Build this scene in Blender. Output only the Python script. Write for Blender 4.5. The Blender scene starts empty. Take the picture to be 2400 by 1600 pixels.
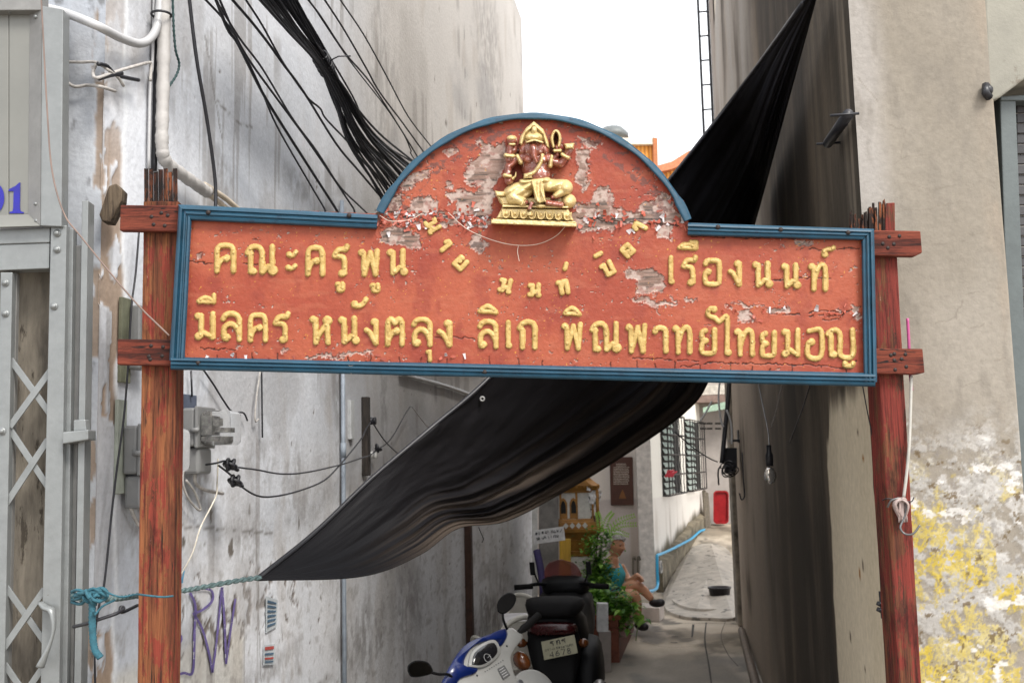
import bpy, math, random
import numpy as np
from mathutils import Vector, Matrix
R = math.radians
random.seed(7)
SC = bpy.context.scene
COL = SC.collection

# ------------------------------------------------------------------ camera
FPX, HC = 2500.0, 1.70                  # focal length in photo pixels (2400 wide), eye height
PITCH, ROLL = math.atan(290.0 / FPX), 0.024
cam = bpy.data.cameras.new('camera'); cam.sensor_width = 36; cam.lens = 36 * FPX / 2400
cam.clip_start = 0.05; cam.clip_end = 500
cam_o = bpy.data.objects.new('camera', cam); COL.objects.link(cam_o)
cr, sr = math.cos(ROLL), math.sin(ROLL)
_f = Vector((0, math.cos(PITCH), math.sin(PITCH)))
_u0 = Vector((0, -math.sin(PITCH), math.cos(PITCH))); _r0 = Vector((1, 0, 0))
_r = _r0 * cr - _u0 * sr               # level lines climb to the right in the photo
_u = _u0 * cr + _r0 * sr
cam_o.matrix_world = Matrix(((_r.x, _u.x, -_f.x, 0), (_r.y, _u.y, -_f.y, 0), (_r.z, _u.z, -_f.z, HC), (0, 0, 0, 1)))
cam.dof.use_dof = True; cam.dof.focus_distance = 2.9; cam.dof.aperture_fstop = 9.0
SC.camera = cam_o

# ------------------------------------------------------------------ world, sun, exposure
SUN_EL, SUN_AZ = R(50), R(142)          # azimuth clockwise from +Y: behind the photographer's right shoulder
w = bpy.data.worlds.new("World"); SC.world = w; w.use_nodes = True
nt = w.node_tree; bg = nt.nodes['Background']
sky = nt.nodes.new('ShaderNodeTexSky'); sky.sky_type = 'NISHITA'; sky.sun_disc = False
sky.sun_elevation = SUN_EL; sky.sun_rotation = SUN_AZ
sky.air_density = 1.0; sky.dust_density = 2.0; sky.ozone_density = 1.0
hs = nt.nodes.new('ShaderNodeHueSaturation'); hs.inputs['Saturation'].default_value = 0.18
ov = nt.nodes.new('ShaderNodeMix'); ov.data_type = 'RGBA'           # an even white cloud layer over the clear sky
ov.inputs[0].default_value = 0.8; ov.inputs[7].default_value = (3.35, 3.4, 3.5, 1)
nt.links.new(sky.outputs[0], hs.inputs['Color']); nt.links.new(hs.outputs[0], ov.inputs[6]); nt.links.new(ov.outputs[2], bg.inputs['Color'])
bg.inputs['Strength'].default_value = 0.15
sl = bpy.data.lights.new('sun', 'SUN'); sl.energy = 1.15; sl.angle = R(20); sl.color = (1, .95, .88)
so = bpy.data.objects.new('sun', sl); COL.objects.link(so)
sd = Vector((math.sin(SUN_AZ) * math.cos(SUN_EL), math.cos(SUN_AZ) * math.cos(SUN_EL), math.sin(SUN_EL)))
so.rotation_euler = sd.to_track_quat('Z', 'Y').to_euler(); so.location = sd * 20
SC.view_settings.view_transform = 'Standard'; SC.view_settings.look = 'None'
SC.view_settings.exposure = 1.9; SC.view_settings.gamma = 1

# ------------------------------------------------------------------ photo pixel -> place
def ray(px, py):
    return (_r * ((px - 1200) / FPX) + _u * ((800 - py) / FPX) + _f)
def at(px, py, Y):
    d = ray(px, py); t = Y / d.y
    return Vector((d.x * t, Y, HC + d.z * t))
def gnd(px, py, z=0.0):
    d = ray(px, py); t = (z - HC) / d.z
    return Vector((d.x * t, d.y * t, z))
RX, UX, FX = np.array(_r), np.array(_u), np.array(_f)
class VPlane:
    """a vertical wall plane: point p, heading d (x,y)"""
    def __init__(s, p, d):
        s.p = Vector((p[0], p[1])); s.d = Vector((d[0], d[1])).normalized()
        n = Vector((-s.d.y, s.d.x))
        if n.dot(-s.p) < 0: n = -n
        s.n = n; s.n3 = Vector((n.x, n.y, 0)); s.d3 = Vector((s.d.x, s.d.y, 0))
    def hit(s, px, py, off=0.0):
        d = ray(px, py); q = s.p + s.n * off
        t = q.dot(s.n) / (d.x * s.n.x + d.y * s.n.y)
        return Vector((d.x * t, d.y * t, HC + d.z * t))
    def sz(s, px, py, off=0.0):
        h = s.hit(px, py, off); return ((Vector((h.x, h.y)) - s.p).dot(s.d), h.z)
    def pt(s, a, z, off=0.0):
        q = s.p + s.d * a + s.n * off; return Vector((q.x, q.y, z))
    def hits(s, PX, PY, off=0.0):
        D = RX * ((PX - 1200) / FPX)[..., None] + UX * ((800 - PY) / FPX)[..., None] + FX
        nn = np.array(s.n)
        base = float(s.p.dot(s.n))
        t = (base + off) / (D[..., 0] * nn[0] + D[..., 1] * nn[1])
        P = D * t[..., None]; P[..., 2] += HC
        return P
    def pts(s, A, Z, off=0.0):
        P = np.zeros(A.shape + (3,))
        P[..., 0] = s.p.x + s.d.x * A + s.n.x * off; P[..., 1] = s.p.y + s.d.y * A + s.n.y * off; P[..., 2] = Z
        return P

ALLEY = ray(1600, 1080); ALLEY = Vector((ALLEY.x, ALLEY.y)).normalized()
STREET = (1, 0.045)
def pxat(px, py, Y):
    v = at(px, py, Y); return (v.x, v.y)
LW = VPlane(pxat(226, 1080, 2.98), ALLEY)            # left alley wall, s=0 at the street corner
RW = VPlane(pxat(2056, 1080, 3.00), ALLEY)           # right alley wall
FL = VPlane(pxat(226, 1080, 2.98), STREET)           # street face of the left pier
FR = VPlane(pxat(2056, 1080, 3.00), STREET)          # street face of the right pier
SG = VPlane(pxat(400, 800, 2.70), (1, 0.05))         # face of the sign board

# ------------------------------------------------------------------ numpy noise
_T = np.random.RandomState(11).rand(256, 256)
def vn(x, y):
    xi = np.floor(x).astype(int); yi = np.floor(y).astype(int)
    fx = x - xi; fy = y - yi; fx = fx * fx * (3 - 2 * fx); fy = fy * fy * (3 - 2 * fy)
    a = _T[xi & 255, yi & 255]; b = _T[(xi + 1) & 255, yi & 255]; c = _T[xi & 255, (yi + 1) & 255]; d = _T[(xi + 1) & 255, (yi + 1) & 255]
    return (a * (1 - fx) + b * fx) * (1 - fy) + (c * (1 - fx) + d * fx) * fy
def fbm(x, y, o=4, g=.5):
    x = np.asarray(x, float); y = np.asarray(y, float)
    s = 0; a = 1; t = 0
    for i in range(o):
        s = s + a * vn(x * 2 ** i + 17.3 * i, y * 2 ** i + 9.1 * i); t += a; a *= g
    return s / t
def sstep(a, b, x): 
    t = np.clip((x - a) / (b - a), 0, 1); return t * t * (3 - 2 * t)
def lerp(a, b, t): return a + (np.asarray(b) - a) * t[..., None]
def segd(X, Y, p, q):
    px, py = p; qx, qy = q; dx, dy = qx - px, qy - py; L = dx * dx + dy * dy + 1e-9
    t = np.clip(((X - px) * dx + (Y - py) * dy) / L, 0, 1)
    return np.hypot(X - px - t * dx, Y - py - t * dy), t
def polyd(X, Y, pts):
    d = 1e9
    for p, q in zip(pts[:-1], pts[1:]): d = np.minimum(d, segd(X, Y, p, q)[0])
    return d
def inpoly(X, Y, pts):
    c = np.zeros(X.shape, bool); n = len(pts)
    for i in range(n):
        x1, y1 = pts[i]; x2, y2 = pts[(i + 1) % n]
        if y1 == y2: continue
        k = ((y1 > Y) != (y2 > Y)) & (X < (x2 - x1) * (Y - y1) / (y2 - y1) + x1)
        c ^= k
    return c
def sdpoly(X, Y, pts):                      # negative inside
    d = polyd(X, Y, list(pts) + [pts[0]]); return np.where(inpoly(X, Y, pts), -d, d)
def smooth(pts, n=6):
    """Catmull-Rom through points of any dimension"""
    P = [Vector(p) for p in pts]
    if len(P) < 3: return P
    P = [P[0] * 2 - P[1]] + P + [P[-1] * 2 - P[-2]]
    out = []
    for i in range(1, len(P) - 2):
        a, b, c, d = P[i - 1:i + 3]
        for k in range(n):
            t = k / n
            out.append(.5 * ((2 * b) + (c - a) * t + (2 * a - 5 * b + 4 * c - d) * t * t + (3 * b - a - 3 * c + d) * t ** 3))
    out.append(P[-2]); return out

# ------------------------------------------------------------------ materials
def newmat(name):
    m = bpy.data.materials.new(name); m.use_nodes = True
    return m, m.node_tree, m.node_tree.nodes['Principled BSDF']
def N(t, typ, **kw):
    n = t.nodes.new(typ)
    for k, v in kw.items(): setattr(n, k, v)
    return n
def noise(t, co, scale, detail=5, rough=.6, dist=0):
    n = N(t, 'ShaderNodeTexNoise'); n.inputs['Scale'].default_value = scale; n.inputs['Detail'].default_value = detail
    n.inputs['Roughness'].default_value = rough; n.inputs['Distortion'].default_value = dist
    if co: t.links.new(co, n.inputs['Vector'])
    return n
def ramp(t, fac, stops):
    r = N(t, 'ShaderNodeValToRGB'); e = r.color_ramp.elements
    while len(e) < len(stops): e.new(.5)
    for i, (p, c) in enumerate(stops):
        e[i].position = p; e[i].color = (c[0], c[1], c[2], 1) if len(c) == 3 else c
    t.links.new(fac, r.inputs[0]); return r
def coords(t, scale=(1, 1, 1), rot=(0, 0, 0)):
    tc = N(t, 'ShaderNodeTexCoord'); mp = N(t, 'ShaderNodeMapping')
    mp.inputs['Scale'].default_value = scale; mp.inputs['Rotation'].default_value = rot
    t.links.new(tc.outputs['Object'], mp.inputs['Vector']); return mp.outputs[0]
def mixc(t, fac, a, b, mode='MIX'):
    m = N(t, 'ShaderNodeMix', data_type='RGBA', blend_type=mode)
    for i, v in ((0, fac), (6, a), (7, b)):
        if hasattr(v, 'default_value') or hasattr(v, 'is_linked'): t.links.new(v, m.inputs[i])
        else: m.inputs[i].default_value = v if i == 0 else (v[0], v[1], v[2], 1)
    return m.outputs[2]
def bump(t, bs, h, strength=.3, dist=.01):
    b = N(t, 'ShaderNodeBump'); b.inputs['Strength'].default_value = strength; b.inputs['Distance'].default_value = dist
    t.links.new(h, b.inputs['Height']); t.links.new(b.outputs[0], bs.inputs['Normal']); return b
def mat(name, c, rough=.6, metal=0., var=.25, scale=14, bmp=.15, bscale=90, c2=None, stretch=(1, 1, 1), spots=None, alpha=None, trans=None, coat=0):
    m, t, b = newmat(name); co = coords(t, stretch)
    n = noise(t, co, scale, 6, .65)
    a = tuple(min(1, v * (1 - var)) for v in c); d = c2 or tuple(min(1, v * (1 + var)) for v in c)
    r = ramp(t, n.outputs[0], [(.3, a), (.7, d)]); out = r.outputs[0]
    if spots:                                    # (colour, noise scale, threshold)
        sc, ss, th = spots; n3 = noise(t, co, ss, 5, .7)
        k = ramp(t, n3.outputs[0], [(th, (0, 0, 0)), (th + .05, (1, 1, 1))]); out = mixc(t, k.outputs[0], out, sc)
    t.links.new(out, b.inputs['Base Color'])
    rr = N(t, 'ShaderNodeMapRange'); rr.inputs['To Min'].default_value = max(0, rough - .12); rr.inputs['To Max'].default_value = min(1, rough + .12)
    t.links.new(n.outputs[0], rr.inputs[0]); t.links.new(rr.outputs[0], b.inputs['Roughness'])
    b.inputs['Metallic'].default_value = metal
    if coat: b.inputs['Coat Weight'].default_value = coat
    if trans is not None: b.inputs['Transmission Weight'].default_value = trans
    if alpha is not None: b.inputs['Alpha'].default_value = alpha
    if bmp: n2 = noise(t, co, bscale, 4, .6); bump(t, b, n2.outputs[0], bmp, .004)
    return m
def attrmat(name, rough=.8, fine=60, amt=.22, bmp=.35, bscale=45, bdist=.006, spec=.3, stretch=(1, 1, 1), hattr=0.):
    """base colour from the surface's own 'col' layer (paint, stains, wear), broken up by fine grain"""
    m, t, b = newmat(name); co = coords(t, stretch)
    at_ = N(t, 'ShaderNodeAttribute', attribute_name='col')
    n = noise(t, co, fine, 6, .7)
    r = ramp(t, n.outputs[0], [(.25, (1 - amt,) * 3), (.75, (1 + amt * .6,) * 3)])
    t.links.new(mixc(t, 1.0, at_.outputs['Color'], r.outputs[0], 'MULTIPLY'), b.inputs['Base Color'])
    b.inputs['Roughness'].default_value = rough; b.inputs['Specular IOR Level'].default_value = spec
    n2 = noise(t, co, bscale, 6, .6); h = n2.outputs[0]
    if hattr:
        ad = N(t, 'ShaderNodeMath', operation='MULTIPLY_ADD'); t.links.new(at_.outputs['Alpha'], ad.inputs[0])
        ad.inputs[1].default_value = hattr; t.links.new(h, ad.inputs[2]); h = ad.outputs[0]
    bump(t, b, h, bmp, bdist); return m

# ------------------------------------------------------------------ objects
ORIG = {}
def link(o, parent=None, loc=None):
    COL.objects.link(o)
    if parent is not None:
        o.parent = parent; ORIG[o] = ORIG[parent]
    return o
def props(o, label=None, cat=None, group=None, kind=None):
    if label: o['label'] = label
    if cat: o['category'] = cat
    if group: o['group'] = group
    if kind: o['kind'] = kind
    return o
def thing(name, loc, label, cat, group=None):
    o = bpy.data.objects.new(name, None); o.empty_display_size = .1; o.location = loc
    COL.objects.link(o); ORIG[o] = Vector(loc); return props(o, label, cat, group)
def build(name, V, Fc, mats, parent=None, mi=None, sm=False, col=None, bev=0, label=None, cat=None, group=None, kind=None, angle=40, bseg=2):
    V = np.asarray(V, float).reshape(-1, 3)
    if parent is not None: org = ORIG[parent]
    else:
        lo, hi = V.min(0), V.max(0); org = Vector(((lo[0] + hi[0]) / 2, (lo[1] + hi[1]) / 2, lo[2]))
    V = V - np.array(org)
    me = bpy.data.meshes.new(name)
    if isinstance(Fc, np.ndarray):
        n = Fc.shape[1]
        me.vertices.add(len(V)); me.vertices.foreach_set('co', V.astype(np.float32).ravel())
        me.loops.add(Fc.size); me.loops.foreach_set('vertex_index', Fc.astype(np.int32).ravel())
        me.polygons.add(len(Fc)); me.polygons.foreach_set('loop_start', np.arange(0, Fc.size, n, dtype=np.int32))
        me.update(calc_edges=True)
    else:
        me.from_pydata([tuple(v) for v in V], [], Fc)
    for m in (mats if isinstance(mats, (list, tuple)) else [mats]): me.materials.append(m)
    if mi is not None: me.polygons.foreach_set('material_index', np.asarray(mi, np.int32))
    if sm: me.polygons.foreach_set('use_smooth', np.ones(len(me.polygons), bool))
    if col is not None:
        c = np.asarray(col, np.float32).reshape(len(V), -1)
        if c.shape[1] == 3: c = np.hstack([c, np.ones((len(c), 1), np.float32)])
        a = me.attributes.new('col', 'FLOAT_COLOR', 'POINT'); a.data.foreach_set('color', c.ravel())
    me.validate(); me.update()
    o = bpy.data.objects.new(name, me); link(o, parent)
    if parent is None: o.location = org; ORIG[o] = org
    else: o.location = (0, 0, 0)
    if bev:
        b = o.modifiers.new('bevel', 'BEVEL'); b.width = bev; b.segments = bseg; b.limit_method = 'ANGLE'; b.angle_limit = R(angle)
    return props(o, label, cat, group, kind)
def grid(name, P, mats, parent=None, col=None, keep=None, sm=True, flip=False, **kw):
    ny, nx = P.shape[:2]; I = np.arange(ny * nx).reshape(ny, nx)
    Q = np.stack([I[:-1, :-1], I[:-1, 1:], I[1:, 1:], I[1:, :-1]], -1).reshape(-1, 4)
    if keep is not None:
        k = keep; kf = (k[:-1, :-1] & k[:-1, 1:] & k[1:, 1:] & k[1:, :-1]).ravel(); Q = Q[kf]
        u, inv = np.unique(Q, return_inverse=True); Q = inv.reshape(-1, 4)
        V = P.reshape(-1, 3)[u]; C = None if col is None else col.reshape(ny * nx, -1)[u]
    else: V = P.reshape(-1, 3); C = None if col is None else col.reshape(ny * nx, -1)
    if flip: Q = Q[:, ::-1]
    return build(name, V, np.ascontiguousarray(Q), mats, parent, sm=sm, col=C, **kw)
def frame_of(d, ref=Vector((0, 0, 1))):
    d = Vector(d).normalized()
    if abs(d.dot(ref)) > .97: ref = Vector((0, 1, 0)) if abs(d.y) < .9 else Vector((1, 0, 0))
    a = d.cross(ref).normalized(); return a, a.cross(d)
class MB:
    """collects shapes into one mesh"""
    def __init__(s): s.v = []; s.f = []; s.mi = []; s.m = 0
    def add(s, V, Fs):
        o = len(s.v); s.v += [Vector(v) for v in V]; s.f += [tuple(i + o for i in f) for f in Fs]; s.mi += [s.m] * len(Fs); return s
    def box(s, c, size, ax=None, taper=1.0):
        x, y, z = ax or (Vector((1, 0, 0)), Vector((0, 1, 0)), Vector((0, 0, 1)))
        a, b, h = (q / 2 for q in size); c = Vector(c); V = []
        for k in (-1, 1):
            q = taper if k > 0 else 1
            for i, j in ((-1, -1), (1, -1), (1, 1), (-1, 1)): V.append(c + x * i * a * q + y * j * b * q + z * k * h)
        return s.add(V, [(3, 2, 1, 0), (4, 5, 6, 7), (0, 1, 5, 4), (1, 2, 6, 5), (2, 3, 7, 6), (3, 0, 4, 7)])
    def hexa(s, A, B):
        """two loops of the same count joined"""
        n = len(A); return s.add(list(A) + list(B), [tuple(reversed(range(n))), tuple(range(n, 2 * n))] + [(i, (i + 1) % n, n + (i + 1) % n, n + i) for i in range(n)])
    def tube(s, pts, r, seg=8, cap=True, flat=1.0, ref=Vector((0, 0, 1))):
        P = [Vector(p) for p in pts]; n = len(P); rr = r if isinstance(r, (list, tuple)) else [r] * n
        V = []; a = None
        for i in range(n):
            d = (P[min(i + 1, n - 1)] - P[max(i - 1, 0)])
            if d.length < 1e-9: d = Vector((0, 0, 1))
            d.normalize()
            if a is None: a, b = frame_of(d, ref)
            else:
                a = (a - d * a.dot(d))
                if a.length < 1e-6: a, b = frame_of(d, ref)
                a.normalize(); b = a.cross(d)
            for k in range(seg):
                t = 2 * math.pi * k / seg; V.append(P[i] + a * math.cos(t) * rr[i] + b * math.sin(t) * rr[i] * flat)
        Fs = [(i * seg + k, i * seg + (k + 1) % seg, (i + 1) * seg + (k + 1) % seg, (i + 1) * seg + k) for i in range(n - 1) for k in range(seg)]
        if cap: Fs += [tuple(reversed(range(seg))), tuple(range((n - 1) * seg, n * seg))]
        return s.add(V, Fs)
    def lathe(s, c, prof, seg=20, ax=None, cap=True):
        """prof: list of (radius, height) along ax"""
        d = Vector(ax or (0, 0, 1)).normalized(); a, b = frame_of(d); c = Vector(c); V = []
        for r, h in prof:
            for k in range(seg):
                t = 2 * math.pi * k / seg; V.append(c + d * h + (a * math.cos(t) + b * math.sin(t)) * r)
        n = len(prof); Fs = [(i * seg + k, (i + 1) * seg + k, (i + 1) * seg + (k + 1) % seg, i * seg + (k + 1) % seg) for i in range(n - 1) for k in range(seg)]
        if cap: Fs += [tuple(range(seg)), tuple(reversed(range((n - 1) * seg, n * seg)))]
        return s.add(V, Fs)
    def ball(s, c, r, seg=12, ax=None):
        x, y, z = ax or (Vector((1, 0, 0)), Vector((0, 1, 0)), Vector((0, 0, 1))); c = Vector(c)
        rr = r if isinstance(r, (list, tuple)) else (r, r, r); V = []; m = seg // 2
        for i in range(m + 1):
            p = math.pi * i / m
            for k in range(seg):
                t = 2 * math.pi * k / seg
                V.append(c + x * rr[0] * math.sin(p) * math.cos(t) + y * rr[1] * math.sin(p) * math.sin(t) - z * rr[2] * math.cos(p))
        return s.add(V, [(i * seg + k, i * seg + (k + 1) % seg, (i + 1) * seg + (k + 1) % seg, (i + 1) * seg + k) for i in range(m) for k in range(seg)])
    def torus(s, c, R0, r, ax, seg=24, seg2=8, arc=(0, 2 * math.pi)):
        d = Vector(ax).normalized(); a, b = frame_of(d); c = Vector(c)
        full = abs(arc[1] - arc[0]) > 6.2; n = seg + (0 if full else 1)
        pts = [c + (a * math.cos(arc[0] + (arc[1] - arc[0]) * i / seg) + b * math.sin(arc[0] + (arc[1] - arc[0]) * i / seg)) * R0 for i in range(seg + 1)]
        return s.tube(pts, r, seg2, cap=not full)
    def prism(s, poly, dv):
        A = [Vector(p) for p in poly]; dv = Vector(dv); return s.hexa(A, [p + dv for p in A])
    def loft(s, loops, cap=True):
        n = len(loops[0]); V = [p for l in loops for p in l]; m = len(loops)
        Fs = [(i * n + k, i * n + (k + 1) % n, (i + 1) * n + (k + 1) % n, (i + 1) * n + k) for i in range(m - 1) for k in range(n)]
        if cap: Fs += [tuple(reversed(range(n))), tuple(range((m - 1) * n, m * n))]
        return s.add(V, Fs)
    def mk(s, name, mats, parent=None, sm=False, **kw):
        return build(name, [tuple(v) for v in s.v], s.f, mats, parent, mi=s.mi, sm=sm, **kw)
def fixn(o):
    """consistent outward normals"""
    import bmesh
    b = bmesh.new(); b.from_mesh(o.data); bmesh.ops.recalc_face_normals(b, faces=b.faces); b.to_mesh(o.data); b.free(); return o
# ================================================================== THE GATE SIGN
def woodmat(name, dark, mid, light, paint=None, pth=.56, ax=2, bmp=.6):
    m, t, b = newmat(name)
    def sc(a, l): q = [a, a, a]; q[ax] = l; return coords(t, tuple(q))
    n = noise(t, sc(26, 1.3), 1.0, 6, .65, .3); nf = noise(t, sc(150, 5), 1.0, 6, .75, .2)
    r = ramp(t, n.outputs[0], [(.30, dark), (.42, mid), (.58, light), (.72, mid)]); out = r.outputs[0]
    if paint:
        n2 = noise(t, sc(26, 7), 1, 8, .8); k = ramp(t, n2.outputs[0], [(pth, (0, 0, 0)), (pth + .02, (1, 1, 1))]); out = mixc(t, k.outputs[0], out, paint)
        n6 = noise(t, sc(60, 16), 1, 5, .7); k6 = ramp(t, n6.outputs[0], [(.70, (0, 0, 0)), (.72, (1, 1, 1))]); out = mixc(t, k6.outputs[0], out, (.36, .22, .2))
    g = ramp(t, nf.outputs[0], [(.34, (.22, .2, .2)), (.5, (.9, .9, .9)), (.7, (1.35, 1.35, 1.35))]); out = mixc(t, 1.0, out, g.outputs[0], 'MULTIPLY')
    nc = noise(t, sc(30, 1.1), 1.0, 4, .6, .6); ab = N(t, 'ShaderNodeMath', operation='SUBTRACT'); ab.inputs[1].default_value = .5; t.links.new(nc.outputs[0], ab.inputs[0])
    a2 = N(t, 'ShaderNodeMath', operation='ABSOLUTE'); t.links.new(ab.outputs[0], a2.inputs[0]); k5 = ramp(t, a2.outputs[0], [(.004, (1, 1, 1)), (.012, (0, 0, 0))])
    mk_ = noise(t, sc(6, 2.5), 1.0, 3, .6); km = ramp(t, mk_.outputs[0], [(.48, (0, 0, 0)), (.56, (1, 1, 1))]); kk = mixc(t, 1.0, k5.outputs[0], km.outputs[0], 'MULTIPLY'); out = mixc(t, kk, out, (.012, .007, .006))
    n7 = noise(t, sc(9, 3.5), 1.0, 6, .7); k7 = ramp(t, n7.outputs[0], [(.54, (1, 1, 1)), (.66, (.32, .28, .27))]); out = mixc(t, 1.0, out, k7.outputs[0], 'MULTIPLY')
    t.links.new(out, b.inputs['Base Color']); b.inputs['Roughness'].default_value = .8; b.inputs['Specular IOR Level'].default_value = .25
    bump(t, b, nf.outputs[0], bmp, .004); return m
M_POST = woodmat('weathered red painted timber', (.022, .007, .004), (.105, .030, .014), (.20, .072, .028), (.17, .030, .018), .52)
M_POST2 = woodmat('red painted timber', (.03, .010, .007), (.08, .026, .015), (.14, .05, .022), (.145, .023, .016), .47)
M_BAT = woodmat('red stained batten', (.022, .006, .004), (.115, .023, .013), (.155, .036, .019), None, ax=0, bmp=.35)
M_ROT = woodmat('charred rotten timber', (.006, .004, .003), (.045, .012, .006), (.20, .06, .02), (.012, .006, .004), .47, bmp=1.)
def goldmat(name):
    m, t, b = newmat(name); co = coords(t); n = noise(t, co, 30, 6, .7); r = ramp(t, n.outputs[0], [(.3, (.30, .19, .05)), (.5, (.42, .28, .085)), (.7, (.48, .34, .125))])
    n2 = noise(t, co, 85, 5, .75); k = ramp(t, n2.outputs[0], [(.62, (0, 0, 0)), (.66, (1, 1, 1))]); o = mixc(t, k.outputs[0], r.outputs[0], (.20, .105, .03))
    n3 = noise(t, co, 130, 4, .7); k3 = ramp(t, n3.outputs[0], [(.70, (0, 0, 0)), (.72, (1, 1, 1))]); o = mixc(t, k3.outputs[0], o, (.36, .32, .27))
    t.links.new(o, b.inputs['Base Color']); b.inputs['Roughness'].default_value = .5; b.inputs['Metallic'].default_value = .06; bump(t, b, noise(t, co, 55, 5, .65).outputs[0], .6, .005); return m
M_BLUE = mat('blue gloss paint', (.005, .046, .082), .5, 0, .3, 16, .2, 60, spots=((.005, .03, .06), 30, .60), coat=0)
M_BACK = mat('plywood back', (.12, .07, .05), .8)
M_GOLD = goldmat('gold paint')
M_GOLD0 = mat('gold paint', (.36, .225, .06), .42, .1, .22, 40, .35, 60, spots=((.27, .15, .035), 60, .60))
M_GILT = mat('gilt paint', (.56, .43, .20), .34, .06, .22, 60, .3, 120, spots=((.36, .14, .03), 55, .63))
M_SKIN = mat('red brown gloss paint', (.25, .075, .05), .3, 0, .25, 50, .3, 130, spots=((.66, .56, .52), 75, .59), coat=.5)
M_NAIL = mat('rusty nail', (.03, .022, .02), .6, .6)
M_BOARD = attrmat('flaking red sign paint', .55, 90, .16, .5, 70, .004, .35, hattr=6)

sign = thing('gate_sign', SG.hit(1200, 1080) * 1.0 * 1 - Vector((0, 0, HC)) + Vector((0, 0, 0)), 'red arched sign board with raised gold lettering, framed in blue and nailed to timber posts', 'sign')
sn = SG.n3

# --- outline of the board in photo pixels
ARC_C, ARC_R = (1247, 667), 392
def arcpt(a, r=ARC_R): return (ARC_C[0] + r * math.cos(a), ARC_C[1] - r * math.sin(a))
A0, A1 = R(153.5), R(23)
arc = [arcpt(A0 + (A1 - A0) * i / 48) for i in range(49)]
OUT = [(402, 862), (424, 484), (878, 502)] + arc + [(1618, 528), (2040, 545), (2050, 902)]

# --- painted face, worn layer by layer
step = 1.7
xs = np.arange(398, 2056, step); ys = np.arange(262, 908, step)
X, Y = np.meshgrid(xs, ys)
wx = X + 16 * (fbm(X / 26, Y / 22, 4) - .5) * 2 + 6 * (fbm(X / 5, Y / 5, 2) - .5) * 2
wy = Y + 12 * (fbm(X / 24 + 50, Y / 20 + 9, 4) - .5) * 2 + 6 * (fbm(X / 5 + 31, Y / 5, 2) - .5) * 2
def D4(*p): return [(840 + a / 2.94, 240 + b / 2.94) for a, b in p]
def C4(*p): return [(1450 + a / 3.136, 480 + b / 3.136) for a, b in p]
def A4(*p): return [(380 + a / 3.136, 440 + b / 3.136) for a, b in p]
patches = [D4((830, 270), (930, 300), (1010, 270), (1000, 470), (960, 540), (930, 740), (900, 800), (660, 770), (680, 690), (610, 615), (740, 600), (800, 640), (850, 600), (750, 540), (780, 400), (850, 340)),
    D4((600, 330), (660, 305), (670, 340), (610, 375)), D4((490, 452), (475, 510), (380, 540), (330, 600), (290, 585), (330, 520), (400, 480)),
    D4((240, 640), (300, 630), (300, 690), (270, 750), (190, 745)), D4((430, 640), (550, 690), (530, 750), (340, 745), (370, 680)),
    D4((140, 870), (300, 850), (440, 930), (420, 1000), (250, 985), (140, 960)), D4((1510, 330), (1595, 330), (1590, 560), (1540, 620), (1510, 540)),
    D4((1510, 700), (1600, 690), (1620, 580), (1730, 580), (1740, 700), (1870, 760), (1830, 830), (1730, 890), (1520, 880)),
    D4((1985, 680), (2080, 670), (2170, 700), (2190, 800), (2060, 790), (1930, 740)), D4((1850, 1150), (1920, 1170), (2010, 1140), (2030, 1180), (2100, 1200), (2110, 1310), (1930, 1330), (1920, 1240), (1860, 1220)),
    D4((1910, 1355), (2000, 1350), (2190, 1390), (2180, 1408), (1970, 1390)), D4((2150, 1345), (2220, 1350), (2200, 1370)), D4((2255, 1360), (2310, 1365), (2280, 1390)), D4((770, 910), (850, 900), (870, 980), (820, 1040), (770, 1000)), D4((2040, 860), (2180, 850), (2160, 940), (2060, 920)),
    D4((1500, 240), (1650, 270), (1660, 320), (1530, 300)), D4((2090, 600), (2150, 650), (2140, 700), (2060, 670)), D4((605, 540), (640, 535), (630, 585), (605, 580)),
    C4((870, 780), (960, 770), (970, 860), (890, 870)), C4((1080, 770), (1240, 760), (1250, 800), (1100, 810)), C4((780, 735), (840, 735), (830, 765)), C4((850, 720), (1060, 740), (930, 752)), C4((1620, 770), (1660, 770), (1640, 795)), C4((1725, 745), (1770, 770), (1750, 850), (1715, 810)),
    C4((1165, 285), (1215, 290), (1220, 315)), C4((1280, 262), (1420, 270), (1400, 305), (1310, 300)), A4((250, 490), (300, 475), (305, 510), (280, 545)), A4((885, 1190), (950, 1190), (940, 1212), (890, 1216)),
    A4((1055, 1235), (1200, 1225), (1400, 1210), (1540, 1205), (1530, 1222), (1400, 1228), (1200, 1248), (1060, 1250))]
sd = np.full(X.shape, 99.0)
for p in patches: sd = np.minimum(sd, sdpoly(wx, wy, p))
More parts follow.
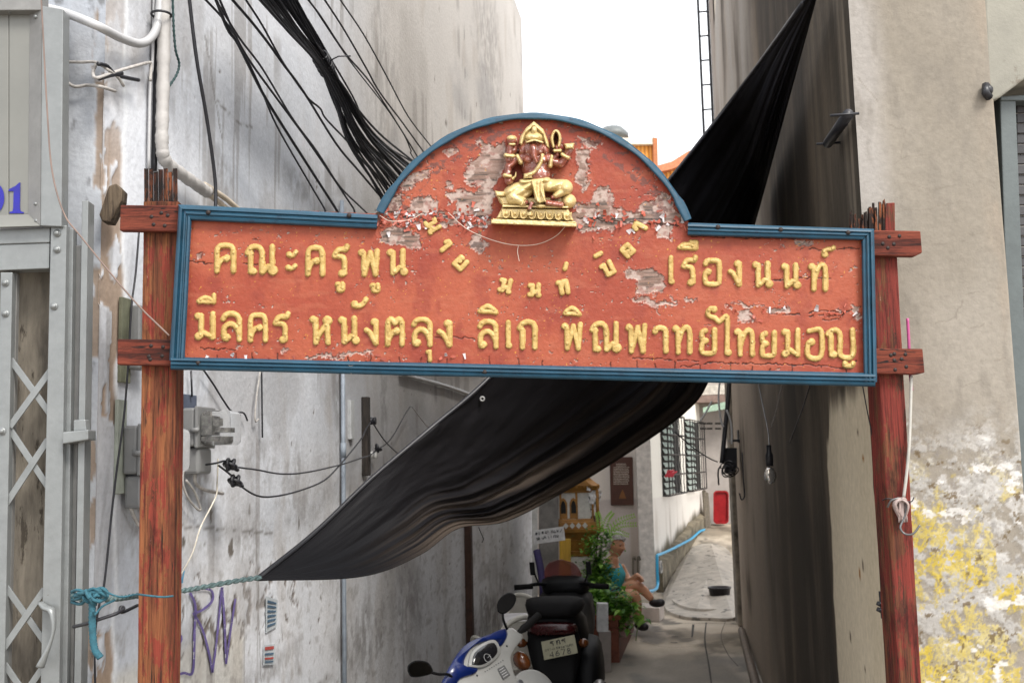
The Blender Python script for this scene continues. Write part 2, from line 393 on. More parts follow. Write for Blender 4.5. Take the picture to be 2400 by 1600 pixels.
# the torn strip where the arch was joined to the plank below
for (x0, x1, yc, hw) in ((884, 1150, 508, 22), (1340, 1600, 512, 18)):
    bx = (X > x0) & (X < x1)
    ln = np.abs(Y - yc - .028 * (X - x0) * (x0 < 1200) - 8 * (fbm(X / 40, X * 0 + 3, 3) - .5)) - hw * (.25 + 1.1 * fbm(X / 18, Y / 14 + 40, 4))
    sd = np.where(bx, np.minimum(sd, ln + 4), sd)
sd = np.minimum(sd, 26 * (.285 - fbm(X / 16, Y / 12 + 70, 5)) * -1 + 0.0 if False else 99)
sp = fbm(X / 7 + 90, Y / 6, 4)                                     # scattered chips
chip = (sp > .76) & (fbm(X / 90, Y / 70 + 33, 3) > .48)
sd = np.where(chip, np.minimum(sd, -2.0), sd)
cr1 = np.full(X.shape, 99.0)                                      # hairline cracks
def crack(pts, amp=5):
    global cr1
    cr1 = np.minimum(cr1, polyd(X + amp * (fbm(X / 12, Y / 12 + 7, 3) - .5) * 2, Y + amp * (fbm(X / 10 + 20, Y / 10, 3) - .5) * 2, pts))
for p in (A4((190, 540), (300, 550), (400, 572)), A4((200, 1205), (300, 1180), (540, 1190)), A4((600, 560), (690, 568)), C4((0, 1135), (300, 1130), (520, 1140)), C4((540, 1150), (900, 1165), (1100, 1170), (1400, 1180), (1700, 1205), (1760, 1140)),
          C4((450, 1190), (680, 1160)), C4((530, 225), (800, 240), (1200, 240), (1500, 250)), C4((1330, 330), (1600, 325), (1780, 320)), C4((1100, 800), (1400, 815), (1640, 810), (1700, 770), (1790, 745)), C4((1000, 560), (1400, 540), (1560, 540)), C4((1250, 810), (1500, 780), (1640, 785)),
          D4((0, 745), (300, 760), (900, 790)), D4((1500, 800), (1900, 830), (2200, 850)), A4((2000, 1100), (2300, 1105)), A4((420, 350), (700, 385)), C4((1500, 850), (1650, 830))): crack(p)
for i in range(30):                                               # short splits running up from the lower moulding
    x = 440 + 1590 * i / 29 + 12 * math.sin(i * 7.7); y0 = 838 + (x - 430) * .0245; crack([(x, y0 + 6), (x + random.uniform(-4, 4), y0 - random.uniform(6, 24))], 3)
cr1 = np.where(fbm(X / 30, Y / 30 + 60, 3) > .38, cr1, 9)
bare = sstep(1.5, -1.5, sd); prim = sstep(7, 1, sd + 10 * (fbm(X / 14, Y / 10, 4) - .5)) * (fbm(X / 22 + 8, Y / 18, 3) > .44)
n1 = fbm(X / 160, Y / 120, 4); n2 = fbm(X / 30, Y / 60, 4); n3 = fbm(X / 8, Y / 8, 3)
paint = lerp(np.array([.285, .052, .026]) * np.ones(X.shape + (3,)), [.35, .085, .043], sstep(.35, .7, n1))
paint = lerp(paint, [.22, .034, .021], .55 * sstep(.5, .75, n2)); paint = lerp(paint, [.38, .12, .07], .35 * sstep(.58, .75, fbm(X / 50 + 40, Y / 14, 4)))
gr = fbm(X / 60, Y / 1.9, 4); wood = lerp(np.array([.22, .15, .13]) * np.ones(X.shape + (3,)), [.06, .05, .045], sstep(.42, .7, gr)); wood = lerp(wood, [.29, .22, .205], sstep(.45, .7, fbm(X / 40 + 5, Y / 5, 3)))
wood = lerp(wood, [.10, .08, .085], .75 * sstep(.5, .7, fbm(X / 50 + 77, Y / 30, 3)) * ((Y > 430) & (Y < 600)))
white = lerp(np.array([.46, .40, .40]) * np.ones(X.shape + (3,)), [.30, .18, .17], sstep(.45, .7, fbm(X / 12, Y / 9 + 3, 4)))
wp = sstep(.46, .60, fbm(X / 20 + 3, Y / 13 + 80, 4))
under = lerp(wood, white, np.clip(wp + .8 * sstep(-5, -1, sd), 0, 1) * .85)
C = paint + (under - paint) * bare[..., None]
edge = sstep(3.0, 1.0, np.abs(sd - 1.0)) * (n3 > .42)
C = lerp(C, [.52, .45, .45], .45 * edge * (sd < 2.0)); C = lerp(C, [.10, .022, .016], .8 * sstep(1.6, .6, np.abs(sd - 1.8)) * (fbm(X / 15, Y / 15 + 11, 2) > .45))
C = lerp(C, [.035, .012, .01], sstep(1.7, .5, cr1)); C = lerp(C, [.025, .018, .016], .85 * (np.abs(Y - 511 - .01 * (X - 1200) - 5 * (fbm(X / 30, X * 0, 3) - .5)) < 2.0) * (((X > 890) & (X < 1140)) | ((X > 1370) & (X < 1560))))
ysp = (fbm(X / 4 + 400, Y / 4, 2) > .86) & (fbm(X / 60, Y / 40 + 200, 2) > .5)   # stray gold paint
C = lerp(C, [.6, .33, .05], .8 * ysp)
# dark flaky scuffs just under the arch
sc = (np.hypot(X - ARC_C[0], Y - ARC_C[1]) > 340) & (Y < 500) & (fbm(X / 13, Y / 9 + 44, 5) > .60)
C = lerp(C, [.12, .05, .045], .8 * sc)
C = C * np.array([.84, .74, .64]); hgt = -1.0 * bare - .9 * sstep(1.9, .4, cr1) + .12 * (n2 - .5)
off = 0.0 + .0014 * hgt + .0022 * sstep(7, 1.5, sd) * (1 - bare) * (fbm(X / 11, Y / 11 + 5, 3) - .2)
keep = sdpoly(X, Y, OUT) < 2
P = SG.hits(X, Y, off)
board = grid('sign_board', P, M_BOARD, sign, np.dstack([C, hgt * .12 + .5]), keep, flip=True)
mb = MB(); back = [SG.hit(x, y, -.004) for x, y in OUT]; mb.prism(back, -sn * .016); fixn(mb.mk('board_back', M_BACK, sign))

# loose curls of paint along the torn strip
mb = MB(); rf = random.Random(3)
for i in range(240):
    if i < 150: x, y = rf.uniform(885, 1140), 510 + rf.gauss(0, 13)
    elif i < 205: x, y = rf.uniform(1350, 1605), 515 + rf.gauss(0, 15)
    elif i < 225: x, y = rf.uniform(1690, 2010), 732 + rf.gauss(0, 10)
    else: x, y = rf.uniform(440, 1100), 838 + rf.gauss(0, 4)
    L, W = rf.uniform(5, 16), rf.uniform(4, 11); a = rf.uniform(0, 6.28); lift = rf.uniform(.002, .009); mb.m = 0 if rf.random() < .8 else 1
    ca, sa = math.cos(a), math.sin(a); V = []
    for j in range(4):
        t = j / 3; u = L * t; o = .001 + lift * t * t; wj = W * (1 - .5 * t) * (1 + rf.uniform(-.3, .3))
        for k in (-1, 1): V.append(SG.hit(x + u * ca - k * wj / 2 * sa, y + u * sa + k * wj / 2 * ca, o))
    mb.add(V, [(2 * j, 2 * j + 1, 2 * j + 3, 2 * j + 2) for j in range(3)])
M_FLAKE = mat('curled red paint', (.30, .055, .028), .55, var=.3); M_FLAKE2 = mat('curled white primer', (.45, .4, .4), .7)
o = mb.mk('paint_flakes', [M_FLAKE, M_FLAKE2], sign, kind='stuff'); sm_ = o.modifiers.new('thickness', 'SOLIDIFY'); sm_.thickness = .0006
# threads caught on the relief and the torn paint
M_THREAD = mat('pale thread', (.55, .45, .38), .8)
for pts in ([(1050, 498), (1100, 540), (1180, 570), (1250, 574), (1300, 555), (1330, 525)], [(1215, 576), (1213, 590), (1217, 612)], [(890, 505), (915, 518), (960, 515), (990, 500)], [(800, 862), (812, 850), (822, 858), (845, 845)], [(822, 858), (823, 876)]):
    mb = MB(); mb.tube(smooth([SG.hit(x, y, .012 + .006 * math.sin(i)) for i, (x, y) in enumerate(pts)], 8), .0009, 5); mb.mk('loose_thread', M_THREAD, sign)

# --- blue mouldings
PROF = [(-1, .0), (-.97, .62), (-.75, .95), (-.48, 1.0), (-.36, .74), (-.2, .78), (-.1, 1.0), (.12, 1.0), (.22, .78), (.36, .74), (.48, 1.0), (.78, .9), (.97, .55), (1, 0)]
def moulding(p, q, wp, wq, mp=0., mq=0., h=.021, prof=PROF, n=14):
    """bar from p to q (photo px), half widths wp wq px, mitre slopes mp mq"""
    L = math.hypot(q[0] - p[0], q[1] - p[1]); dx, dy = (q[0] - p[0]) / L, (q[1] - p[1]) / L; loops = []
    for i in range(n + 1):
        t = i / n; hw = wp + (wq - wp) * t; lp = []
        for (u, z) in prof + [(1, -.9), (-1, -.9)]:
            sh = (mp * (1 - t) ** 6 + mq * t ** 6) * u * hw
            jx = .8 * (vn(np.array(t * 9 + p[0]), np.array(u * 3 + p[1])) - .5)
            lp.append(SG.hit(p[0] + dx * L * t - dy * (u * hw + jx) + dx * sh, p[1] + dy * L * t + dx * (u * hw + jx) + dy * sh, z * h))
        loops.append(lp)
    mb = MB(); mb.loft(loops); return fixn(mb.mk('frame_moulding', M_BLUE, sign))
moulding((434, 498), (884, 520), 18, 17, 1, 0)
moulding((434, 497), (415, 845), 16, 18, -1, 0)
moulding((400, 851), (2052, 890), 15, 16, 0, 0, .023)
moulding((2034, 551), (2040, 895), 15, 16, 1, 0)
moulding((1612, 537), (2034, 550), 15, 14, 0, -1)
# arched rim: flat strip of trim bent round the board's edge
loops = []
for i in range(61):
    a = A0 + .02 + (A1 - A0 - .03) * i / 60; lp = []
    hw = 7.5 + 1.0 * math.sin(i * .9) + (2.5 if i < 5 or i > 56 else 0)
    for u, z in ((-1, .016), (-.6, .02), (.5, .019), (1, .012), (1, -.024), (-1, -.024)): lp.append(SG.hit(*arcpt(a, ARC_R + 3 + u * hw), z))
    loops.append(lp)
mb = MB(); mb.loft(loops); fixn(mb.mk('arched_rim', M_BLUE, sign, bev=.002))
for (x, y) in ((488, 498), (818, 505), (464, 850), (1136, 871), (1683, 532), (1988, 545), (1830, 538)):
    c = SG.hit(x, y, .0215); mb = MB(); mb.lathe(c, [(.0001, .003), (.004, .0025), (.0065, 0), (.0065, -.004)], 10, sn); mb.mk('screw', M_NAIL, sign, sm=True)

# --- raised letters.  Strokes in a unit box (x right, y up); '*' entries are round heads
G = {
'ko': ([[(0, 0), (0, .6), (.02, .82), (.14, .96), (.36, 1), (.64, 1), (.86, .96), (.98, .82), (1, .6), (1, 0)], [(.0, .08), (.12, .3), (.32, .46), (.56, .5)]], [(.6, .5, 1.35)]),
'to': ([[(0, 0), (0, .7), (.04, .9), (.18, 1), (.34, .96), (.5, .84), (.66, .96), (.82, 1), (.96, .9), (1, .7), (1, 0)], [(.0, .08), (.14, .3), (.34, .46), (.56, .52)]], [(.62, .53, 1.4)]),
'lo': ([[(0, .8), (.12, .93), (.4, 1), (.75, .97), (.96, .84), (1, .6), (1, 0)], [(1, .2), (.86, .42), (.62, .58), (.36, .6), (.12, .5), (.03, .3), (.06, .06), (.2, .03)]], [(.24, .1, 1.25)]),
'ro': ([[(1.02, 1.0), (.9, .9), (.62, .9), (.34, .88), (.12, .78), (.02, .66)], [(.02, .66), (.34, .65), (.64, .62), (.78, .5), (.8, .3), (.8, .05)]], [(.62, .05, 1.4)]),
'no': ([[(.1, .93), (.24, .93), (.25, .04)], [(.25, .05), (.45, .16), (.62, .28), (.8, .24)], [(.78, 1), (.78, .1)]], [(.1, .93, 1.35), (.86, .1, 1.6)]),
'mo': ([[(.12, .93), (.3, .93), (.3, .1)], [(.14, .08), (.4, .22), (.62, .17), (.95, .03)], [(.96, 1), (.96, .03)]], [(.12, .92, 1.35), (.14, .08, 1.5)]),
'nno': ([[(.02, .77), (.1, .92), (.24, 1), (.4, .98), (.5, .84), (.52, .6), (.52, .04)], [(.12, .8), (.13, .04)], [(.02, .76), (.14, .74)], [(.54, .04), (.66, .18), (.76, .26), (.86, .2)], [(.86, 1), (.86, .1)]], [(.22, .06, 1.3), (.88, .1, 1.9)]),
'a2': ([[(.16, .3), (.45, .12), (.75, .35), (1, .95)]], [(.2, .42, 1.3)]),
'uu': ([[(.1, .86), (.36, .86), (.34, .08), (.98, .08), (.98, .98)]], [(.12, .86, .95)]),
'po': ([[(.1, .93), (.2, .88), (.22, .5), (.24, 0)], [(.24, .02), (.58, .93)], [(.58, .93), (.86, .02)], [(.86, 0), (.96, 1)]], [(.1, .93, 1.35)]),
'ii': ([[(0, .12), (.2, .45), (.45, .62), (.7, .48), (.92, .16)], [(0, .1), (1, .04)], [(1, .0), (1, .95)]], []),
'i': ([[(0, .1), (.15, .55), (.45, .95), (.75, .6), (1, .0)], [(0, .1), (.5, .1), (1, -.05)]], []),
'ue': ([[(0, .1), (.2, .45), (.45, .62), (.7, .48), (.9, .2)], [(0, .1), (1, .02)], [(1, .0), (1, .95)], [(.7, .95), (.98, .9)]], []),
'ho': ([[(.1, .93), (.24, .93), (.24, 0)], [(.26, .06), (.44, .34), (.64, .54), (.9, .82)], [(.86, .68), (.88, .4), (.92, 0)]], [(.1, .93, 1.35), (.88, .88, 1.8)]),
'an': ([[(.1, .2), (.35, .08), (.65, .22), (.88, .58), (1, .98)]], [(.14, .35, 1.35)]),
'ngo': ([[(.78, .93), (.94, .93), (.94, .02)], [(.9, .03), (.72, .2), (.4, .46), (.04, .58)]], [(.78, .92, 1.4)]),
'u': ([[(.3, .85), (.86, .9), (.92, 0)]], [(.3, .82, 1.15)]),
'e': ([[(.3, 1), (.3, .05)]], [(.68, .07, 1.25)]),
'go': ([[(.02, .77), (.2, .93), (.5, 1), (.84, .96), (.99, .8), (1, .5), (1, 0)], [(.04, .76), (.2, .68), (.2, 0)]], []),
'tho': ([[(.1, .93), (.24, .9), (.26, 0)], [(.26, .36), (.44, .74), (.66, .96), (.88, .96), (.98, .8), (1, .5), (1, 0)]], [(.1, .92, 1.4)]),
'yo': ([[(.34, .93), (.12, .88), (.1, .7), (.16, .58), (.42, .52), (.16, .44), (.08, .28), (.1, .08), (.26, .01), (.8, .01), (.97, .1), (1, .3), (1, .98)]], [(.32, .93, 1.15)]),
'oo': ([[(.02, .86), (.14, .97), (.5, 1), (.86, .97), (1, .84), (1, .16), (.9, .03), (.5, 0), (.1, .03), (0, .14), (0, .44), (.16, .54)]], [(.2, .52, 1.35)]),
'oq': ([[(.04, .97), (1, .97), (1, 0), (0, 0), (0, .5), (.3, .5)]], [(.25, .55, 1.5)]),
'yy': ([[(.02, .84), (.16, .97), (.34, 1), (.48, .88), (.52, .6), (.53, .03), (1, .03), (1, 1)], [(.14, .86), (.16, .05)]], [(.28, .07, 1.35)]),
'aa': ([[(.05, .82), (.2, .95), (.6, .98), (.9, .9), (.98, .72), (1, 0)]], [(.08, .84, 1.1)]),
'kar': ([[(.18, .3), (.2, .6), (.5, .76), (.84, .8), (1, .98)]], [(.24, .2, 1.5)]),
# squared small letters of the curved line
'Sno': ([[(.0, .85), (.28, .85), (.28, .06), (.0, .06)], [(.28, .2), (.8, .4)], [(.9, .95), (.88, .04), (1, .04)]], []),
'Saa': ([[(.1, .72), (.3, .95), (.95, .95), (.95, 0)]], []),
'Syo': ([[(.3, 1), (.08, 1), (.08, .6), (.3, .6)], [(.05, .55), (.0, 0), (1, 0), (1, 1)]], []),
'Stho': ([[(.0, .86), (.28, .86), (.28, 0)], [(.28, .4), (.6, .9), (1, .9), (1, 0)]], []),
'Sbo': ([[(.0, .9), (.3, .9), (.25, .02), (1, .02), (1, 1)]], []),
'Sdo': ([[(0, 0), (0, 1), (1, 1), (1, 0), (.5, 0)], [(0, 0), (.0, .4), (.45, .4)]], []),
'Smai': ([[(.5, 0), (.6, 1)]], []),
'Si': ([[(0, .1), (.5, .6), (1, .2), (0, .1)]], []),
}
def letter(key, box, rot=0., r=6.2, hmax=.0075, cen=None, strokes=None):
    st, bl = G[key] if key else strokes
    if key:
        x0, y0, x1, y1 = box; x0 += r; x1 -= r; y0 += r; y1 -= r; cx, cy = (x0 + x1) / 2, (y0 + y1) / 2; ca, sa = math.cos(rot), math.sin(rot)
        def mp(p):
            u, v = x0 + p[0] * (x1 - x0) - cx, y1 - p[1] * (y1 - y0) - cy
            return (cx + u * ca - v * sa, cy + u * sa + v * ca)
    else: mp = lambda p: p
    S = []
    for s in st:
        q = [mp(p) for p in s]; S.append([tuple(p) for p in (smooth(q, 5) if len(q) > 3 and not (key or '').startswith('S') else q)])
    B = [mp(b[:2]) + (b[2] * r,) for b in bl]
    allp = [p for s in S for p in s] + [b[:2] for b in B]
    mx = r * 2.2
    gx = np.arange(min(p[0] for p in allp) - mx, max(p[0] for p in allp) + mx, 1.05); gy = np.arange(min(p[1] for p in allp) - mx, max(p[1] for p in allp) + mx, 1.05)
    X, Y = np.meshgrid(gx, gy); wob = 1.3 * (fbm(X / 9 + 3, Y / 9, 2) - .5) + .4 * (fbm(X / 3 + 3, Y / 3, 2) - .5)
    d = np.full(X.shape, 99.0)
    for s in S: d = np.minimum(d, polyd(X, Y, s) - r)
    for b in B: d = np.minimum(d, np.hypot(X - b[0], Y - b[1]) - b[2])
    d = d + wob; e = 2.7
    t = np.clip((d + e) / e, 0, 1); h = hmax * .9 * np.sqrt(np.clip(1 - t ** 2, 0, 1)) * (1 + .10 * np.clip(-(d + e) / 4, 0, 1)); h = np.where(d > 0, -.0025 * np.clip(d, 0, 1), h)
    h += (d < -1) * .0012 * (fbm(X / 10 + 50, Y / 10, 3) - .5) * 2
    for s in S[:2]:                                        # nail heads showing under the paint
        if len(s) > 5:
            for k in (len(s) // 6, len(s) * 5 // 6):
                q = s[k]; h = np.maximum(h, (hmax + .0014) * (np.hypot(X - q[0], Y - q[1]) < 2.6))
    return grid('letter', SG.hits(X, Y, h), M_GOLD, sign, None, d < 1.6, flip=True)
def bA(*b): return tuple(v / 3.136 + (380, 440)[i % 2] for i, v in enumerate(b))
def bB(*b): return tuple(v / 3.618 + (950, 460)[i % 2] for i, v in enumerate(b))
def bC(*b): return tuple(v / 3.136 + (1450, 480)[i % 2] for i, v in enumerate(b))
for key, b in (('ko', (385, 405, 543, 632)), ('nno', (605, 415, 858, 645)), ('a2', (905, 455, 1000, 520)), ('a2', (898, 556, 993, 615)), ('ko', (1053, 422, 1197, 655)), ('ro', (1248, 412, 1378, 658)), ('uu', (1266, 688, 1342, 770)), ('po', (1435, 447, 1605, 655)), ('uu', (1522, 696, 1602, 775)), ('no', (1645, 445, 1815, 652)),
        ('ii', (253, 770, 397, 857)), ('mo', (228, 908, 397, 1125)), ('lo', (431, 906, 587, 1135)), ('ko', (630, 916, 778, 1140)), ('ro', (812, 908, 942, 1146)), ('ho', (1078, 935, 1250, 1157)), ('no', (1286, 940, 1462, 1160)), ('an', (1382, 800, 1517, 893)), ('ngo', (1478, 952, 1595, 1166)), ('to', (1640, 947, 1783, 1168)), ('lo', (1832, 948, 1988, 1174)), ('u', (1930, 1178, 1986, 1284)), ('ngo', (2013, 964, 2137, 1177))):
    letter(key, bA(*b), r=6.1 if key not in ('uu', 'u', 'a2', 'ii') else 5.1)
for key, b in (('i', (614, 908, 788, 1000)), ('lo', (612, 1038, 790, 1298)), ('e', (846, 1048, 907, 1302)), ('go', (945, 1043, 1120, 1304)), ('i', (1334, 925, 1494, 1018)), ('po', (1316, 1065, 1510, 1312)), ('nno', (1558, 1058, 1842, 1330)), ('po', (1858, 1073, 2057, 1336)), ('aa', (2090, 1090, 2232, 1336))):
    letter(key, bB(*b), r=6.0 if key != 'i' else 5.2)
for key, b in (('tho', (390, 878, 541, 1102)), ('yo', (585, 895, 722, 1110)), ('tho', (843, 901, 1001, 1119)), ('yo', (1028, 916, 1162, 1130)), ('mo', (1190, 902, 1338, 1127)), ('oq', (1376, 903, 1504, 1131)), ('yy', (1515, 901, 1736, 1131)),
        ('e', (360, 370, 414, 594)), ('ro', (459, 368, 580, 599)), ('ue', (431, 256, 584, 335)), ('oo', (618, 391, 757, 602)), ('ngo', (798, 402, 909, 607)), ('no', (976, 412, 1142, 617)), ('no', (1186, 424, 1347, 624)), ('tho', (1388, 421, 1538, 639)), ('kar', (1480, 296, 1595, 394))):
    letter(key, bC(*b), r=5.8 if key not in ('ue', 'kar') else 5.0)
c_ = lambda *p: [(1450 + a / 3.136, 480 + b / 3.136) for a, b in p]
letter(None, None, r=5.7, strokes=([c_((705, 762), (672, 765), (655, 795), (670, 818), (705, 830), (735, 855), (760, 840), (785, 822), (798, 850), (797, 1090))], [c_((700, 770))[0] + (1.25,), c_((805, 1085))[0] + (1.5,)]))
letter(None, None, r=5.6, strokes=([c_((1662, 1160), (1665, 1180), (1712, 1182), (1722, 1165))], [c_((1670, 1168))[0] + (1.1,)]))
for key, cxy, wh, a in (('Sno', (232, 250), (130, 140), 62), ('Saa', (337, 415), (80, 140), 52), ('Syo', (468, 565), (115, 125), 42), ('Sno', (850, 755), (125, 150), 13), ('Sno', (1095, 793), (125, 140), 3), ('Stho', (1335, 767), (115, 150), -10), ('Smai', (1358, 595), (50, 85), 14), ('Sbo', (1715, 615), (120, 140), -27), ('Si', (1635, 495), (95, 45), -28), ('Sdo', (1885, 460), (110, 120), -44), ('Saa', (1985, 270), (95, 140), -64)):
    x, y = 950 + cxy[0] / 3.618, 460 + cxy[1] / 3.618; hw, hh = wh[0] / 3.618 / 2, wh[1] / 3.618 / 2
    letter(key, (x - hw, y - hh, x + hw, y + hh), R(a), r=6.0, hmax=.007)

# --- the seated elephant-headed figure in relief
K = 5.227
def q_(x, y): return (1100 + x / K, 260 + y / K)
relief = bpy.data.objects.new('deity_relief', None); relief.empty_display_size = .05; link(relief, sign)
gx = np.arange(225, 1345, 4.6); gy = np.arange(95, 1455, 4.6); GX, GY = np.meshgrid(gx, gy)
RXp, RYp = 1100 + GX / K, 260 + GY / K
def cap(p, q, r1, r2, h, h2=None):
    d, t = segd(GX, GY, p, q); r = r1 + (r2 - r1) * t; hh = h + ((h2 if h2 is not None else h) - h) * t
    return np.where(d < r, hh * (.35 + .65 * np.sqrt(np.clip(1 - (d / r) ** 2, 0, 1))), -1)
def ell(c, rx, ry, h, rot=0):
    ca, sa = math.cos(R(rot)), math.sin(R(rot)); u = (GX - c[0]) * ca + (GY - c[1]) * sa; v = -(GX - c[0]) * sa + (GY - c[1]) * ca
    d = np.sqrt((u / rx) ** 2 + (v / ry) ** 2); return np.where(d < 1, h * (.3 + .7 * np.sqrt(np.clip(1 - d * d, 0, 1))), -1)
def plate(pts, h, bv=16):
    d = sdpoly(GX, GY, pts); return np.where(d < 0, h * (.4 + .6 * np.sqrt(np.clip(1 - np.clip(1 + d / bv, 0, 1) ** 2, 0, 1))), -1)
def curve(pts, r, h, r2=None):
    P = [tuple(p) for p in smooth([Vector(p) for p in pts], 6)]; n = len(P) - 1; H_ = np.full(GX.shape, -1.0)
    for i in range(n):
        a = r + ((r2 or r) - r) * i / n; b = r + ((r2 or r) - r) * (i + 1) / n; H_ = np.maximum(H_, cap(P[i], P[i + 1], a, b, h))
    return H_
def rel(name, Hs, m, below=-.004, rough=.0012):
    H_ = np.max(np.stack(Hs), 0); on = H_ > 0
    H_ = np.where(on, H_ + rough * (fbm(GX / 22, GY / 22, 3) - .5) * 2, below)
    k = on.copy(); k[1:] |= on[:-1]; k[:-1] |= on[1:]; k[:, 1:] |= on[:, :-1]; k[:, :-1] |= on[:, 1:]
    k2 = k.copy(); k2[1:] |= k[:-1]; k2[:-1] |= k[1:]; k2[:, 1:] |= k[:, :-1]; k2[:, :-1] |= k[:, 1:]
    return grid(name, SG.hits(RXp, RYp, H_), m, relief, None, k2, flip=True)
ped = [plate([(268, 1332), (1312, 1372), (1312, 1422), (268, 1382)], .062, 8), plate([(285, 1318), (1300, 1352), (1305, 1376), (280, 1345)], .055, 10), plate([(400, 1188), (1215, 1204), (1275, 1345), (330, 1318)], .043, 14), plate([(405, 1148), (1215, 1165), (1215, 1195), (400, 1182)], .05, 8), plate([(312, 982), (432, 985), (440, 1050), (330, 1050)], .042), plate([(335, 1045), (460, 1050), (500, 1150), (395, 1150)], .036), ell((1215, 1105), 92, 88, .05), plate([(450, 1060), (1200, 1060), (1220, 1160), (420, 1160)], .03)]
for i in range(8):
    x = 450 + i * 107; y = 1262 + i * 4; a = curve([(x - 46, y - 40), (x - 34, y + 26), (x, y + 46), (x + 34, y + 26), (x + 46, y - 40)], 11, .058); b = ell((x, y - 6), 26, 34, .052); ped += [a, b]
for i in range(5): ped.append(ell((370 + i * 8, 1068 + i * 17), 40, 9, .045, 35))
rel('pedestal', ped, M_GILT)
body = [ell((815, 660), 178, 205, .046), ell((830, 770), 165, 130, .052), cap((650, 560), (980, 575), 62, 66, .044), ell((790, 450), 165, 140, .058), curve([(785, 440), (790, 520), (805, 580), (822, 625)], 62, .074, 24), ell((665, 470), 62, 92, .05, 14), ell((925, 470), 62, 92, .05, -14), ell((725, 590), 74, 70, .055), ell((905, 590), 74, 70, .055),
        cap((640, 590), (485, 590), 52, 48, .042), cap((485, 600), (505, 440), 48, 40, .045), ell((525, 362), 62, 62, .046), cap((560, 610), (485, 680), 50, 46, .044), cap((485, 670), (470, 790), 48, 42, .046), ell((487, 850), 58, 62, .05), cap((960, 590), (1115, 640), 60, 56, .044), cap((1115, 640), (1195, 540), 54, 42, .046), cap((1190, 540), (1225, 475), 40, 44, .05), cap((1010, 600), (1080, 540), 44, 40, .04), cap((1080, 540), (1075, 440), 36, 34, .044), ell((540, 480), 60, 60, .03)]
body += [cap((955, 1125), (1120, 1152), 42, 50, .064), cap((1085, 1050), (1020, 1060), 40, 36, .05), plate([(745, 1105), (800, 1115), (760, 1215), (700, 1215)], .07), ell((690, 1120), 45, 40, .06)]
rel('figure', body, [M_SKIN])
fold = np.sin((GX * .75 + GY * 1.0) / 19) * .0035
dh = [ell((600, 990), 190, 115, .058, -12) + fold, cap((740, 900), (520, 1000), 74, 88, .056) + fold, ell((560, 1060), 125, 110, .06), cap((540, 1050), (660, 1120), 88, 62, .062), cap((860, 905), (1170, 925), 78, 84, .056) + fold * .8, ell((1180, 940), 86, 92, .066), cap((1180, 960), (1060, 1040), 72, 44, .06), plate([(760, 850), (900, 850), (940, 1110), (860, 1140), (800, 1090)], .064) + np.sin(GX / 11) * .002, curve([(770, 860), (800, 980), (840, 1110)], 14, .07), curve([(880, 860), (880, 980), (930, 1110)], 14, .07), cap((640, 870), (960, 850), 34, 40, .058), ell((940, 850), 58, 40, .066)]
rel('garment', [np.where(d > .01, d, -1) for d in dh], M_GILT)
orn = [curve([(895, 545), (870, 640), (800, 745), (700, 795)], 31, .064), plate([(665, 770), (760, 750), (780, 830), (665, 835)], .058), ell((790, 320), 118, 64, .068), ell((795, 238), 42, 62, .066), plate([(790, 128), (905, 225), (975, 400), (985, 470), (930, 440), (900, 300), (790, 200), (690, 290), (650, 440), (608, 400), (625, 320), (690, 215)], .05, 26), ell((790, 330), 150, 125, .05), plate([(680, 385), (760, 350), (830, 350), (915, 385), (900, 400), (800, 372), (700, 398)], .074, 8), cap((590, 555), (630, 630), 30, 32, .054), cap((1010, 560), (990, 670), 30, 32, .054), cap((450, 545), (535, 555), 30, 30, .055), cap((440, 790), (500, 800), 30, 26, .056), cap((1140, 535), (1205, 570), 30, 30, .056), cap((1045, 490), (1110, 490), 26, 26, .054), curve([(1030, 440), (1015, 340), (1035, 270), (1062, 248), (1092, 275), (1108, 340), (1095, 430)], 19, .05), plate([(1162, 405), (1285, 395), (1275, 470), (1180, 470)], .06, 20), cap((500, 410), (550, 410), 20, 20, .053), ell((520, 335), 60, 34, .052), curve([(530, 830), (562, 800), (570, 755)], 20, .052, 8), cap((640, 1150), (700, 1060), 26, 22, .066), ell((880, 1165), 90, 34, .062), plate([(690, 1225), (770, 1225), (770, 1290), (700, 1290)], .06)]
orn[-3] = cap((640, 1150), (680, 1080), 20, 20, .066)
rel('ornament', orn, M_GILT, rough=.0022)

# --- posts and crossbars
def slab(px, yb, off0, off1, wid_px):
    pass
def postmesh(name, L0, R0, L1, R1, off, depth, top_cut, m):
    """post from photo edges: top-left, top-right, then the same two edges at y=1600; carried on down to the ground"""
    def edge(a, b, y): t = (y - a[1]) / (b[1] - a[1]); return a[0] + (b[0] - a[0]) * t
    ys_ = [top_cut] + list(np.linspace(top_cut + 40, 1600, 14)) + [2060, 2560]; loops = []
    for i, y in enumerate(ys_):
        l, r = edge(L0, L1, y), edge(R0, R1, y); j = 1.6
        l += j * (float(vn(np.array(y / 37.), np.array(l / 50))) - .5); r += j * (float(vn(np.array(y / 31.), np.array(r / 40))) - .5)
        lp = [SG.hit(l, y, off), SG.hit((l + r) / 2, y, off + .001), SG.hit(r, y, off)]
        bk = [p - sn * depth for p in lp]; lp = lp + bk[::-1]
        if i == len(ys_) - 1: lp = [Vector((p.x, p.y, 0)) for p in lp]
        loops.append(lp)
    mb = MB(); mb.loft(loops); o = fixn(mb.mk(name, m, sign, bev=.004)); return o, edge
pl, e1 = postmesh('post', (337, 395), (419, 400), (321, 1600), (404, 1600), -.045, .08, 470, M_POST)
pr, e2 = postmesh('post', (2034, 480), (2096, 475), (2107, 1600), (2160, 1600), -.045, .09, 545, M_POST2)
rs = random.Random(9)
mb = MB()
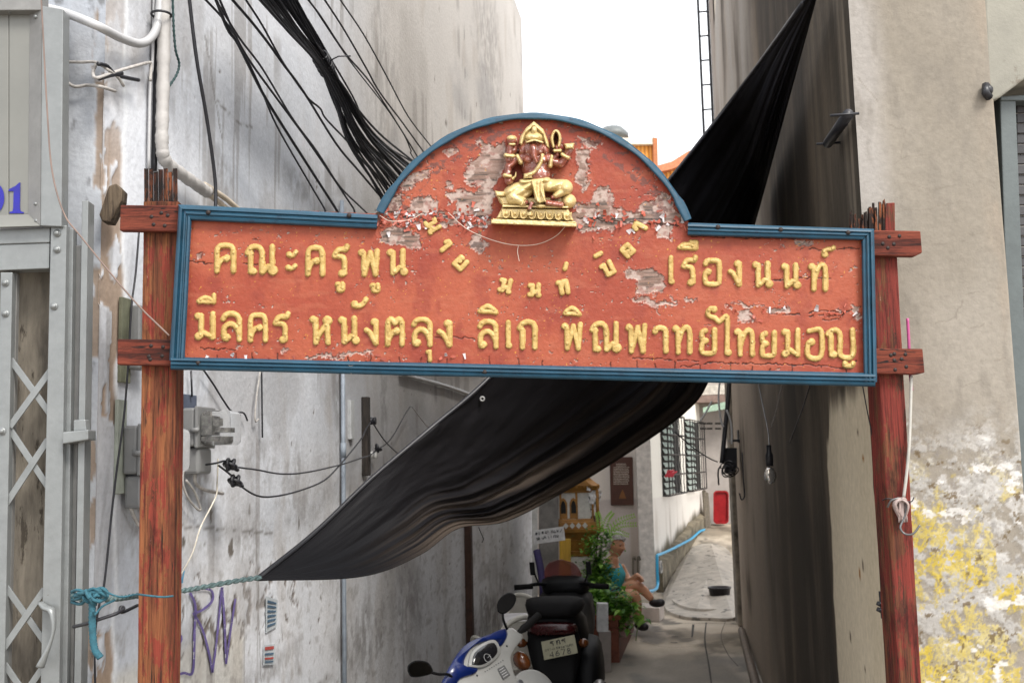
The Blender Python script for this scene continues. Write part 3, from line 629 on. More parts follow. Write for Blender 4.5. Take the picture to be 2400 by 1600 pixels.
for i in range(7):                                                  # rotten heads: uneven upright splinters
    for k in range(3):
        x = 338 + 79 * i / 7; top = 396 + rs.uniform(-1, 4) + (8 if i in (2, 5) else 0); o0 = -.045 - k * .027
        w_ = 79 / 7 * .975
        a = [SG.hit(x, 473, o0), SG.hit(x + w_, 473, o0), SG.hit(x + w_, 473, o0 - .024), SG.hit(x, 473, o0 - .024)]
        b = [SG.hit(x + .6 - 1, top, o0 - .002), SG.hit(x + w_ - .6 - 1, top + rs.uniform(-3, 3), o0 - .002), SG.hit(x + w_ - 1, top, o0 - .022), SG.hit(x, top, o0 - .022)]
        mb.hexa(a, b)
fixn(mb.mk('rotten_head', M_ROT, pl))
mb = MB()
for i in range(10):
    for k in range(3):
        x = 1992 + 84 * i / 10 + rs.uniform(-2, 2); top = np.interp(x, [1990, 2012, 2030, 2045, 2072, 2085], [505, 520, 490, 482, 478, 474]) + rs.uniform(-8, 10); o0 = -.045 - k * .03
        a = [SG.hit(x, 556, o0), SG.hit(x + 7.5, 556, o0), SG.hit(x + 7.5, 556, o0 - .026), SG.hit(x, 556, o0 - .026)]
        b = [SG.hit(x + 1, top, o0 - .004), SG.hit(x + 5.5, top + rs.uniform(-6, 6), o0 - .004), SG.hit(x + 6, top, o0 - .02), SG.hit(x, top, o0 - .02)]
        mb.hexa(a, b)
fixn(mb.mk('rotten_head', M_ROT, pr))
mb = MB(); mb.hexa([SG.hit(x, y, -.045) for x, y in ((2074, 556), (2098, 556), (2097, 475), (2076, 476))], [SG.hit(x, y, -.13) for x, y in ((2074, 556), (2098, 556), (2097, 475), (2076, 476))]); fixn(mb.mk('post_stub', M_POST2, pr, bev=.002))
def batten(c4, nails):
    a = [SG.hit(x, y, -.018) for x, y in c4]; mb = MB(); mb.hexa(a, [p - sn * .026 for p in a]); o = fixn(mb.mk('crossbar', M_BAT, sign, bev=.003))
    for x, y in nails:
        m2 = MB(); m2.lathe(SG.hit(x, y, -.018), [(.0001, .0012), (.005, .001), (.0055, -.003)], 9, sn); m2.mk('nail', M_NAIL, o, sm=True)
batten([(282, 480), (470, 482), (470, 543), (280, 540)], [(355, 508), (378, 499), (393, 505), (360, 526), (386, 529)])
batten([(275, 794), (455, 796), (455, 858), (274, 854)], [(354, 810), (382, 813), (349, 835), (380, 834), (352, 842)])
batten([(1990, 538), (2158, 541), (2162, 592), (2146, 600), (1990, 598)], [(2084, 555), (2108, 553), (2069, 571), (2095, 572), (2081, 581)])
batten([(1990, 815), (2163, 817), (2168, 873), (2150, 877), (1990, 874)], [(2088, 832), (2096, 829), (2122, 830), (2113, 841), (2096, 844), (2124, 859), (2098, 866)])
# ================================================================== BUILDINGS ON EITHER SIDE
M_WALL = attrmat('old lime plaster', .88, 55, .16, .5, 38, .006, .2)
M_WALLB = attrmat('stained render', .9, 30, .2, .35, 26, .006, .2)
M_DARK = mat('dark interior', (.02, .018, .016), .9)
lb = thing('plastered_building', LW.pt(0, 0), 'pale blue-grey plastered building with flaking paint, along the left side of the alley', 'building')
rb = thing('stained_building', RW.pt(0, 0), 'cream building whose alley side is streaked black with damp, on the right of the alley', 'building')

# --- left alley wall: s along the alley, z up.  Finer near the street
s_far = LW.sz(1249, 1080)[0]
ss = np.concatenate([np.arange(0, 2.2, .0085), np.arange(2.2, 4.5, .016), np.arange(4.5, s_far + .03, .035)]); ss[-1] = s_far
zz = np.concatenate([np.arange(0, 3.6, .0105), np.arange(3.6, 6.8, .04)])
S, Z = np.meshgrid(ss, zz)
SP = 1.9 * np.log1p(S / 1.4)                                     # marks grow larger with distance
base = lerp(np.ones(S.shape + (3,)) * np.array([.49, .515, .56]), [.63, .645, .68], sstep(.3, .7, fbm(S * 1.4, Z * 1.1, 5)))
warm = sstep(.0, 1.6, S - 1.6) * sstep(1.3, 2.6, Z); base = lerp(base, [.52, .485, .445], .85 * warm)
cream = sstep(.03, -.03, Z - 1.13 - .03 * fbm(S * 8, S * 0, 3)) * sstep(.02, -.02, S - 1.02); base = lerp(base, [.55, .53, .48], .8 * cream)
deep = sstep(1.3, 2.2, S) * sstep(2.1, 1.6, Z); base = lerp(base, [.66, .655, .66], .75 * deep)  # low wall deep in the alley painted lighter, making up for missing light
st = fbm(SP * 15, Z * 1.1 + 5, 5); base = lerp(base, [.40, .37, .345], .5 * sstep(.46, .8, .6 * st + .4 * fbm(SP * 6, Z * 3.0, 6)) * sstep(.9, 2.6, S + .6 * fbm(S * 2, Z, 2)))   # rain streaks
st2 = fbm(SP * 7 + 40, Z * .7, 5); base = lerp(base, [.34, .315, .29], .6 * sstep(.48, .75, .5 * st2 + .5 * fbm(SP * 3 + 4, Z * 1.6, 6)) * sstep(1.2, 2.4, S))
base = lerp(base, [.36, .31, .26], .3 * sstep(.6, .75, fbm(S * 5 + 9, Z * 2 + 3, 5)))
gr_ = fbm(SP * 13, Z * 8, 5)
base = lerp(base, [.25, .23, .21], .5 * sstep(.60, .78, gr_) * sstep(1.7, 1.0, Z) * sstep(.2, .7, S))
# flaked-off spots in a band at chest height
sp = fbm(S * 24 + .5 * fbm(S * 60, Z * 60, 2), Z * 19 + .4 * fbm(S * 50 + 5, Z * 50, 2), 7, .64); band = np.exp(-((Z - 1.20) / .16) ** 2) * sstep(.2, .5, S) * sstep(2.2, 1.4, S); band2 = .22 * np.exp(-((Z - .9) / .5) ** 2)
hole = sstep(.79 - .24 * np.maximum(band, band2), .83 - .24 * np.maximum(band, band2), sp); base = lerp(base, [.13, .105, .085], .9 * hole)
for (px, py, rx, rz) in ((541, 1286, .022, .035), (585, 1196, .01, .024), (494, 1205, .012, .03), (700, 1225, .01, .03), (683, 1038, .008, .012), (663, 1330, .035, .03), (430, 1270, .014, .02), (1010, 1180, .012, .04), (845, 1155, .01, .03)):
    a, b = LW.sz(px, py); d = np.hypot((S - a) / rx, (Z - b) / rz) + .9 * (fbm(S * 60, Z * 60, 3) - .5); base = lerp(base, [.10, .08, .06], .9 * sstep(1.1, .8, d))
for (px, py, rx, rz, k) in ((470, 1130, .10, .16, .6), (330, 1200, .08, .16, .7), (560, 1240, .25, .10, .4), (760, 1290, .22, .22, .5), (900, 960, .10, .3, .4), (420, 1180, .10, .12, .5), (740, 1330, .07, .06, .7), (960, 1400, .5, .25, .5), (1150, 1440, .9, .28, .65), (640, 1560, .4, .1, .4), (850, 1500, .5, .2, .5), (600, 1100, .3, .12, .35), (700, 1160, .2, .2, .45), (860, 1240, .3, .15, .5), (520, 420, .12, .12, .5), (700, 440, .3, .1, .35), (440, 60, .05, .5, .3), (900, 200, .4, .6, .35), (1150, 150, .8, 1., .4), (480, 900, .12, .1, .35), (790, 900, .06, .4, .45), (1080, 1000, .4, .3, .4)):
    a, b = LW.sz(px, py); d = np.hypot((S - a) / rx, (Z - b) / rz) + 1.5 * (fbm(S * 9 + px, Z * 6, 6, .62) - .5); base = lerp(base, [.20, .185, .175], min(1, k * 1.25) * sstep(1.1, .3, d) * sstep(.35, .6, fbm(S * 26, Z * 14 + px, 5, .62)))
base = lerp(base, [.24, .22, .205], .45 * sstep(.56, .72, fbm(SP * 38, Z * 26, 6, .66)) * sstep(2.2, 1.2, Z)); base = lerp(base, [.33, .32, .32], .5 * sstep(.54, .66, fbm(SP * 2.2 + 60, Z * 1.2 + 3, 6, .6)))
base = lerp(base, [.22, .20, .185], .5 * sstep(.60, .66, fbm(SP * 30, Z * .9 + 70, 4)) * sstep(.48, .6, fbm(SP * 3 + 8, Z * 2, 4)))
# brown bare plaster along the street corner
edge = S - .06 - .09 * fbm(Z * 5, Z * 0 + 2, 4); br = sstep(.02, .0, edge) * sstep(.41, .44, fbm(S * 22 + 5, Z * 9, 6)) * sstep(3.4, 2.4, Z) * (fbm(S * 2, Z * 1.3 + 4, 3) > .36)
base = lerp(base, [.30, .215, .15], .9 * br); base = lerp(base, [.70, .72, .74], .7 * sstep(.02, .0, np.abs(edge - .015)) * (1 - br))
crk = np.full(S.shape, 9.0)
for pts in (((480, 80), (520, 330)), ((510, 240), (560, 290), (590, 300)), ((600, 1250), (612, 1600)), ((1005, 1010), (1015, 1250)), ((400, 1230), (640, 1250)), ((1090, 280), (1090, 120), (1085, 10))):
    q = [LW.sz(*p) for p in pts]; crk = np.minimum(crk, polyd(S + .02 * (fbm(S * 20, Z * 20, 3) - .5), Z + .02 * (fbm(S * 20 + 7, Z * 20, 3) - .5), q))
base = lerp(base, [.2, .19, .18], .8 * sstep(.006, .002, crk))
hz = -.004 * hole - .005 * br + .006 * (fbm(S * 2.2, Z * 2.2, 4) - .5)
grid('alley_wall', LW.pts(S, Z, hz), M_WALL, lb, base)
# --- left pier, street face
sL = -FL.sz(144, 1080)[0] if FL.sz(144, 1080)[0] < 0 else FL.sz(144, 1080)[0]
fsgn = -1 if FL.sz(144, 1080)[0] < 0 else 1
S, Z = np.meshgrid(np.arange(0, .17, .006), np.arange(0, 5.2, .0115)); 
base = lerp(np.ones(S.shape + (3,)) * np.array([.42, .445, .49]), [.50, .52, .55], sstep(.3, .7, fbm(S * 3, Z * 2, 5)))
base = lerp(base, [.40, .41, .43], .5 * sstep(.55, .75, fbm(S * 12, Z * 4 + 8, 5))); br = sstep(.03, .02, S - .03 * (fbm(Z * 9, Z * 0, 4) - .4)) * sstep(.50, .53, fbm(S * 22 + 1, Z * 9.0, 6)); base = lerp(base, [.30, .22, .155], .85 * br)
base = .78 * lerp(base, [.08, .075, .07], .6 * sstep(.66, .72, fbm(S * 25, Z * 10, 4)))
PF = FL.pts(S * fsgn, Z, -.004 * br + .004 * (fbm(S * 4, Z * 4, 3) - .5))
grid('street_face', PF, M_WALL, lb, base)
mb = MB()      # the body of the building behind those faces, with its far return and roof slab
c0, c1 = LW.pt(.02, 0, -.03), LW.pt(s_far - .004, 0, -.012); ln = -LW.n3
poly = [c0, c1, c1 + ln * 6, c0 + ln * 6]; mb.prism([p + Vector((0, 0, .0)) for p in poly], Vector((0, 0, 6.75))); fixn(mb.mk('main_block', mat('grey render', (.4, .4, .41), .9), lb))

# --- right alley wall
s_end = RW.sz(1722, 1080)[0]; s_end2 = RW.sz(1664, 60)[0]
def paint_rw(S, Z):
    b = lerp(np.ones(S.shape + (3,)) * np.array([.52, .445, .325]), [.60, .52, .39], sstep(.3, .7, fbm(S * 2, Z, 4)))
    SQ = 1.6 * np.log1p(S / .9); stn = fbm(SQ * 5, Z * .5 + 3, 4) * .45 + fbm(SQ * 4 + 9, Z * 1.7, 6) * .4 + fbm(SQ * 22, Z * 1.3, 4) * .15
    sb, zt = RW.sz(1946, 1250)[0], RW.sz(1960, 925)[1]
    cl = sstep(sb - .01, sb + .03, S + .16 * (fbm(Z * 2, Z * 0 + 5, 4) - .5) + .03 * (fbm(Z * 16, Z * 0, 3) - .5) + .4 * sstep(zt - .28, zt, Z) * fbm(S * 6, S * 0 + 2, 3))
    cl = np.maximum(cl, sstep(zt - .06, zt + .04, Z + .14 * (fbm(S * 9, S * 0, 4) - .5)) * .97)
    up = sstep(2.3, 5.0, Z)
    drk = lerp(np.ones(S.shape + (3,)) * np.array([.055, .042, .030]), [.20, .155, .11], sstep(.42, .75, stn))
    drk = drk * (.55 + .45 * sstep(1.6, 3.2, S))[..., None]; far = sstep(2.6, 6.5, S); drk = lerp(drk, [.36, .30, .245], .9 * far * sstep(.22, .5, stn)); drk = lerp(drk, [.26, .215, .165], .8 * sstep(.60, .70, fbm(SQ * 5 + 3, Z * .35 + 7, 3)) * sstep(1.9, 2.6, Z) * .6)  # far end painted lighter: daylight there is put into the wall colour
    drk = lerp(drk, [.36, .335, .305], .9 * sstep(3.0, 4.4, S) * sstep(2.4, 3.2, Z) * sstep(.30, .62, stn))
    b = lerp(b, drk, np.clip(cl, 0, 1)) if False else b + (drk - b) * cl[..., None]
    b = lerp(b, [.62, .58, .5], .95 * sstep(.035, .02, S - .012 * fbm(Z * 9, Z * 0, 3)) * (Z < 2))
    for (px, py) in ((2010, 1010), (2023, 1075), (2023, 1325), (2016, 1345), (1993, 1492), (2027, 1570)):
        a, z = RW.sz(px, py); k = (np.abs(S - a) < .016) & (np.abs(Z - z) < .011); b = np.where(k[..., None], np.array([.30, .15, .05]) if py in (1345, 1075) else np.array([.19, .15, .11]), b)
    return b
ss = np.concatenate([np.arange(0, 1.2, .008), np.arange(1.2, 3.5, .016), np.arange(3.5, s_end, .05), [s_end]])
S, Z = np.meshgrid(ss, np.concatenate([np.arange(0, 2.5, .016), np.arange(2.5, 6.4, .03)]))
grid('alley_wall', RW.pts(S, Z, .004 * (fbm(S * 3, Z * 3, 4) - .5)), M_WALLB, rb, paint_rw(S, Z))
S, Z = np.meshgrid(np.concatenate([np.arange(s_end - .005, s_end2, .06), [s_end2]]), np.arange(3.55, 10.0, .045))
grid('upper_wall', RW.pts(S, Z, .002), M_WALLB, rb, paint_rw(S, Z) * np.array([.9, .86, .85]))
rn = -RW.n3; mb = MB(); a1, a2 = RW.pt(s_end - .004, 0, -.012), RW.pt(s_end2, 0, -.012)
mb.prism([a1, a1 + rn * 5, FR.pt(5, 0, -.5), FR.pt(.44, 0, -.46), RW.pt(.45, 0, -.02)], Vector((0, 0, 6.35))); mb.prism([a1 + Vector((0, 0, 3.56)) + RW.d3 * .01, a2 + Vector((0, 0, 3.56)), a2 + rn * 5 + Vector((0, 0, 3.56)), a1 + rn * 5 + Vector((0, 0, 3.56)) + RW.d3 * .01], Vector((0, 0, 6.4)))
fixn(mb.mk('main_block', mat('brown render', (.3, .27, .23), .9), rb))
# --- right pier, street face
w2 = FR.sz(2345, 900)[0]
S, Z = np.meshgrid(np.arange(0, .43, .0036), np.concatenate([np.arange(0.9, 3.35, .0036), np.arange(3.36, 5.5, .03)]))
base = lerp(np.ones(S.shape + (3,)) * np.array([.225, .205, .175]), [.27, .25, .22], sstep(.3, .7, fbm(S * 3, Z * 2, 5)))
base = lerp(base, [.33, .32, .315], .7 * sstep(.12, .03, S + .05 * (fbm(Z * 5, Z * 0 + 4, 4) - .5)) * sstep(2.15, 2.5, Z))
base = lerp(base, [.18, .165, .145], .5 * sstep(.5, .8, fbm(S * 28, Z * 10 + 4, 5)))
low = sstep(1.86, 1.70, Z + .16 * (fbm(S * 9, Z * 9, 6, .62) - .5))
nA = fbm(S * 26 + 2, Z * 30, 7, .68); nB = fbm(S * 11 + 30, Z * 10, 7, .62); nC = fbm(S * 60 + 60, Z * 52, 6, .7); nD = fbm(S * 5 + 3, Z * 4.5 + 70, 4)
wm = low * sstep(.44, .56, nA); base = lerp(base, [.37, .37, .365], .75 * wm); base = lerp(base, [.45, .45, .45], .7 * low * sstep(.56, .66, fbm(S * 18 + 9, Z * 22 + 33, 7, .66)))
yl = sstep(1.72, 1.55, Z) * sstep(.52, .55, nB * .62 + nD * .38 + .16 * (nC - .5)) * sstep(.42, .37, S + .05 * (nA - .5)); yc = lerp(np.ones(S.shape + (3,)) * np.array([.44, .34, .035]), [.42, .36, .15], sstep(.4, .65, fbm(S * 20, Z * 20 + 8, 6, .66))); base = base + (yc - base) * (.85 * yl * sstep(.36, .46, nC))[..., None]
base = lerp(base, [.20, .19, .185], .7 * low * sstep(.57, .62, nC) * sstep(.4, .6, nB)); base = lerp(base, [.12, .085, .045], .85 * low * sstep(.66, .70, fbm(S * 34, Z * 34, 6, .66)))
g = low * sstep(.6, .64, nC)
base = lerp(base, [.56, .56, .56], .85 * low * sstep(.665, .69, fbm(S * 13 + 19, Z * 24 + 3, 6, .6)))
cr_ = np.full(S.shape, 9.0)
for pts in (((2010, 180), (2060, 240)), ((2080, 290), (2125, 305), (2110, 370), (2190, 360)), ((2110, 370), (2095, 385)), ((2120, 430), (2180, 445), (2240, 435)), ((2100, 495), (2180, 490), (2250, 470)), ((2260, 555), (2300, 545)), ((2180, 575), (2260, 565)), ((2195, 755), (2240, 745), (2275, 770), (2310, 755)), ((2255, 690), (2305, 685)), ((2300, 845), (2360, 840)), ((2240, 745), (2255, 700)), ((2250, 910), (2300, 890)), ((2360, 1215), (2400, 1245))):
    q = [FR.sz(*p) for p in pts]; cr_ = np.minimum(cr_, polyd(S + .015 * (fbm(S * 40, Z * 40, 3) - .5), Z + .015 * (fbm(S * 40 + 7, Z * 40, 3) - .5), q))
base = lerp(base, [.19, .17, .145], .6 * sstep(.0022, .0008, cr_))
sdn = sstep(.34, .42, S + .02 * (fbm(Z * 6, Z * 0, 3) - .5)); base = lerp(base, [.30, .25, .20], .5 * sdn * sstep(.4, .7, fbm(S * 20, Z * 6, 4)))
hh = -.002 * low + .0016 * wm * (1 - g) + .0012 * yl + .0025 * (fbm(S * 5, Z * 5, 4) - .5) - .05 * sstep(.405, .43, S) ** 2
base = base * np.array([.98, .95, .91]); grid('street_face', FR.pts(S, Z, hh), M_WALL, rb, base)
mb = MB(); a = FR.pt(.012, 0, -.012); mb.prism([a, FR.pt(.42, 0, -.07), FR.pt(.42, 0, -.4), FR.pt(.10, 0, -.4)], Vector((0, 0, 5.4))); fixn(mb.mk('pier', mat('pier render', (.2, .19, .17), .9), rb))
# low part of the pier face, under the picture
mb = MB(); mb.prism([FR.pt(.0, 0, 0), FR.pt(.41, 0, -.0), FR.pt(.41, 0, -.05), FR.pt(.0, 0, -.011)], Vector((0, 0, .899))); fixn(mb.mk('pier_foot', mat('pier foot', (.3, .27, .2), .9), rb))
# ================================================================== GROUND
M_GROUND = attrmat('worn concrete', .75, 40, .2, .4, 30, .005, .35)
def ground_z(x, y):
    """the lane is level up to the house and then climbs"""
    return 0.62 * sstep(13.2, 18.5, np.asarray(y, float))
xs = np.concatenate([[-60, -20, -8, -3], np.arange(-1.6, 4.6, .05), [6, 10, 25, 60]]); ys = np.concatenate([[-40, -10, -2, 1], np.arange(2, 20, .06), [24, 30, 50, 90]])
X, Y = np.meshgrid(xs, ys); Zg = ground_z(X, Y)
c = lerp(np.ones(X.shape + (3,)) * np.array([.38, .32, .25]), [.54, .46, .36], sstep(.3, .7, fbm(X * 1.3, Y * 1.1, 5)))
c = lerp(c, [.15, .135, .12], .85 * sstep(.48, .66, fbm(X * 3, Y * 1.5 + 8, 5))); c = lerp(c, [.09, .08, .07], .8 * sstep(.56, .66, fbm(X * 4.5 + 9, Y * 2.2, 6, .62))); c = lerp(c, [.13, .105, .07], .6 * sstep(.5, .66, fbm(X * 2 + 30, Y * 1.2 + 4, 5))); c = lerp(c, [.20, .19, .175], .5 * sstep(10.4, 9.6, Y + .5 * fbm(X * 2, Y * 2, 3)))
P = np.dstack([X, Y, Zg])
grid('ground', P, M_GROUND, None, c, kind='structure')
# raised slabs: a half-round apron and a patched strip
def slab(name, pts, h, colr, n=5):
    Q = [gnd(x, y) for x, y in pts]; Q = smooth([(p.x, p.y) for p in Q], n); mb = MB()
    A = [Vector((p.x, p.y, float(ground_z(p.x, p.y)) - .01)) for p in Q]; B = [Vector((p.x, p.y, float(ground_z(p.x, p.y)) + h)) for p in Q]
    mb.hexa(A, B); return fixn(mb.mk(name, mat(name + ' concrete', colr, .6, 0, .3, 5, .3, 40, spots=((.14, .13, .115), 7, .58)), None, kind='structure', bev=.006))
slab('ground_apron', [(1555, 1400), (1560, 1432), (1600, 1450), (1660, 1454), (1728, 1450), (1730, 1400), (1712, 1350), (1640, 1345), (1590, 1365)], .035, (.40, .355, .30))
slab('ground_patch', [(1572, 1398), (1578, 1420), (1620, 1437), (1690, 1438), (1715, 1420), (1708, 1360), (1640, 1352), (1598, 1370)], .065, (.46, .41, .35))
def joint(pts, w=.012):
    Q = smooth([gnd(x, y, .004) for x, y in pts], 6); mb = MB(); V = []
    for i, p in enumerate(Q):
        d = (Q[min(i + 1, len(Q) - 1)] - Q[max(i - 1, 0)]).normalized(); a = Vector((-d.y, d.x, 0)) * w * (.7 + .6 * random.random()) / 2; V += [p - a, p + a]
    mb.add(V, [(2 * i, 2 * i + 1, 2 * i + 3, 2 * i + 2) for i in range(len(Q) - 1)]); mb.mk('ground_joint', mat('joint dirt', (.05, .045, .04), .9), None, kind='structure')
joint([(1655, 1458), (1652, 1500), (1662, 1560), (1672, 1640)]); joint([(1490, 1462), (1560, 1461), (1640, 1459), (1728, 1462)]); joint([(1625, 1462), (1622, 1492)], .02); joint([(1700, 1455), (1690, 1490), (1705, 1530), (1730, 1560)], .006); joint([(1500, 1500), (1560, 1515), (1655, 1512)], .006); joint([(1575, 1490), (1590, 1491)], .03); joint([(1572, 1504), (1588, 1505)], .03); joint([(1600, 1350), (1650, 1330), (1700, 1335)], .01)
# ================================================================== LEFT SIDE: gate, panel, meters, pipes
M_SILVER = mat('silver painted steel', (.195, .205, .205), .38, .25, .12, 20, .15, 70, spots=((.10, .075, .05), 45, .69))
M_SILVERD = mat('grey painted steel', (.19, .187, .18), .45, .2, .15, 20, .1)
M_PLASTIC = mat('grey meter plastic', (.17, .172, .172), .5, 0, .1, 20, .05)
M_BLACK = mat('black cable sheath', (.012, .012, .016), .45, 0, .2)
M_GLASS, _t, _b = newmat('clear plastic'); _b.inputs['Base Color'].default_value = (.92, .93, .93, 1); _b.inputs['Roughness'].default_value = .08; _b.inputs['Transmission Weight'].default_value = .96; _b.inputs['IOR'].default_value = 1.18
M_WIRE = mat('weathered pale wire', (.36, .34, .32), .7, 0, .35, 60)
M_WOODG = mat('grey weathered wood', (.12, .10, .075), .85, 0, .5, 12, .5, 40, stretch=(6, 6, .6))
GP = VPlane(pxat(100, 1080, 2.86), STREET)
gn = GP.n3
def gbox(mb, c4, off, dep):
    a = [GP.hit(x, y, off) for x, y in c4]; mb.hexa(a, [p - gn * dep for p in a])
gate = thing('folding_gate', GP.pt(-.2, 0), 'silver painted folding steel lattice gate with bolts and a lever handle', 'gate')
def gpart(name, c4, off=0, dep=.025, m=None, bev=.002):
    mb = MB(); gbox(mb, c4, off, dep); return fixn(mb.mk(name, m or M_SILVER, gate, bev=bev))
YB = 2520
def ext(l0, r0, y0, l1, r1, y1=1600):
    k = (YB - y0) / (y1 - y0); return [(l0, y0), (r0, y0), (r0 + (r1 - r0) * k, YB), (l0 + (l1 - l0) * k, YB)]
gpart('top_rail', [(-60, 540), (117, 533), (116, 568), (-60, 574)], .004, .05)
gpart('top_rail', [(-60, 575), (116, 569), (115, 629), (-60, 636)], .0, .05)
gpart('stile', ext(1, 29, 638, -14, 10), .0, .028)
gpart('stile', ext(119, 156, 528, 95, 139), .012, .03)
gpart('channel', ext(157, 172, 536, 140, 157), -.01, .03)
gpart('channel_web', ext(173, 191, 575, 158, 172), -.035, .02, M_SILVERD)
gpart('channel', ext(192, 207, 470, 173, 190), -.004, .05)
gpart('slat', ext(32, 40, 640, 14, 20), -.03, .02, M_SILVERD)
for i, (p, q) in enumerate((((24, 842), (116, 968)), ((118, 868), (22, 1000)), ((22, 1005), (112, 1140)), ((112, 1030), (14, 1180)), ((4, 1362), (106, 1506)), ((104, 1380), (-4, 1536)), ((-4, 1535), (96, 1682)), ((98, 1566), (-8, 1720)))):
    d = Vector((q[0] - p[0], q[1] - p[1])).normalized(); a = Vector((-d.y, d.x)) * 7.5
    gpart('lattice_bar', [(p[0] - a.x, p[1] - a.y), (q[0] - a.x, q[1] - a.y), (q[0] + a.x, q[1] + a.y), (p[0] + a.x, p[1] + a.y)], -.006 - .006 * (i % 2 == 0), .005, None, .001)
for x, y, o in ((134, 547, .012), (134, 585, .012), (127, 718, .012), (13, 663, 0), (13, 735, 0), (5, 1010, 0)):
    mb = MB(); mb.lathe(GP.hit(x, y, o), [(.0001, .009), (.005, .0085), (.007, .005), (.0075, .003), (.0105, .0028), (.0105, -.002)], 10, gn); mb.mk('bolt', M_SILVER, gate, sm=True)
mb = MB(); gbox(mb, [(146, 1012), (207, 1006), (207, 1030), (146, 1040)], .035, .06); gbox(mb, [(172, 984), (200, 982), (203, 1008), (172, 1011)], .02, .03); fixn(mb.mk('lock_bracket', M_SILVER, gate, bev=.003))
mb = MB(); hp = smooth([GP.hit(x, y, .03 + o) for x, y, o in ((95, 1412, -.01), (108, 1424, .0), (122, 1432, .012), (126, 1470, .02), (120, 1500, .024), (106, 1535, .026), (94, 1562, .024))], 5)
mb.tube(hp, [.009 + .004 * math.sin(i * .25) for i in range(len(hp))], 8, flat=.6); mb.mk('lever_handle', M_SILVER, gate, sm=True)
mb = MB(); a = [GP.hit(x, y, -.10) for x, y in ((-120, 600), (170, 590), (150, YB), (-160, YB))]; mb.hexa(a, [p - gn * .03 for p in a])
M_PANEL = mat('peeling brown panel', (.08, .065, .048), .9, 0, .5, 9, .8, 30, c2=(.19, .165, .13), stretch=(2.5, 2.5, .5), spots=((.035, .027, .018), 12, .6))
fixn(mb.mk('door_panel', M_PANEL, lb))
# --- metal panel with the house number
M_PANELG = mat('grey enamelled sheet', (.165, .165, .15), .42, .1, .1, 4, .05, 30); M_NUM = mat('blue number paint', (.006, .004, .24), .4)
mp = thing('sheet_panel', GP.hit(40, 528, .0), 'grey sheet metal panel with a dark blue house number above the folding gate', 'panel')
def ppart(name, c4, off, dep, m, bev=.002):
    mb = MB(); a = [GP.hit(x, y, off) for x, y in c4]; mb.hexa(a, [p - gn * dep for p in a]); return fixn(mb.mk(name, m, mp, bev=bev))
ppart('sheet', [(-260, 24), (20, 28), (20, 506), (-260, 512)], .0, .01, M_PANELG)
ppart('sheet', [(21, 28), (72, 29), (68, 502), (21, 506)], .0, .01, M_PANELG)
mb = MB(); A = [GP.hit(x, y, o) for x, y, o in ((70, 30, .002), (98, 20, .03), (94, 528, .03), (66, 502, .002))]; mb.hexa(A, [p - gn * .012 for p in A]); fixn(mb.mk('bevelled_frame', M_SILVERD, mp))
mb = MB(); A = [GP.hit(x, y, o) for x, y, o in ((-260, 512, .002), (66, 502, .002), (94, 529, .03), (-260, 540, .03))]; mb.hexa(A, [p - gn * .012 for p in A]); fixn(mb.mk('bevelled_frame', M_PANELG, mp))
ppart('outer_frame', [(98, 14), (148, 22), (144, 531), (94, 529)], .028, .05, M_SILVER)
ppart('head_frame', [(-260, -40), (98, -36), (98, 24), (-260, 26)], .03, .05, M_SILVERD)
n1_ = [(20, 444), (36, 436), (45, 428), (47, 428), (46, 488), (48, 495), (55, 497), (55, 500), (22, 500), (22, 497), (29, 495), (31, 488), (32, 448), (20, 448)]
mb = MB(); mb.prism([GP.hit(x, y, .003) for x, y in n1_], -gn * .003); fixn(mb.mk('house_number', M_NUM, mp))
mb = MB(); th = [2 * math.pi * i / 28 for i in range(28)]
A = [GP.hit(-14 + 24 * math.cos(t), 464 + 36 * math.sin(t), .003) for t in th]; B = [GP.hit(-14 + 11 * math.cos(t), 464 + 31 * math.sin(t), .003) for t in th]
mb.add(A + B, [(i, (i + 1) % 28, 28 + (i + 1) % 28, 28 + i) for i in range(28)]); fixn(mb.mk('house_number', M_NUM, mp))
for x, y in ((84, 40), (84, 478), (86, 518), (22, 26)): mb = MB(); mb.lathe(GP.hit(x, y, .018), [(.0001, .006), (.005, .004), (.006, -.006)], 8, gn); mb.mk('rivet', M_SILVER, mp, sm=True)

# --- pipes and wires on the left wall
def wl(pts, off=.02): return [(FL if x < 226 else LW).hit(x, y, off) for x, y in pts]
def single(name, label, cat, pts, r, m, off=.02, seg=8, n=8, group=None, rfun=None, P3=None):
    P = smooth(P3 or wl(pts, off), n); mb = MB(); mb.tube(P, [rfun(i) for i in range(len(P))] if rfun else r, seg); return mb.mk(name, m, sm=True, label=label, cat=cat, group=group)
M_CONDUIT = mat('light grey plastic conduit', (.40, .40, .405), .4, 0, .08); M_WRAP = mat('taped pipe wrap', (.38, .365, .35), .6, 0, .12, 30, .3, 60); M_BEIGE = mat('beige hose', (.42, .36, .28), .6)
single('flexible_conduit', 'ribbed light grey flexible conduit looping from above the number panel', 'conduit', [(-30, 6), (40, 10), (90, 16), (150, 30), (226, 60), (285, 90), (330, 102), (358, 84), (371, 45), (377, -40)], .013, M_CONDUIT, .035, 12, 26, rfun=lambda i: .0135 if i % 2 else .0118)
ins = [(386, -40), (384, 100), (381, 250), (380, 345), (390, 380), (425, 408), (468, 438), (486, 450)]
single('insulated_pipe', 'thick air-conditioning pipe wrapped in pale tape, bending towards the sign', 'pipe', ins, .02, M_WRAP, .045, 12, 12, rfun=lambda i: .0195 + .0016 * ((i * 5) % 12 < 5) + .001 * math.sin(i))
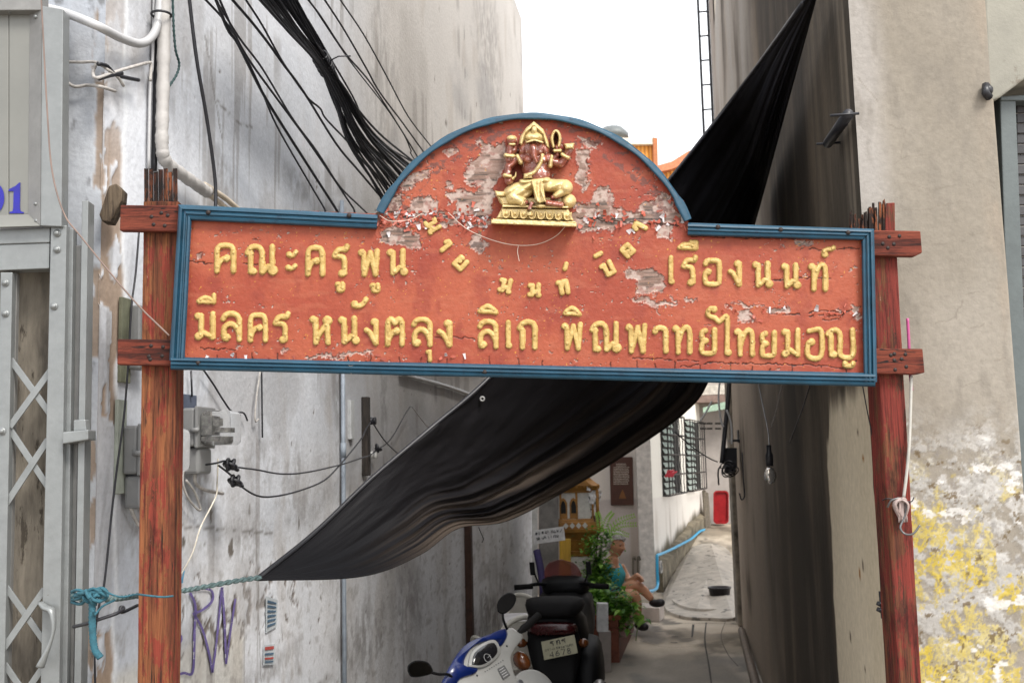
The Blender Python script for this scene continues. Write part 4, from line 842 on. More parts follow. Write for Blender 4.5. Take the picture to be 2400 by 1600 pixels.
single('beige_hose', 'upper ribbed beige hose leaving the taped pipe end', 'hose', [(478, 432), (500, 446), (530, 466), (560, 492)], .009, M_BEIGE, .05, 10, 14, 'hoses out of the taped pipe', rfun=lambda i: .009 + .0012 * (i % 2))
single('beige_hose', 'lower beige hose leaving the taped pipe end', 'hose', [(472, 446), (495, 460), (520, 480), (540, 496)], .010, M_BEIGE, .035, 10, 14, 'hoses out of the taped pipe')
single('thin_conduit', 'thin white conduit running down the wall beside the taped pipe', 'conduit', [(362, -30), (357, 150), (352, 190), (348, 395)], .005, M_CONDUIT, .012)
single('black_conduit', 'straight black conduit between the thin white one and the taped pipe', 'conduit', [(374, -30), (368, 100), (365, 250), (361, 400)], .0095, M_BLACK, .01)
mb = MB(); mb.torus(LW.hit(378, 35, .045), .03, .004, (0, 0, 1), 20, 6); mb.mk('cable_tie', M_BLACK, sm=True, label='black cable tie clasping the flexible conduit to the taped pipe', cat='cable tie')
single('twisted_cord', 'dark green twisted cord hanging along the taped pipe', 'cord', [(404, -20), (406, 40), (408, 80), (412, 120), (420, 150), (414, 175), (398, 200), (392, 206)], .004, mat('dark green cord', (.02, .05, .05), .8), .06, 6, 10, rfun=lambda i: .0035 + .0014 * (i % 3 == 0))
CR = 'cut wire ends on the street corner'
for k, (pts, r, lab, m) in enumerate((([(150, 145), (190, 146), (225, 146), (250, 162), (275, 180), (290, 202)], .0045, 'cut wire end with a black taped tip drooping lowest but one', M_WIRE), ([(225, 150), (218, 170), (226, 183), (262, 172), (300, 160), (345, 148), (354, 152), (352, 190)], .005, 'white cut wire bent into the thin conduit', M_WIRE), ([(150, 188), (175, 203), (205, 200), (235, 203), (270, 214)], .005, 'lowest cut wire with a black tip', M_WIRE), ([(230, 150), (250, 155), (270, 175), (295, 182), (325, 188)], .006, 'black taped wire end reaching furthest right', M_BLACK), ([(232, 184), (262, 176), (285, 172)], .007, 'short black taped splice in the middle of the cut wires', M_BLACK))):
    single('cut_wire', lab, 'wire', pts, r, m, .03, 7, 7, CR)
single('hanging_cable', 'single thick black cable hanging left of the cable bundle', 'cable', None, .0062, M_BLACK, P3=[LW.hit(x, y, .12) for x, y in ((438, -60), (444, 0), (461, 140), (485, 280), (504, 420), (505, 500))])
single('stay_wire', 'thin rusty stay wire slanting from the metal panel to the sign frame', 'wire', None, .0022, mat('rusty wire', (.16, .11, .09), .6), P3=[at(95, -30, 2.72), at(100, 60, 2.72), at(110, 250, 2.72), at(122, 400, 2.72), at(150, 500, 2.71), at(190, 555, 2.70), at(310, 700, 2.68), at(396, 786, 2.66)])
mb = MB(); p = [FL.hit(x, y, .0) for x, y in ((268, 446), (285, 440), (300, 455), (298, 480), (272, 530), (252, 528), (246, 512))]; mb.hexa(p, [q + FL.n3 * .05 for q in p]); fixn(mb.mk('timber_scrap', woodmat('mouldy scrap', (.012, .01, .008), (.06, .042, .028), (.12, .09, .06)), label='mouldy broken timber scrap sticking out behind the upper left crossbar', cat='timber', bev=.004))

# --- electricity meters on the alley wall
def wbox(mb, s, z, o, ds, dz, do):                       # on the wall: centre along s and z, from o out to o+do
    mb.box(LW.pt(s, z, o + do / 2), (ds, do, dz), (LW.d3, LW.n3, Vector((0, 0, 1))))
def meter(label, px, py, w, h, dep, board, term):
    s, z = LW.sz(px, py); t = thing('electricity_meter', LW.pt(s, z - h), label, 'meter', 'electricity meters beside the left post')
    mb = MB(); wbox(mb, s + board[0], z + board[1], .0, board[2], board[3], .012); fixn(mb.mk('backing_board', M_BOARDG if board[4] else M_SLATE, t, bev=.002))
    mb = MB(); wbox(mb, s, z, .013, w, h, .045); fixn(mb.mk('case', M_PLASTIC, t, bev=.008))
    mb = MB(); wbox(mb, s, z, .059, w + .008, h + .01, .012); fixn(mb.mk('flange', M_PLASTIC, t, bev=.004))
    mb = MB(); wbox(mb, s, z - .003, .072, w * .92, h * .9, dep); g = fixn(mb.mk('glass_cover', M_GLASS, t, bev=.018, bseg=4))
    mb = MB(); wbox(mb, s, z + .005, .073, w * .6, h * .5, dep * .35); wbox(mb, s + .01, z - .01, .073 + dep * .36, w * .4, h * .12, dep * .3); wbox(mb, s - .02, z + h * .12, .073 + dep * .36, w * .2, h * .2, dep * .25); wbox(mb, s, z - h * .3, .073, w * .5, h * .12, dep * .6)
    mb.lathe(LW.pt(s, z - h * .12, .075), [(.03, 0), (.03, .004), (.0001, .0041)], 18, LW.n3); fixn(mb.mk('mechanism', M_MECH, t, bev=.001))
    mb = MB(); wbox(mb, s, z - h * .5 - term[1] / 2 - .004, .013, term[0], term[1], .055); mb.v[-8:] = mb.v[-8:]; fixn(mb.mk('terminal_cover', M_PLASTIC, t, bev=.01))
    for dz in (-.01,): m2 = MB(); m2.lathe(LW.pt(s - w / 2 - .008, z + dz, .062), [(.0001, .016), (.008, .015), (.008, -.012), (.0001, -.013)], 10, LW.n3); m2.mk('latch', M_PLASTIC, t, sm=True)
M_BOARDG = mat('green grey board', (.26, .28, .24), .8); M_SLATE = mat('slate blue board', (.075, .09, .13), .7); M_MECH = mat('meter works', (.05, .05, .055), .4, .3, .6, 60, 0, c2=(.26, .25, .23))
meter('uppermost clear-fronted electricity meter, right of the left post', 437, 1003, .13, .125, .098, (-.02, .0, .14, .22, 0), (.1, .085))
meter('electricity meter half hidden behind the left post, on a pale board', 302, 1055, .12, .14, .10, (-.06, .01, .05, .27, 1), (.1, .095))
t3s, t3z = LW.sz(300, 800)
t = thing('switch_box', LW.pt(t3s, t3z - .1), 'slim grey switch box on a greenish board, behind the left post', 'switch box')
mb = MB(); wbox(mb, t3s - .03, t3z, 0, .055, .25, .012); fixn(mb.mk('backing_board', mat('mossy board', (.13, .135, .09), .85, 0, .4, 12), t, bev=.002))
mb = MB(); wbox(mb, t3s + .01, t3z + .01, .013, .06, .19, .035); fixn(mb.mk('case', M_PLASTIC, t, bev=.006)); mb = MB(); wbox(mb, t3s + .012, t3z - .0, .049, .03, .09, .008); fixn(mb.mk('lever', M_PLASTIC, t, bev=.003))
WG = 'loose wires below the meters'
single('meter_wire', 'grey wire loop hanging below the uppermost meter', 'wire', [(430, 1100), (428, 1130), (440, 1165), (460, 1190), (470, 1194), (466, 1178), (455, 1150), (436, 1125)], .004, M_WIRE, .03, 6, 8, WG)
single('meter_wire', 'pale stiff wire bent out towards the right below the uppermost meter', 'wire', [(457, 1098), (458, 1130), (475, 1145), (500, 1152), (522, 1156)], .006, M_WIRE, .035, 6, 8, WG)
single('meter_wire', 'bundle of pale wires below the half hidden meter', 'wire', [(304, 1172), (308, 1195), (322, 1225), (330, 1232)], .006, M_WIRE, .03, 6, 8, WG)
single('pole_wire', 'long dark wire running down the wall left of the post', 'wire', [(326, 540), (318, 640), (308, 720), (300, 860), (290, 980), (275, 1090), (262, 1200), (252, 1300), (243, 1375), (232, 1420), (222, 1500), (224, 1640)], .0032, M_BLACK, .03, 6, 6)
# --- rope tied to the gate and on to the tarpaulin
M_ROPE = mat('blue green rope', (.02, .09, .12), .85, 0, .4, 90, .5, 200); M_ROPEW = mat('weathered rope', (.10, .15, .15), .9, 0, .4, 90, .5, 200)
def rope3(pts, r, m, name, label, n=10, seg=8):
    P = smooth(pts, n); mb = MB()
    for k in (0, 1): 
        Q = []
        for i, p in enumerate(P):
            d = (P[min(i + 1, len(P) - 1)] - P[max(i - 1, 0)]); a, b = frame_of(d); t = i * .9 + k * math.pi; Q.append(p + (a * math.cos(t) + b * math.sin(t)) * r * .5)
        mb.tube(Q, r * .62, 6)
    return mb.mk(name, m, sm=True, label=label, cat='rope')
rope3([at(172, 1395, 2.78), at(200, 1405, 2.74), at(225, 1392, 2.74), at(250, 1402, 2.74), at(290, 1400, 2.85), at(330, 1394, 2.92), at(410, 1386, 3.02), at(470, 1376, 3.08), at(545, 1362, 3.12), at(612, 1352, 3.15)], .0075, M_ROPEW, 'guy_rope', 'grey-green rope stretched from the gate to the corner of the black tarpaulin', 14)
mb = MB()
rk = random.Random(21)
for k in range(5):
    c0 = [at(168, 1386 + k * 6, 2.80), at(188 + rk.uniform(-6, 6), 1380 + k * 8 + rk.uniform(-5, 5), 2.74), at(215, 1388 + rk.uniform(-9, 14), 2.725), at(238 + rk.uniform(-8, 8), 1384 + rk.uniform(-6, 16), 2.72), at(250, 1396 + k * 3, 2.75)]; mb.tube(smooth(c0, 8), .0042, 6)
for k in range(7): mb.torus(at(218 + rk.uniform(-14, 22), 1392 + rk.uniform(-8, 12), 2.735 + rk.uniform(-.02, .02)), rk.uniform(.012, .022), .0042, (rk.uniform(-1, 1), rk.uniform(-.4, .4), rk.uniform(-1, 1)), 16, 6)
mb.tube(smooth([at(218, 1385, 2.73), at(216, 1430, 2.72), at(217, 1480, 2.72), at(222, 1520, 2.72), at(236, 1541, 2.72)], 10), [.0085 + .0015 * (i % 2) for i in range(41)], 8)
mb.tube(smooth([at(235, 1376, 2.72), at(262, 1392, 2.71), at(288, 1398, 2.71), at(320, 1392, 2.70), at(340, 1394, 2.62), at(380, 1398, 2.62), at(406, 1396, 2.64)], 8), .0026, 5); mb.tube(smooth([at(270, 1405, 2.72), at(240, 1420, 2.72), at(222, 1440, 2.71), at(218, 1430, 2.7)], 8), .003, 5)
mb.mk('rope_knot', M_ROPE, sm=True, label='knotted turquoise rope tied round the gate post with one end hanging', cat='rope')
single('tie_wire', 'black twisted tie wire below the turquoise knot', 'wire', None, .0045, M_BLACK, P3=[at(172, 1468, 2.78), at(205, 1460, 2.74), at(240, 1448, 2.74), at(275, 1436, 2.76), at(290, 1425, 2.8), at(283, 1422, 2.8), at(286, 1434, 2.8), at(322, 1418, 2.88)])
single('cream_string', 'cream string hanging slack from the meter wires behind the post', 'string', None, .0026, mat('cream string', (.62, .57, .48), .8), P3=[LW.hit(511, 1075, .05), LW.hit(509, 1130, .07), LW.hit(505, 1165, .08), LW.hit(470, 1235, .1), LW.hit(449, 1300, .11), LW.hit(405, 1376, .12)])
# --- open wires with knots to the charred plank
def wloop(name, label, pts, r, m, off=.09, group=None): return single(name, label, 'wire', None, r, m, P3=[LW.hit(x, y, o) for x, y, o in pts], group=group)
OW = 'slack wires between the meters and the charred plank'
wloop('slack_wire', 'upper slack wire from the meters to the white insulator', [(470, 1090, .05), (505, 1085, .1), (530, 1080, .12), (552, 1093, .12), (600, 1100, .1), (660, 1110, .1), (720, 1106, .1), (800, 1088, .08), (850, 1072, .06), (868, 1066, .05), (884, 1052, .05), (905, 1040, .05), (925, 1015, .05), (950, 970, .04), (962, 952, .04)], .0034, M_BLACK, group=OW)
wloop('slack_wire', 'lower slack wire sagging under the other to the dark insulator', [(512, 1090, .1), (540, 1112, .12), (560, 1135, .12), (600, 1160, .1), (640, 1163, .1), (700, 1150, .1), (760, 1125, .09), (800, 1085, .08), (845, 1030, .06), (858, 1005, .05), (868, 990, .05)], .0036, M_BLACK, group=OW)
wloop('slack_wire', 'short wire running from the dark insulator behind the tarpaulin', [(872, 988, .05), (900, 1030, .05), (930, 1060, .05), (965, 1085, .05)], .0034, M_BLACK, group=OW)
wloop('slack_wire', 'short wire from the pale wire tip down behind the tarpaulin', [(965, 952, .04), (990, 985, .04), (1020, 1022, .04)], .003, M_WIRE, group=OW)
def knot(label, px, py):
    mb = MB(); 
    for k in range(4): mb.torus(LW.hit(px - 6 + k * 4, py + (k % 2) * 3, .12), .017 + .003 * (k % 2), .0062, (math.cos(k * 1.3), .5 * math.sin(k * 2.1), math.sin(k * 1.3)), 18, 6)
    return mb.mk('wire_knot', M_BLACK, sm=True, label=label, cat='wire knot', group='coiled wire knots')
knot('black coiled wire knot, the upper one right of the meter', 541, 1088); knot('black coiled wire knot, the lower one right of the meter', 552, 1126)
mb = MB(); s, z = LW.sz(850, 1022); wbox(mb, s, z, 0, .05, .40, .035); o = fixn(mb.mk('charred_plank', mat('charred wood', (.018, .016, .015), .9, 0, .5, 20, .8, 60, c2=(.07, .055, .045), stretch=(3, 3, .5)), label='charred upright plank fixed to the left wall with insulators', cat='plank', bev=.004))
mb = MB(); mb.lathe(LW.hit(874, 1066, .03), [(.012, -.012), (.02, -.01), (.02, 0), (.013, .004), (.02, .01), (.02, .02), (.012, .022)], 14, LW.n3); mb.mk('insulator', mat('white porcelain', (.6, .6, .58), .25), sm=True, label='white porcelain insulator on the charred plank', cat='insulator')
mb = MB(); mb.lathe(LW.hit(872, 986, .03), [(.012, -.012), (.02, -.01), (.02, 0), (.013, .004), (.02, .01), (.02, .02), (.012, .022)], 14, LW.n3); mb.mk('insulator', M_BLACK, sm=True, label='dark insulator near the top of the charred plank', cat='insulator')
mb = MB(); mb.torus(LW.hit(884, 1050, .05), .018, .008, (1, .3, .2), 16, 6); mb.torus(LW.hit(887, 1052, .05), .016, .006, (.2, .3, 1), 16, 6); mb.mk('wire_knot', M_BLACK, sm=True, label='dark wire knot beside the white porcelain insulator', cat='wire knot')
mb = MB(); s, z = LW.sz(818, 984); wbox(mb, s, z, 0, .055, .19, .02); fixn(mb.mk('cable_trunking', mat('pale trunking', (.48, .49, .49), .6, 0, .2, 20, spots=((.2, .18, .17), 40, .65)), label='short pale trunking box left of the charred plank', cat='trunking', bev=.003))
mb = MB(); s0, z0 = LW.sz(793, 860); s1, z1 = LW.sz(797, 1600)
mb.tube([LW.pt((s0 + s1) / 2, 0, .022), LW.pt((s0 + s1) / 2, 3.0, .022)], .0105, 12); mb.tube([LW.pt((s0 + s1) / 2, z0 - .43, .022), LW.pt((s0 + s1) / 2, z0 - .36, .022)], .0135, 12)
mb.mk('drain_pipe', mat('blue grey pvc', (.27, .31, .36), .5), sm=True, label='thin blue-grey upright pipe with a coupling on the left wall', cat='pipe')
single('wall_conduit', 'pale conduit with clips slanting away under the sign on the left wall', 'conduit', [(940, 876), (985, 888), (1050, 906), (1120, 930), (1180, 948)], .0125, M_CONDUIT, .02, 10, 8, rfun=lambda i: .0125 + .002 * (i % 9 == 4))
for pts, lab in (([(610, 868), (600, 940), (598, 985), (606, 982)], 'pale loop of dead wire hanging on the left wall'), ([(613, 868), (614, 940), (615, 1025)], 'dark dead wire hanging straight down the left wall'), ([(478, 868), (500, 900), (525, 940), (545, 965), (570, 967), (580, 985)], 'dark wire curling out from under the sign beside the meter'), ([(448, 868), (450, 930)], 'short black wire dropping to the uppermost meter'), ([(1122, 1235), (1128, 1250), (1133, 1262), (1130, 1270)], 'small bent wire hook under the tarpaulin fold')):
    single('dead_wire', lab, 'wire', pts, .0034, M_WIRE if 'pale' in lab else M_BLACK, .02)
mb = MB(); s, z = LW.sz(1092, 1380); wbox(mb, s, 0.9, 0, .07, 1.8, .05); fixn(mb.mk('steel_post', mat('rusty steel', (.045, .02, .012), .8, .2, .5, 20, .5, 60), label='rusty dark steel upright against the left alley wall', cat='post', bev=.004))
# --- graffiti and stickers: thin layers on the plaster
M_PURPLE = mat('purple spray paint', (.13, .10, .27), .7, 0, .35, 20, spots=((.42, .42, .46), 45, .60))
def stroke2(pts, w, m, off=.0035, n=7):
    P = smooth(pts, n); mb = MB(); V = []
    for i, p in enumerate(P):
        d = (P[min(i + 1, len(P) - 1)] - P[max(i - 1, 0)]).normalized(); a = Vector((-d.y, d.x)); k = .68 * w * (.85 + .3 * float(vn(np.array(i * .4), np.array(p[0]))))
        V += [LW.hit(p[0] - a.x * k, p[1] - a.y * k, off), LW.hit(p[0] + a.x * k, p[1] + a.y * k, off)]
    return mb.add(V, [(2 * i, 2 * i + 1, 2 * i + 3, 2 * i + 2) for i in range(len(P) - 1)])
for pts, w in (([(446, 1385), (462, 1378), (494, 1382), (498, 1405), (478, 1426), (452, 1438)], 4.2), ([(446, 1388), (458, 1420), (456, 1480), (452, 1572), (430, 1576), (404, 1585)], 4.2), ([(455, 1438), (475, 1475), (490, 1530), (498, 1575)], 4), ([(498, 1575), (508, 1500), (520, 1375)], 3.6), ([(521, 1375), (526, 1450), (530, 1555)], 3.6), ([(530, 1555), (540, 1480), (552, 1402)], 3.4), ([(396, 1512), (404, 1490), (420, 1486), (425, 1498), (414, 1515), (400, 1528)], 4)):
    stroke2(pts, w, None, .006).mk('graffiti_stroke', M_PURPLE, lb)
mblu = mat('pale blue spray', (.12, .36, .55), .7); stroke2([(417, 1330), (424, 1350), (428, 1365)], 2.6, None, .006).mk('graffiti_stroke', mblu, lb); stroke2([(432, 1336), (426, 1366)], 2.2, None, .006).mk('graffiti_stroke', mblu, lb)
M_PAPER = mat('grey paper', (.40, .43, .45), .8, 0, .2); M_INK = mat('blue ink', (.06, .11, .17), .7); M_RED = mat('red ink', (.35, .06, .05), .7)
def sticker(c4, label, m, rows):
    t = thing('sticker', LW.hit(c4[3][0], c4[3][1], .004), label, 'sticker'); mb = MB(); a = [LW.hit(x, y, .007) for x, y in c4]; mb.hexa(a, [p - LW.n3 * .002 for p in a]); fixn(mb.mk('paper', m, t))
    for (v, h, ink) in rows:
        mb = MB(); f = lambda u, w: LW.hit(*[(c4[0][k] * (1 - u) + c4[1][k] * u) * (1 - w) + (c4[3][k] * (1 - u) + c4[2][k] * u) * w for k in (0, 1)], .009)
        mb.prism([f(.12, v), f(.88, v + .01), f(.88, v + h), f(.12, v + h)], LW.n3 * .001); fixn(mb.mk('print_line', ink, t))
sticker([(624, 1396), (651, 1405), (648, 1468), (624, 1482)], 'torn blue-grey printed notice on the left wall, the upper one', M_PAPER, [(.1 + .14 * i, .07, M_INK) for i in range(6)])
sticker([(618, 1512), (645, 1508), (643, 1556), (618, 1558)], 'small notice with a red heading, the lower one on the left wall', M_PAPER, [(.08, .16, M_RED), (.4, .1, M_INK), (.62, .1, M_RED), (.8, .08, M_INK)])

# --- overhead cable bundle
def k5(*p): return [(440 + a / 2.868, b / 2.868) for a, b in p]
def cable(label, pts, r, off, grp='black cables strung past the left wall'):
    P3 = []
    for i, (x, y) in enumerate(pts): P3.append(LW.hit(x, y, off))
    d0 = P3[0] - P3[1]; P3 = [P3[0] + d0 * 1.2] + P3; d1 = P3[-1] - P3[-2]; P3 = P3 + [P3[-1] + d1 * .8, P3[-1] + d1 * .8 + LW.d3 * 1.3 - Vector((0, 0, .1)), P3[-1] + d1 * .8 + LW.d3 * 3.0]
    mb = MB(); mb.tube(smooth(P3, 6), r, 6); mb.mk('overhead_cable', M_BLACK, sm=True, label=label, cat='cable', group=grp)
for i, (lab, pts, r, off) in enumerate((('black cable lowest on the left of the strung cables', k5((120, 0), (240, 130), (330, 270), (480, 570), (600, 850), (800, 1200), (915, 1395)), .0042, .16),
    ('thick black cable second from the left of the strung cables', k5((190, 0), (270, 200), (340, 300), (500, 620), (640, 850), (800, 1100), (990, 1395)), .0062, .18),
    ('black cable crossing behind the thick one on the left', k5((215, 0), (330, 260), (430, 430), (560, 610), (700, 800), (830, 980), (1000, 1230), (1110, 1395)), .0045, .2),
    ('thin black cable bending away near the sign corner', k5((200, 20), (350, 260), (500, 460), (700, 790), (870, 1020), (1020, 1250), (1160, 1390)), .0040, .22),
    ('long black cable midway between the left group and the bundle', k5((300, 0), (430, 150), (540, 290), (640, 430), (780, 620), (1000, 970), (1150, 1150), (1290, 1315)), .0054, .2),
    ('kinked black cable hanging loose below the bundle', k5((390, 0), (500, 170), (640, 420), (800, 650), (890, 730), (930, 800), (1080, 960), (1200, 1110), (1330, 1230)), .0044, .17),
    ('black cable highest but two, right of the bundle', k5((810, 0), (900, 120), (1060, 360), (1230, 560), (1420, 850), (1530, 1030)), .0042, .28),
    ('black cable highest but one, right of the bundle', k5((920, 0), (1050, 200), (1200, 460), (1290, 620), (1440, 820), (1570, 1000)), .0044, .3),
    ('thin black cable furthest right of all', k5((1025, 0), (1180, 230), (1330, 500), (1480, 780), (1620, 965)), .0038, .3),
    ('thin black cable kinked just above the arch', k5((815, 0), (1040, 340), (1150, 490), (1330, 720), (1450, 900), (1500, 1010)), .0032, .27))):
    cable(lab, pts, r, off)
rc = random.Random(4)
for i in range(34):
    u = (i + .5) / 34; x0 = 480 + 250 * u + rc.uniform(-18, 18); e = 1340 - 60 * u
    ex, ey = 1290 + 200 * u + rc.uniform(-20, 20), 1290 - 215 * u + rc.uniform(-15, 15)
    mid = (905 + 90 * (u - .5) + rc.uniform(-8, 8), 410 + rc.uniform(-30, 30)); m2 = (1040 + 120 * (u - .5) + rc.uniform(-12, 12), 660 + rc.uniform(-25, 25)); m3 = (1180 + 180 * (u - .5) + rc.uniform(-22, 22), 930 - 60 * (u - .5) + rc.uniform(-20, 20))
    m0 = ((x0 + mid[0]) / 2 + rc.uniform(-12, 12), mid[1] / 2)
    cable('black cable in the tied bundle strung past the left wall towards the arch', k5((x0, -10), m0, mid, m2, m3, (ex, ey)), rc.uniform(.004, .006), .2 + .06 * rc.random(), 'black cables in the tied bundle')
mb = MB(); c = LW.hit(440 + 915 / 2.868, 430 / 2.868, .23)
ax_ = (LW.hit(440 + 1040 / 2.868, 660 / 2.868, .23) - c).normalized()
for k in range(6): mb.torus(c + ax_ * (.02 * (k - 3)), .033, .004, ax_ + Vector((rc.uniform(-.3, .3),) * 3), 18, 5)
mb.tube([c, c + Vector((.06, 0, .03)), c + Vector((.11, 0, .03))], .003, 5); mb.mk('binding_wire', M_BLACK, sm=True, label='rough wire binding round the cable bundle', cat='wire')
# ================================================================== BLACK TARPAULIN
def rwd(x, y, o=.06): return RW.hit(x, y, o)
EA = [at(603, 1356, 3.15), at(740, 1246, 3.32), at(870, 1122, 3.48), at(1010, 1003, 3.62), at(1150, 882, 3.8), at(1360, 655, 4.05), at(1560, 432, 4.2), at(1730, 215, 4.2), rwd(1895, -10, .10)]
EB = [at(606, 1360, 3.15), at(850, 1350, 3.3), at(985, 1300, 3.5), at(1075, 1238, 3.75), at(1190, 1220, 4.1), at(1334, 1146, 4.6), at(1467, 1065, 5.0), at(1602, 970, 5.3), at(1662, 890, 5.3), at(1720, 700, 5.3), rwd(1782, 480, .05), rwd(1850, 230, .05), rwd(1915, -10, .05)]
NU, NV = 240, 120
def resamp(E, n):
    P = smooth(E, 12); L = [0]
    for a, b in zip(P[:-1], P[1:]): L.append(L[-1] + (b - a).length)
    t = np.linspace(0, L[-1], n); A = np.array([tuple(p) for p in P]); return np.stack([np.interp(t, L, A[:, k]) for k in range(3)], 1)
# the two edges run at the same pace between matching stations
ka = [0, 2, 3, 4, 5, 6, 7, 8]; kb = [0, 2, 4, 5, 7, 9, 10, 12]
def stations(E, ks):
    P = smooth(E, 12); A = np.array([tuple(p) for p in P]); idx = [min(k * 12, len(P) - 1) for k in ks]
    return np.stack([np.interp(np.linspace(0, len(ks) - 1, NU), np.interp(np.arange(len(P)), idx, np.arange(len(ks))), A[:, k]) for k in range(3)], 1)
A = stations(EA, ka); B = stations(EB, kb)
v = np.linspace(0, 1, NV)[:, None, None]; u = np.linspace(0, 1, NU)[None, :, None]
P = A[None] * (1 - v) + B[None] * v
U, V = np.meshgrid(np.linspace(0, 1, NU), np.linspace(0, 1, NV))
wid = np.linalg.norm(B - A, axis=1)[None, :]
sag = -.16 * np.sin(np.pi * V) * wid * .5; P[..., 2] += sag * (1 - .75 * sstep(.55, .9, U))
Nn = np.cross(np.gradient(P, axis=1), np.gradient(P, axis=0)); Nn /= np.linalg.norm(Nn, axis=2, keepdims=True) + 1e-9
ph = V * 9 + 1.3 * fbm(U * 3, V * 3, 3) + 2.5 * V ** 2
pl_ = (np.abs(np.sin(ph * math.pi)) ** .7 - .5) * .030 * sstep(.25, .7, V) * sstep(.08, .3, U) + np.sin(ph * 2.7 + 4 * fbm(U * 4 + 8, V * 2, 2)) * .007 * sstep(.1, .5, V) + .03 * (fbm(U * 5, V * 4 + 9, 3) - .5) + .012 * (fbm(U * 22 + V * 9, V * 16 - U * 5, 4) - .5)
env = np.clip(wid / .6, 0, 1) * (1 - .35 * sstep(.6, 1., U))
P += Nn * (pl_ * env * (1 - V ** 10))[..., None]
dust_and_light = np.clip(sstep(.22, .65, V + .3 * (fbm(U * 3, V * 22, 4) - .5)) * sstep(.36, .66, fbm(U * 2.2 + 4, V * 34, 4)) * sstep(.75, .5, U), 0, 1)  # brown dust streaks, with light on the pleats put into the same colour
col = lerp(np.ones(U.shape + (3,)) * np.array([.0085, .008, .0095]), [.13, .10, .078], (.55 * sstep(.45, .75, V + .35 * U) * dust_and_light * sstep(.05, .22, U)))
col = lerp(col, [.042, .044, .056], sstep(.45, .7, U) * sstep(.4, .7, fbm(U * 3, V * 12, 3)))  # faint blue-grey sheen of the upper cloth painted into its colour
M_TARP = attrmat('black shade cloth', .55, 150, .25, .25, 260, .002, .16)
tarp = grid('tarpaulin', P, M_TARP, None, col, label='black shade tarpaulin slung across the alley behind the sign', cat='tarpaulin')
so_ = tarp.modifiers.new('thickness', 'SOLIDIFY'); so_.thickness = .003; so_.offset = 0
mb = MB(); mb.tube([Vector(p) for p in A[::3]], .008, 6); mb.mk('hem', M_BLACK, tarp, sm=True)
mb = MB(); p = Vector(P[6, int(NU * .40)]); mb.torus(p + (Vector((0, 0, HC)) - p).normalized() * .02, .007, .0035, (Vector((0, 0, HC)) - p).normalized(), 14, 6); mb.mk('eyelet', mat('zinc eyelet', (.3, .3, .3), .5, .3), tarp, sm=True)
# ================================================================== THE BACK OF THE LANE
M_HOUSE = attrmat('house plaster', .88, 40, .1, .25, 40, .005, .2)
hc = gnd(1537, 1394); HF = VPlane((hc.x, hc.y), (1, 0)); _d = ray(2008, 1080); HS = VPlane((hc.x, hc.y), (_d.x, _d.y))
if HS.n.x > 0: HS.n = -HS.n
HS.n = -HS.n if HS.n.dot(Vector((0, -1))) < 0 and False else HS.n
if HS.n.dot(Vector((hc.x, hc.y))) > 0: HS.n = -HS.n
HS.n3 = Vector((HS.n.x, HS.n.y, 0))
house = thing('lane_house', hc, 'cream plastered house with louvred windows at the bend of the alley', 'house')
h_end = HS.sz(1652, 1180)[0]; h_top = 4.6
dado = HF.sz(1440, 1168)[1]
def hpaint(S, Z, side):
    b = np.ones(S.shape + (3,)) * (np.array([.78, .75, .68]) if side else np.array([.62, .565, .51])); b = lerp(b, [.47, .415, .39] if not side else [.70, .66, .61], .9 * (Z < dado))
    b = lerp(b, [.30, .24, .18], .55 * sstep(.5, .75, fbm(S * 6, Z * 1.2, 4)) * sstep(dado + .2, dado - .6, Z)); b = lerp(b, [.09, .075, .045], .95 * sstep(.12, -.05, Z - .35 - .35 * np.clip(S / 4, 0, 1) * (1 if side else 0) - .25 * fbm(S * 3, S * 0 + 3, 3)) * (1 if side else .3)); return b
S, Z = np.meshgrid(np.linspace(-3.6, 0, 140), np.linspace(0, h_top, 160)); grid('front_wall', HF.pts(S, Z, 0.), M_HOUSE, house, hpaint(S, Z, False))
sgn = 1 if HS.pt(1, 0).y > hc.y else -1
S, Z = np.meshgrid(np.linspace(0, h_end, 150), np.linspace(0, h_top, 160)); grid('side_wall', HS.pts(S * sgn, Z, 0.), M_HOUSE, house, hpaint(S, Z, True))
mb = MB(); c2 = HS.pt(h_end * sgn, 0, -.01); mb.prism([HF.pt(-3.6, 0, -.012), HF.pt(-.01, 0, -.012), c2, Vector((c2.x - 5, c2.y + 1, 0))], Vector((0, 0, h_top))); fixn(mb.mk('core', mat('house core', (.5, .46, .4), .9), house))
mb = MB(); s0 = HF.sz(1490, 1080)[0]; mb.box(HF.pt(s0 / 2, h_top / 2, .03), (abs(s0), .06, h_top)); fixn(mb.mk('corner_pilaster', mat('pilaster plaster', (.56, .52, .48), .9), house, bev=.004))
mb = MB(); rp = [HF.pt(-4, h_top, .5), HF.pt(.3, h_top, .5), HS.pt(h_end * sgn, h_top, .4), Vector((c2.x - 5, c2.y + 1, h_top))]; mb.prism(rp, Vector((0, 0, .15))); fixn(mb.mk('roof', mat('tin roof', (.2, .17, .16), .6), house))
mb = MB(); L = []
for i in range(11):
    s_ = h_end * sgn * i / 10; a0 = HS.pt(s_, 0, .10); b0 = HS.pt(s_, 0, .002); g_ = float(ground_z(a0.x, a0.y)); z0 = g_ + .34 - .02 * i + .03 * math.sin(i * 2.3)
    L.append([Vector((a0.x, a0.y, g_ - .1)), Vector((a0.x, a0.y, z0)), Vector((b0.x, b0.y, z0 + .03)), Vector((b0.x, b0.y, g_ - .1))])
mb.loft(L)
fixn(mb.mk('mossy_footing', mat('mossy footing', (.10, .08, .05), .9, 0, .6, 6, .5, 30, c2=(.26, .22, .15)), house))
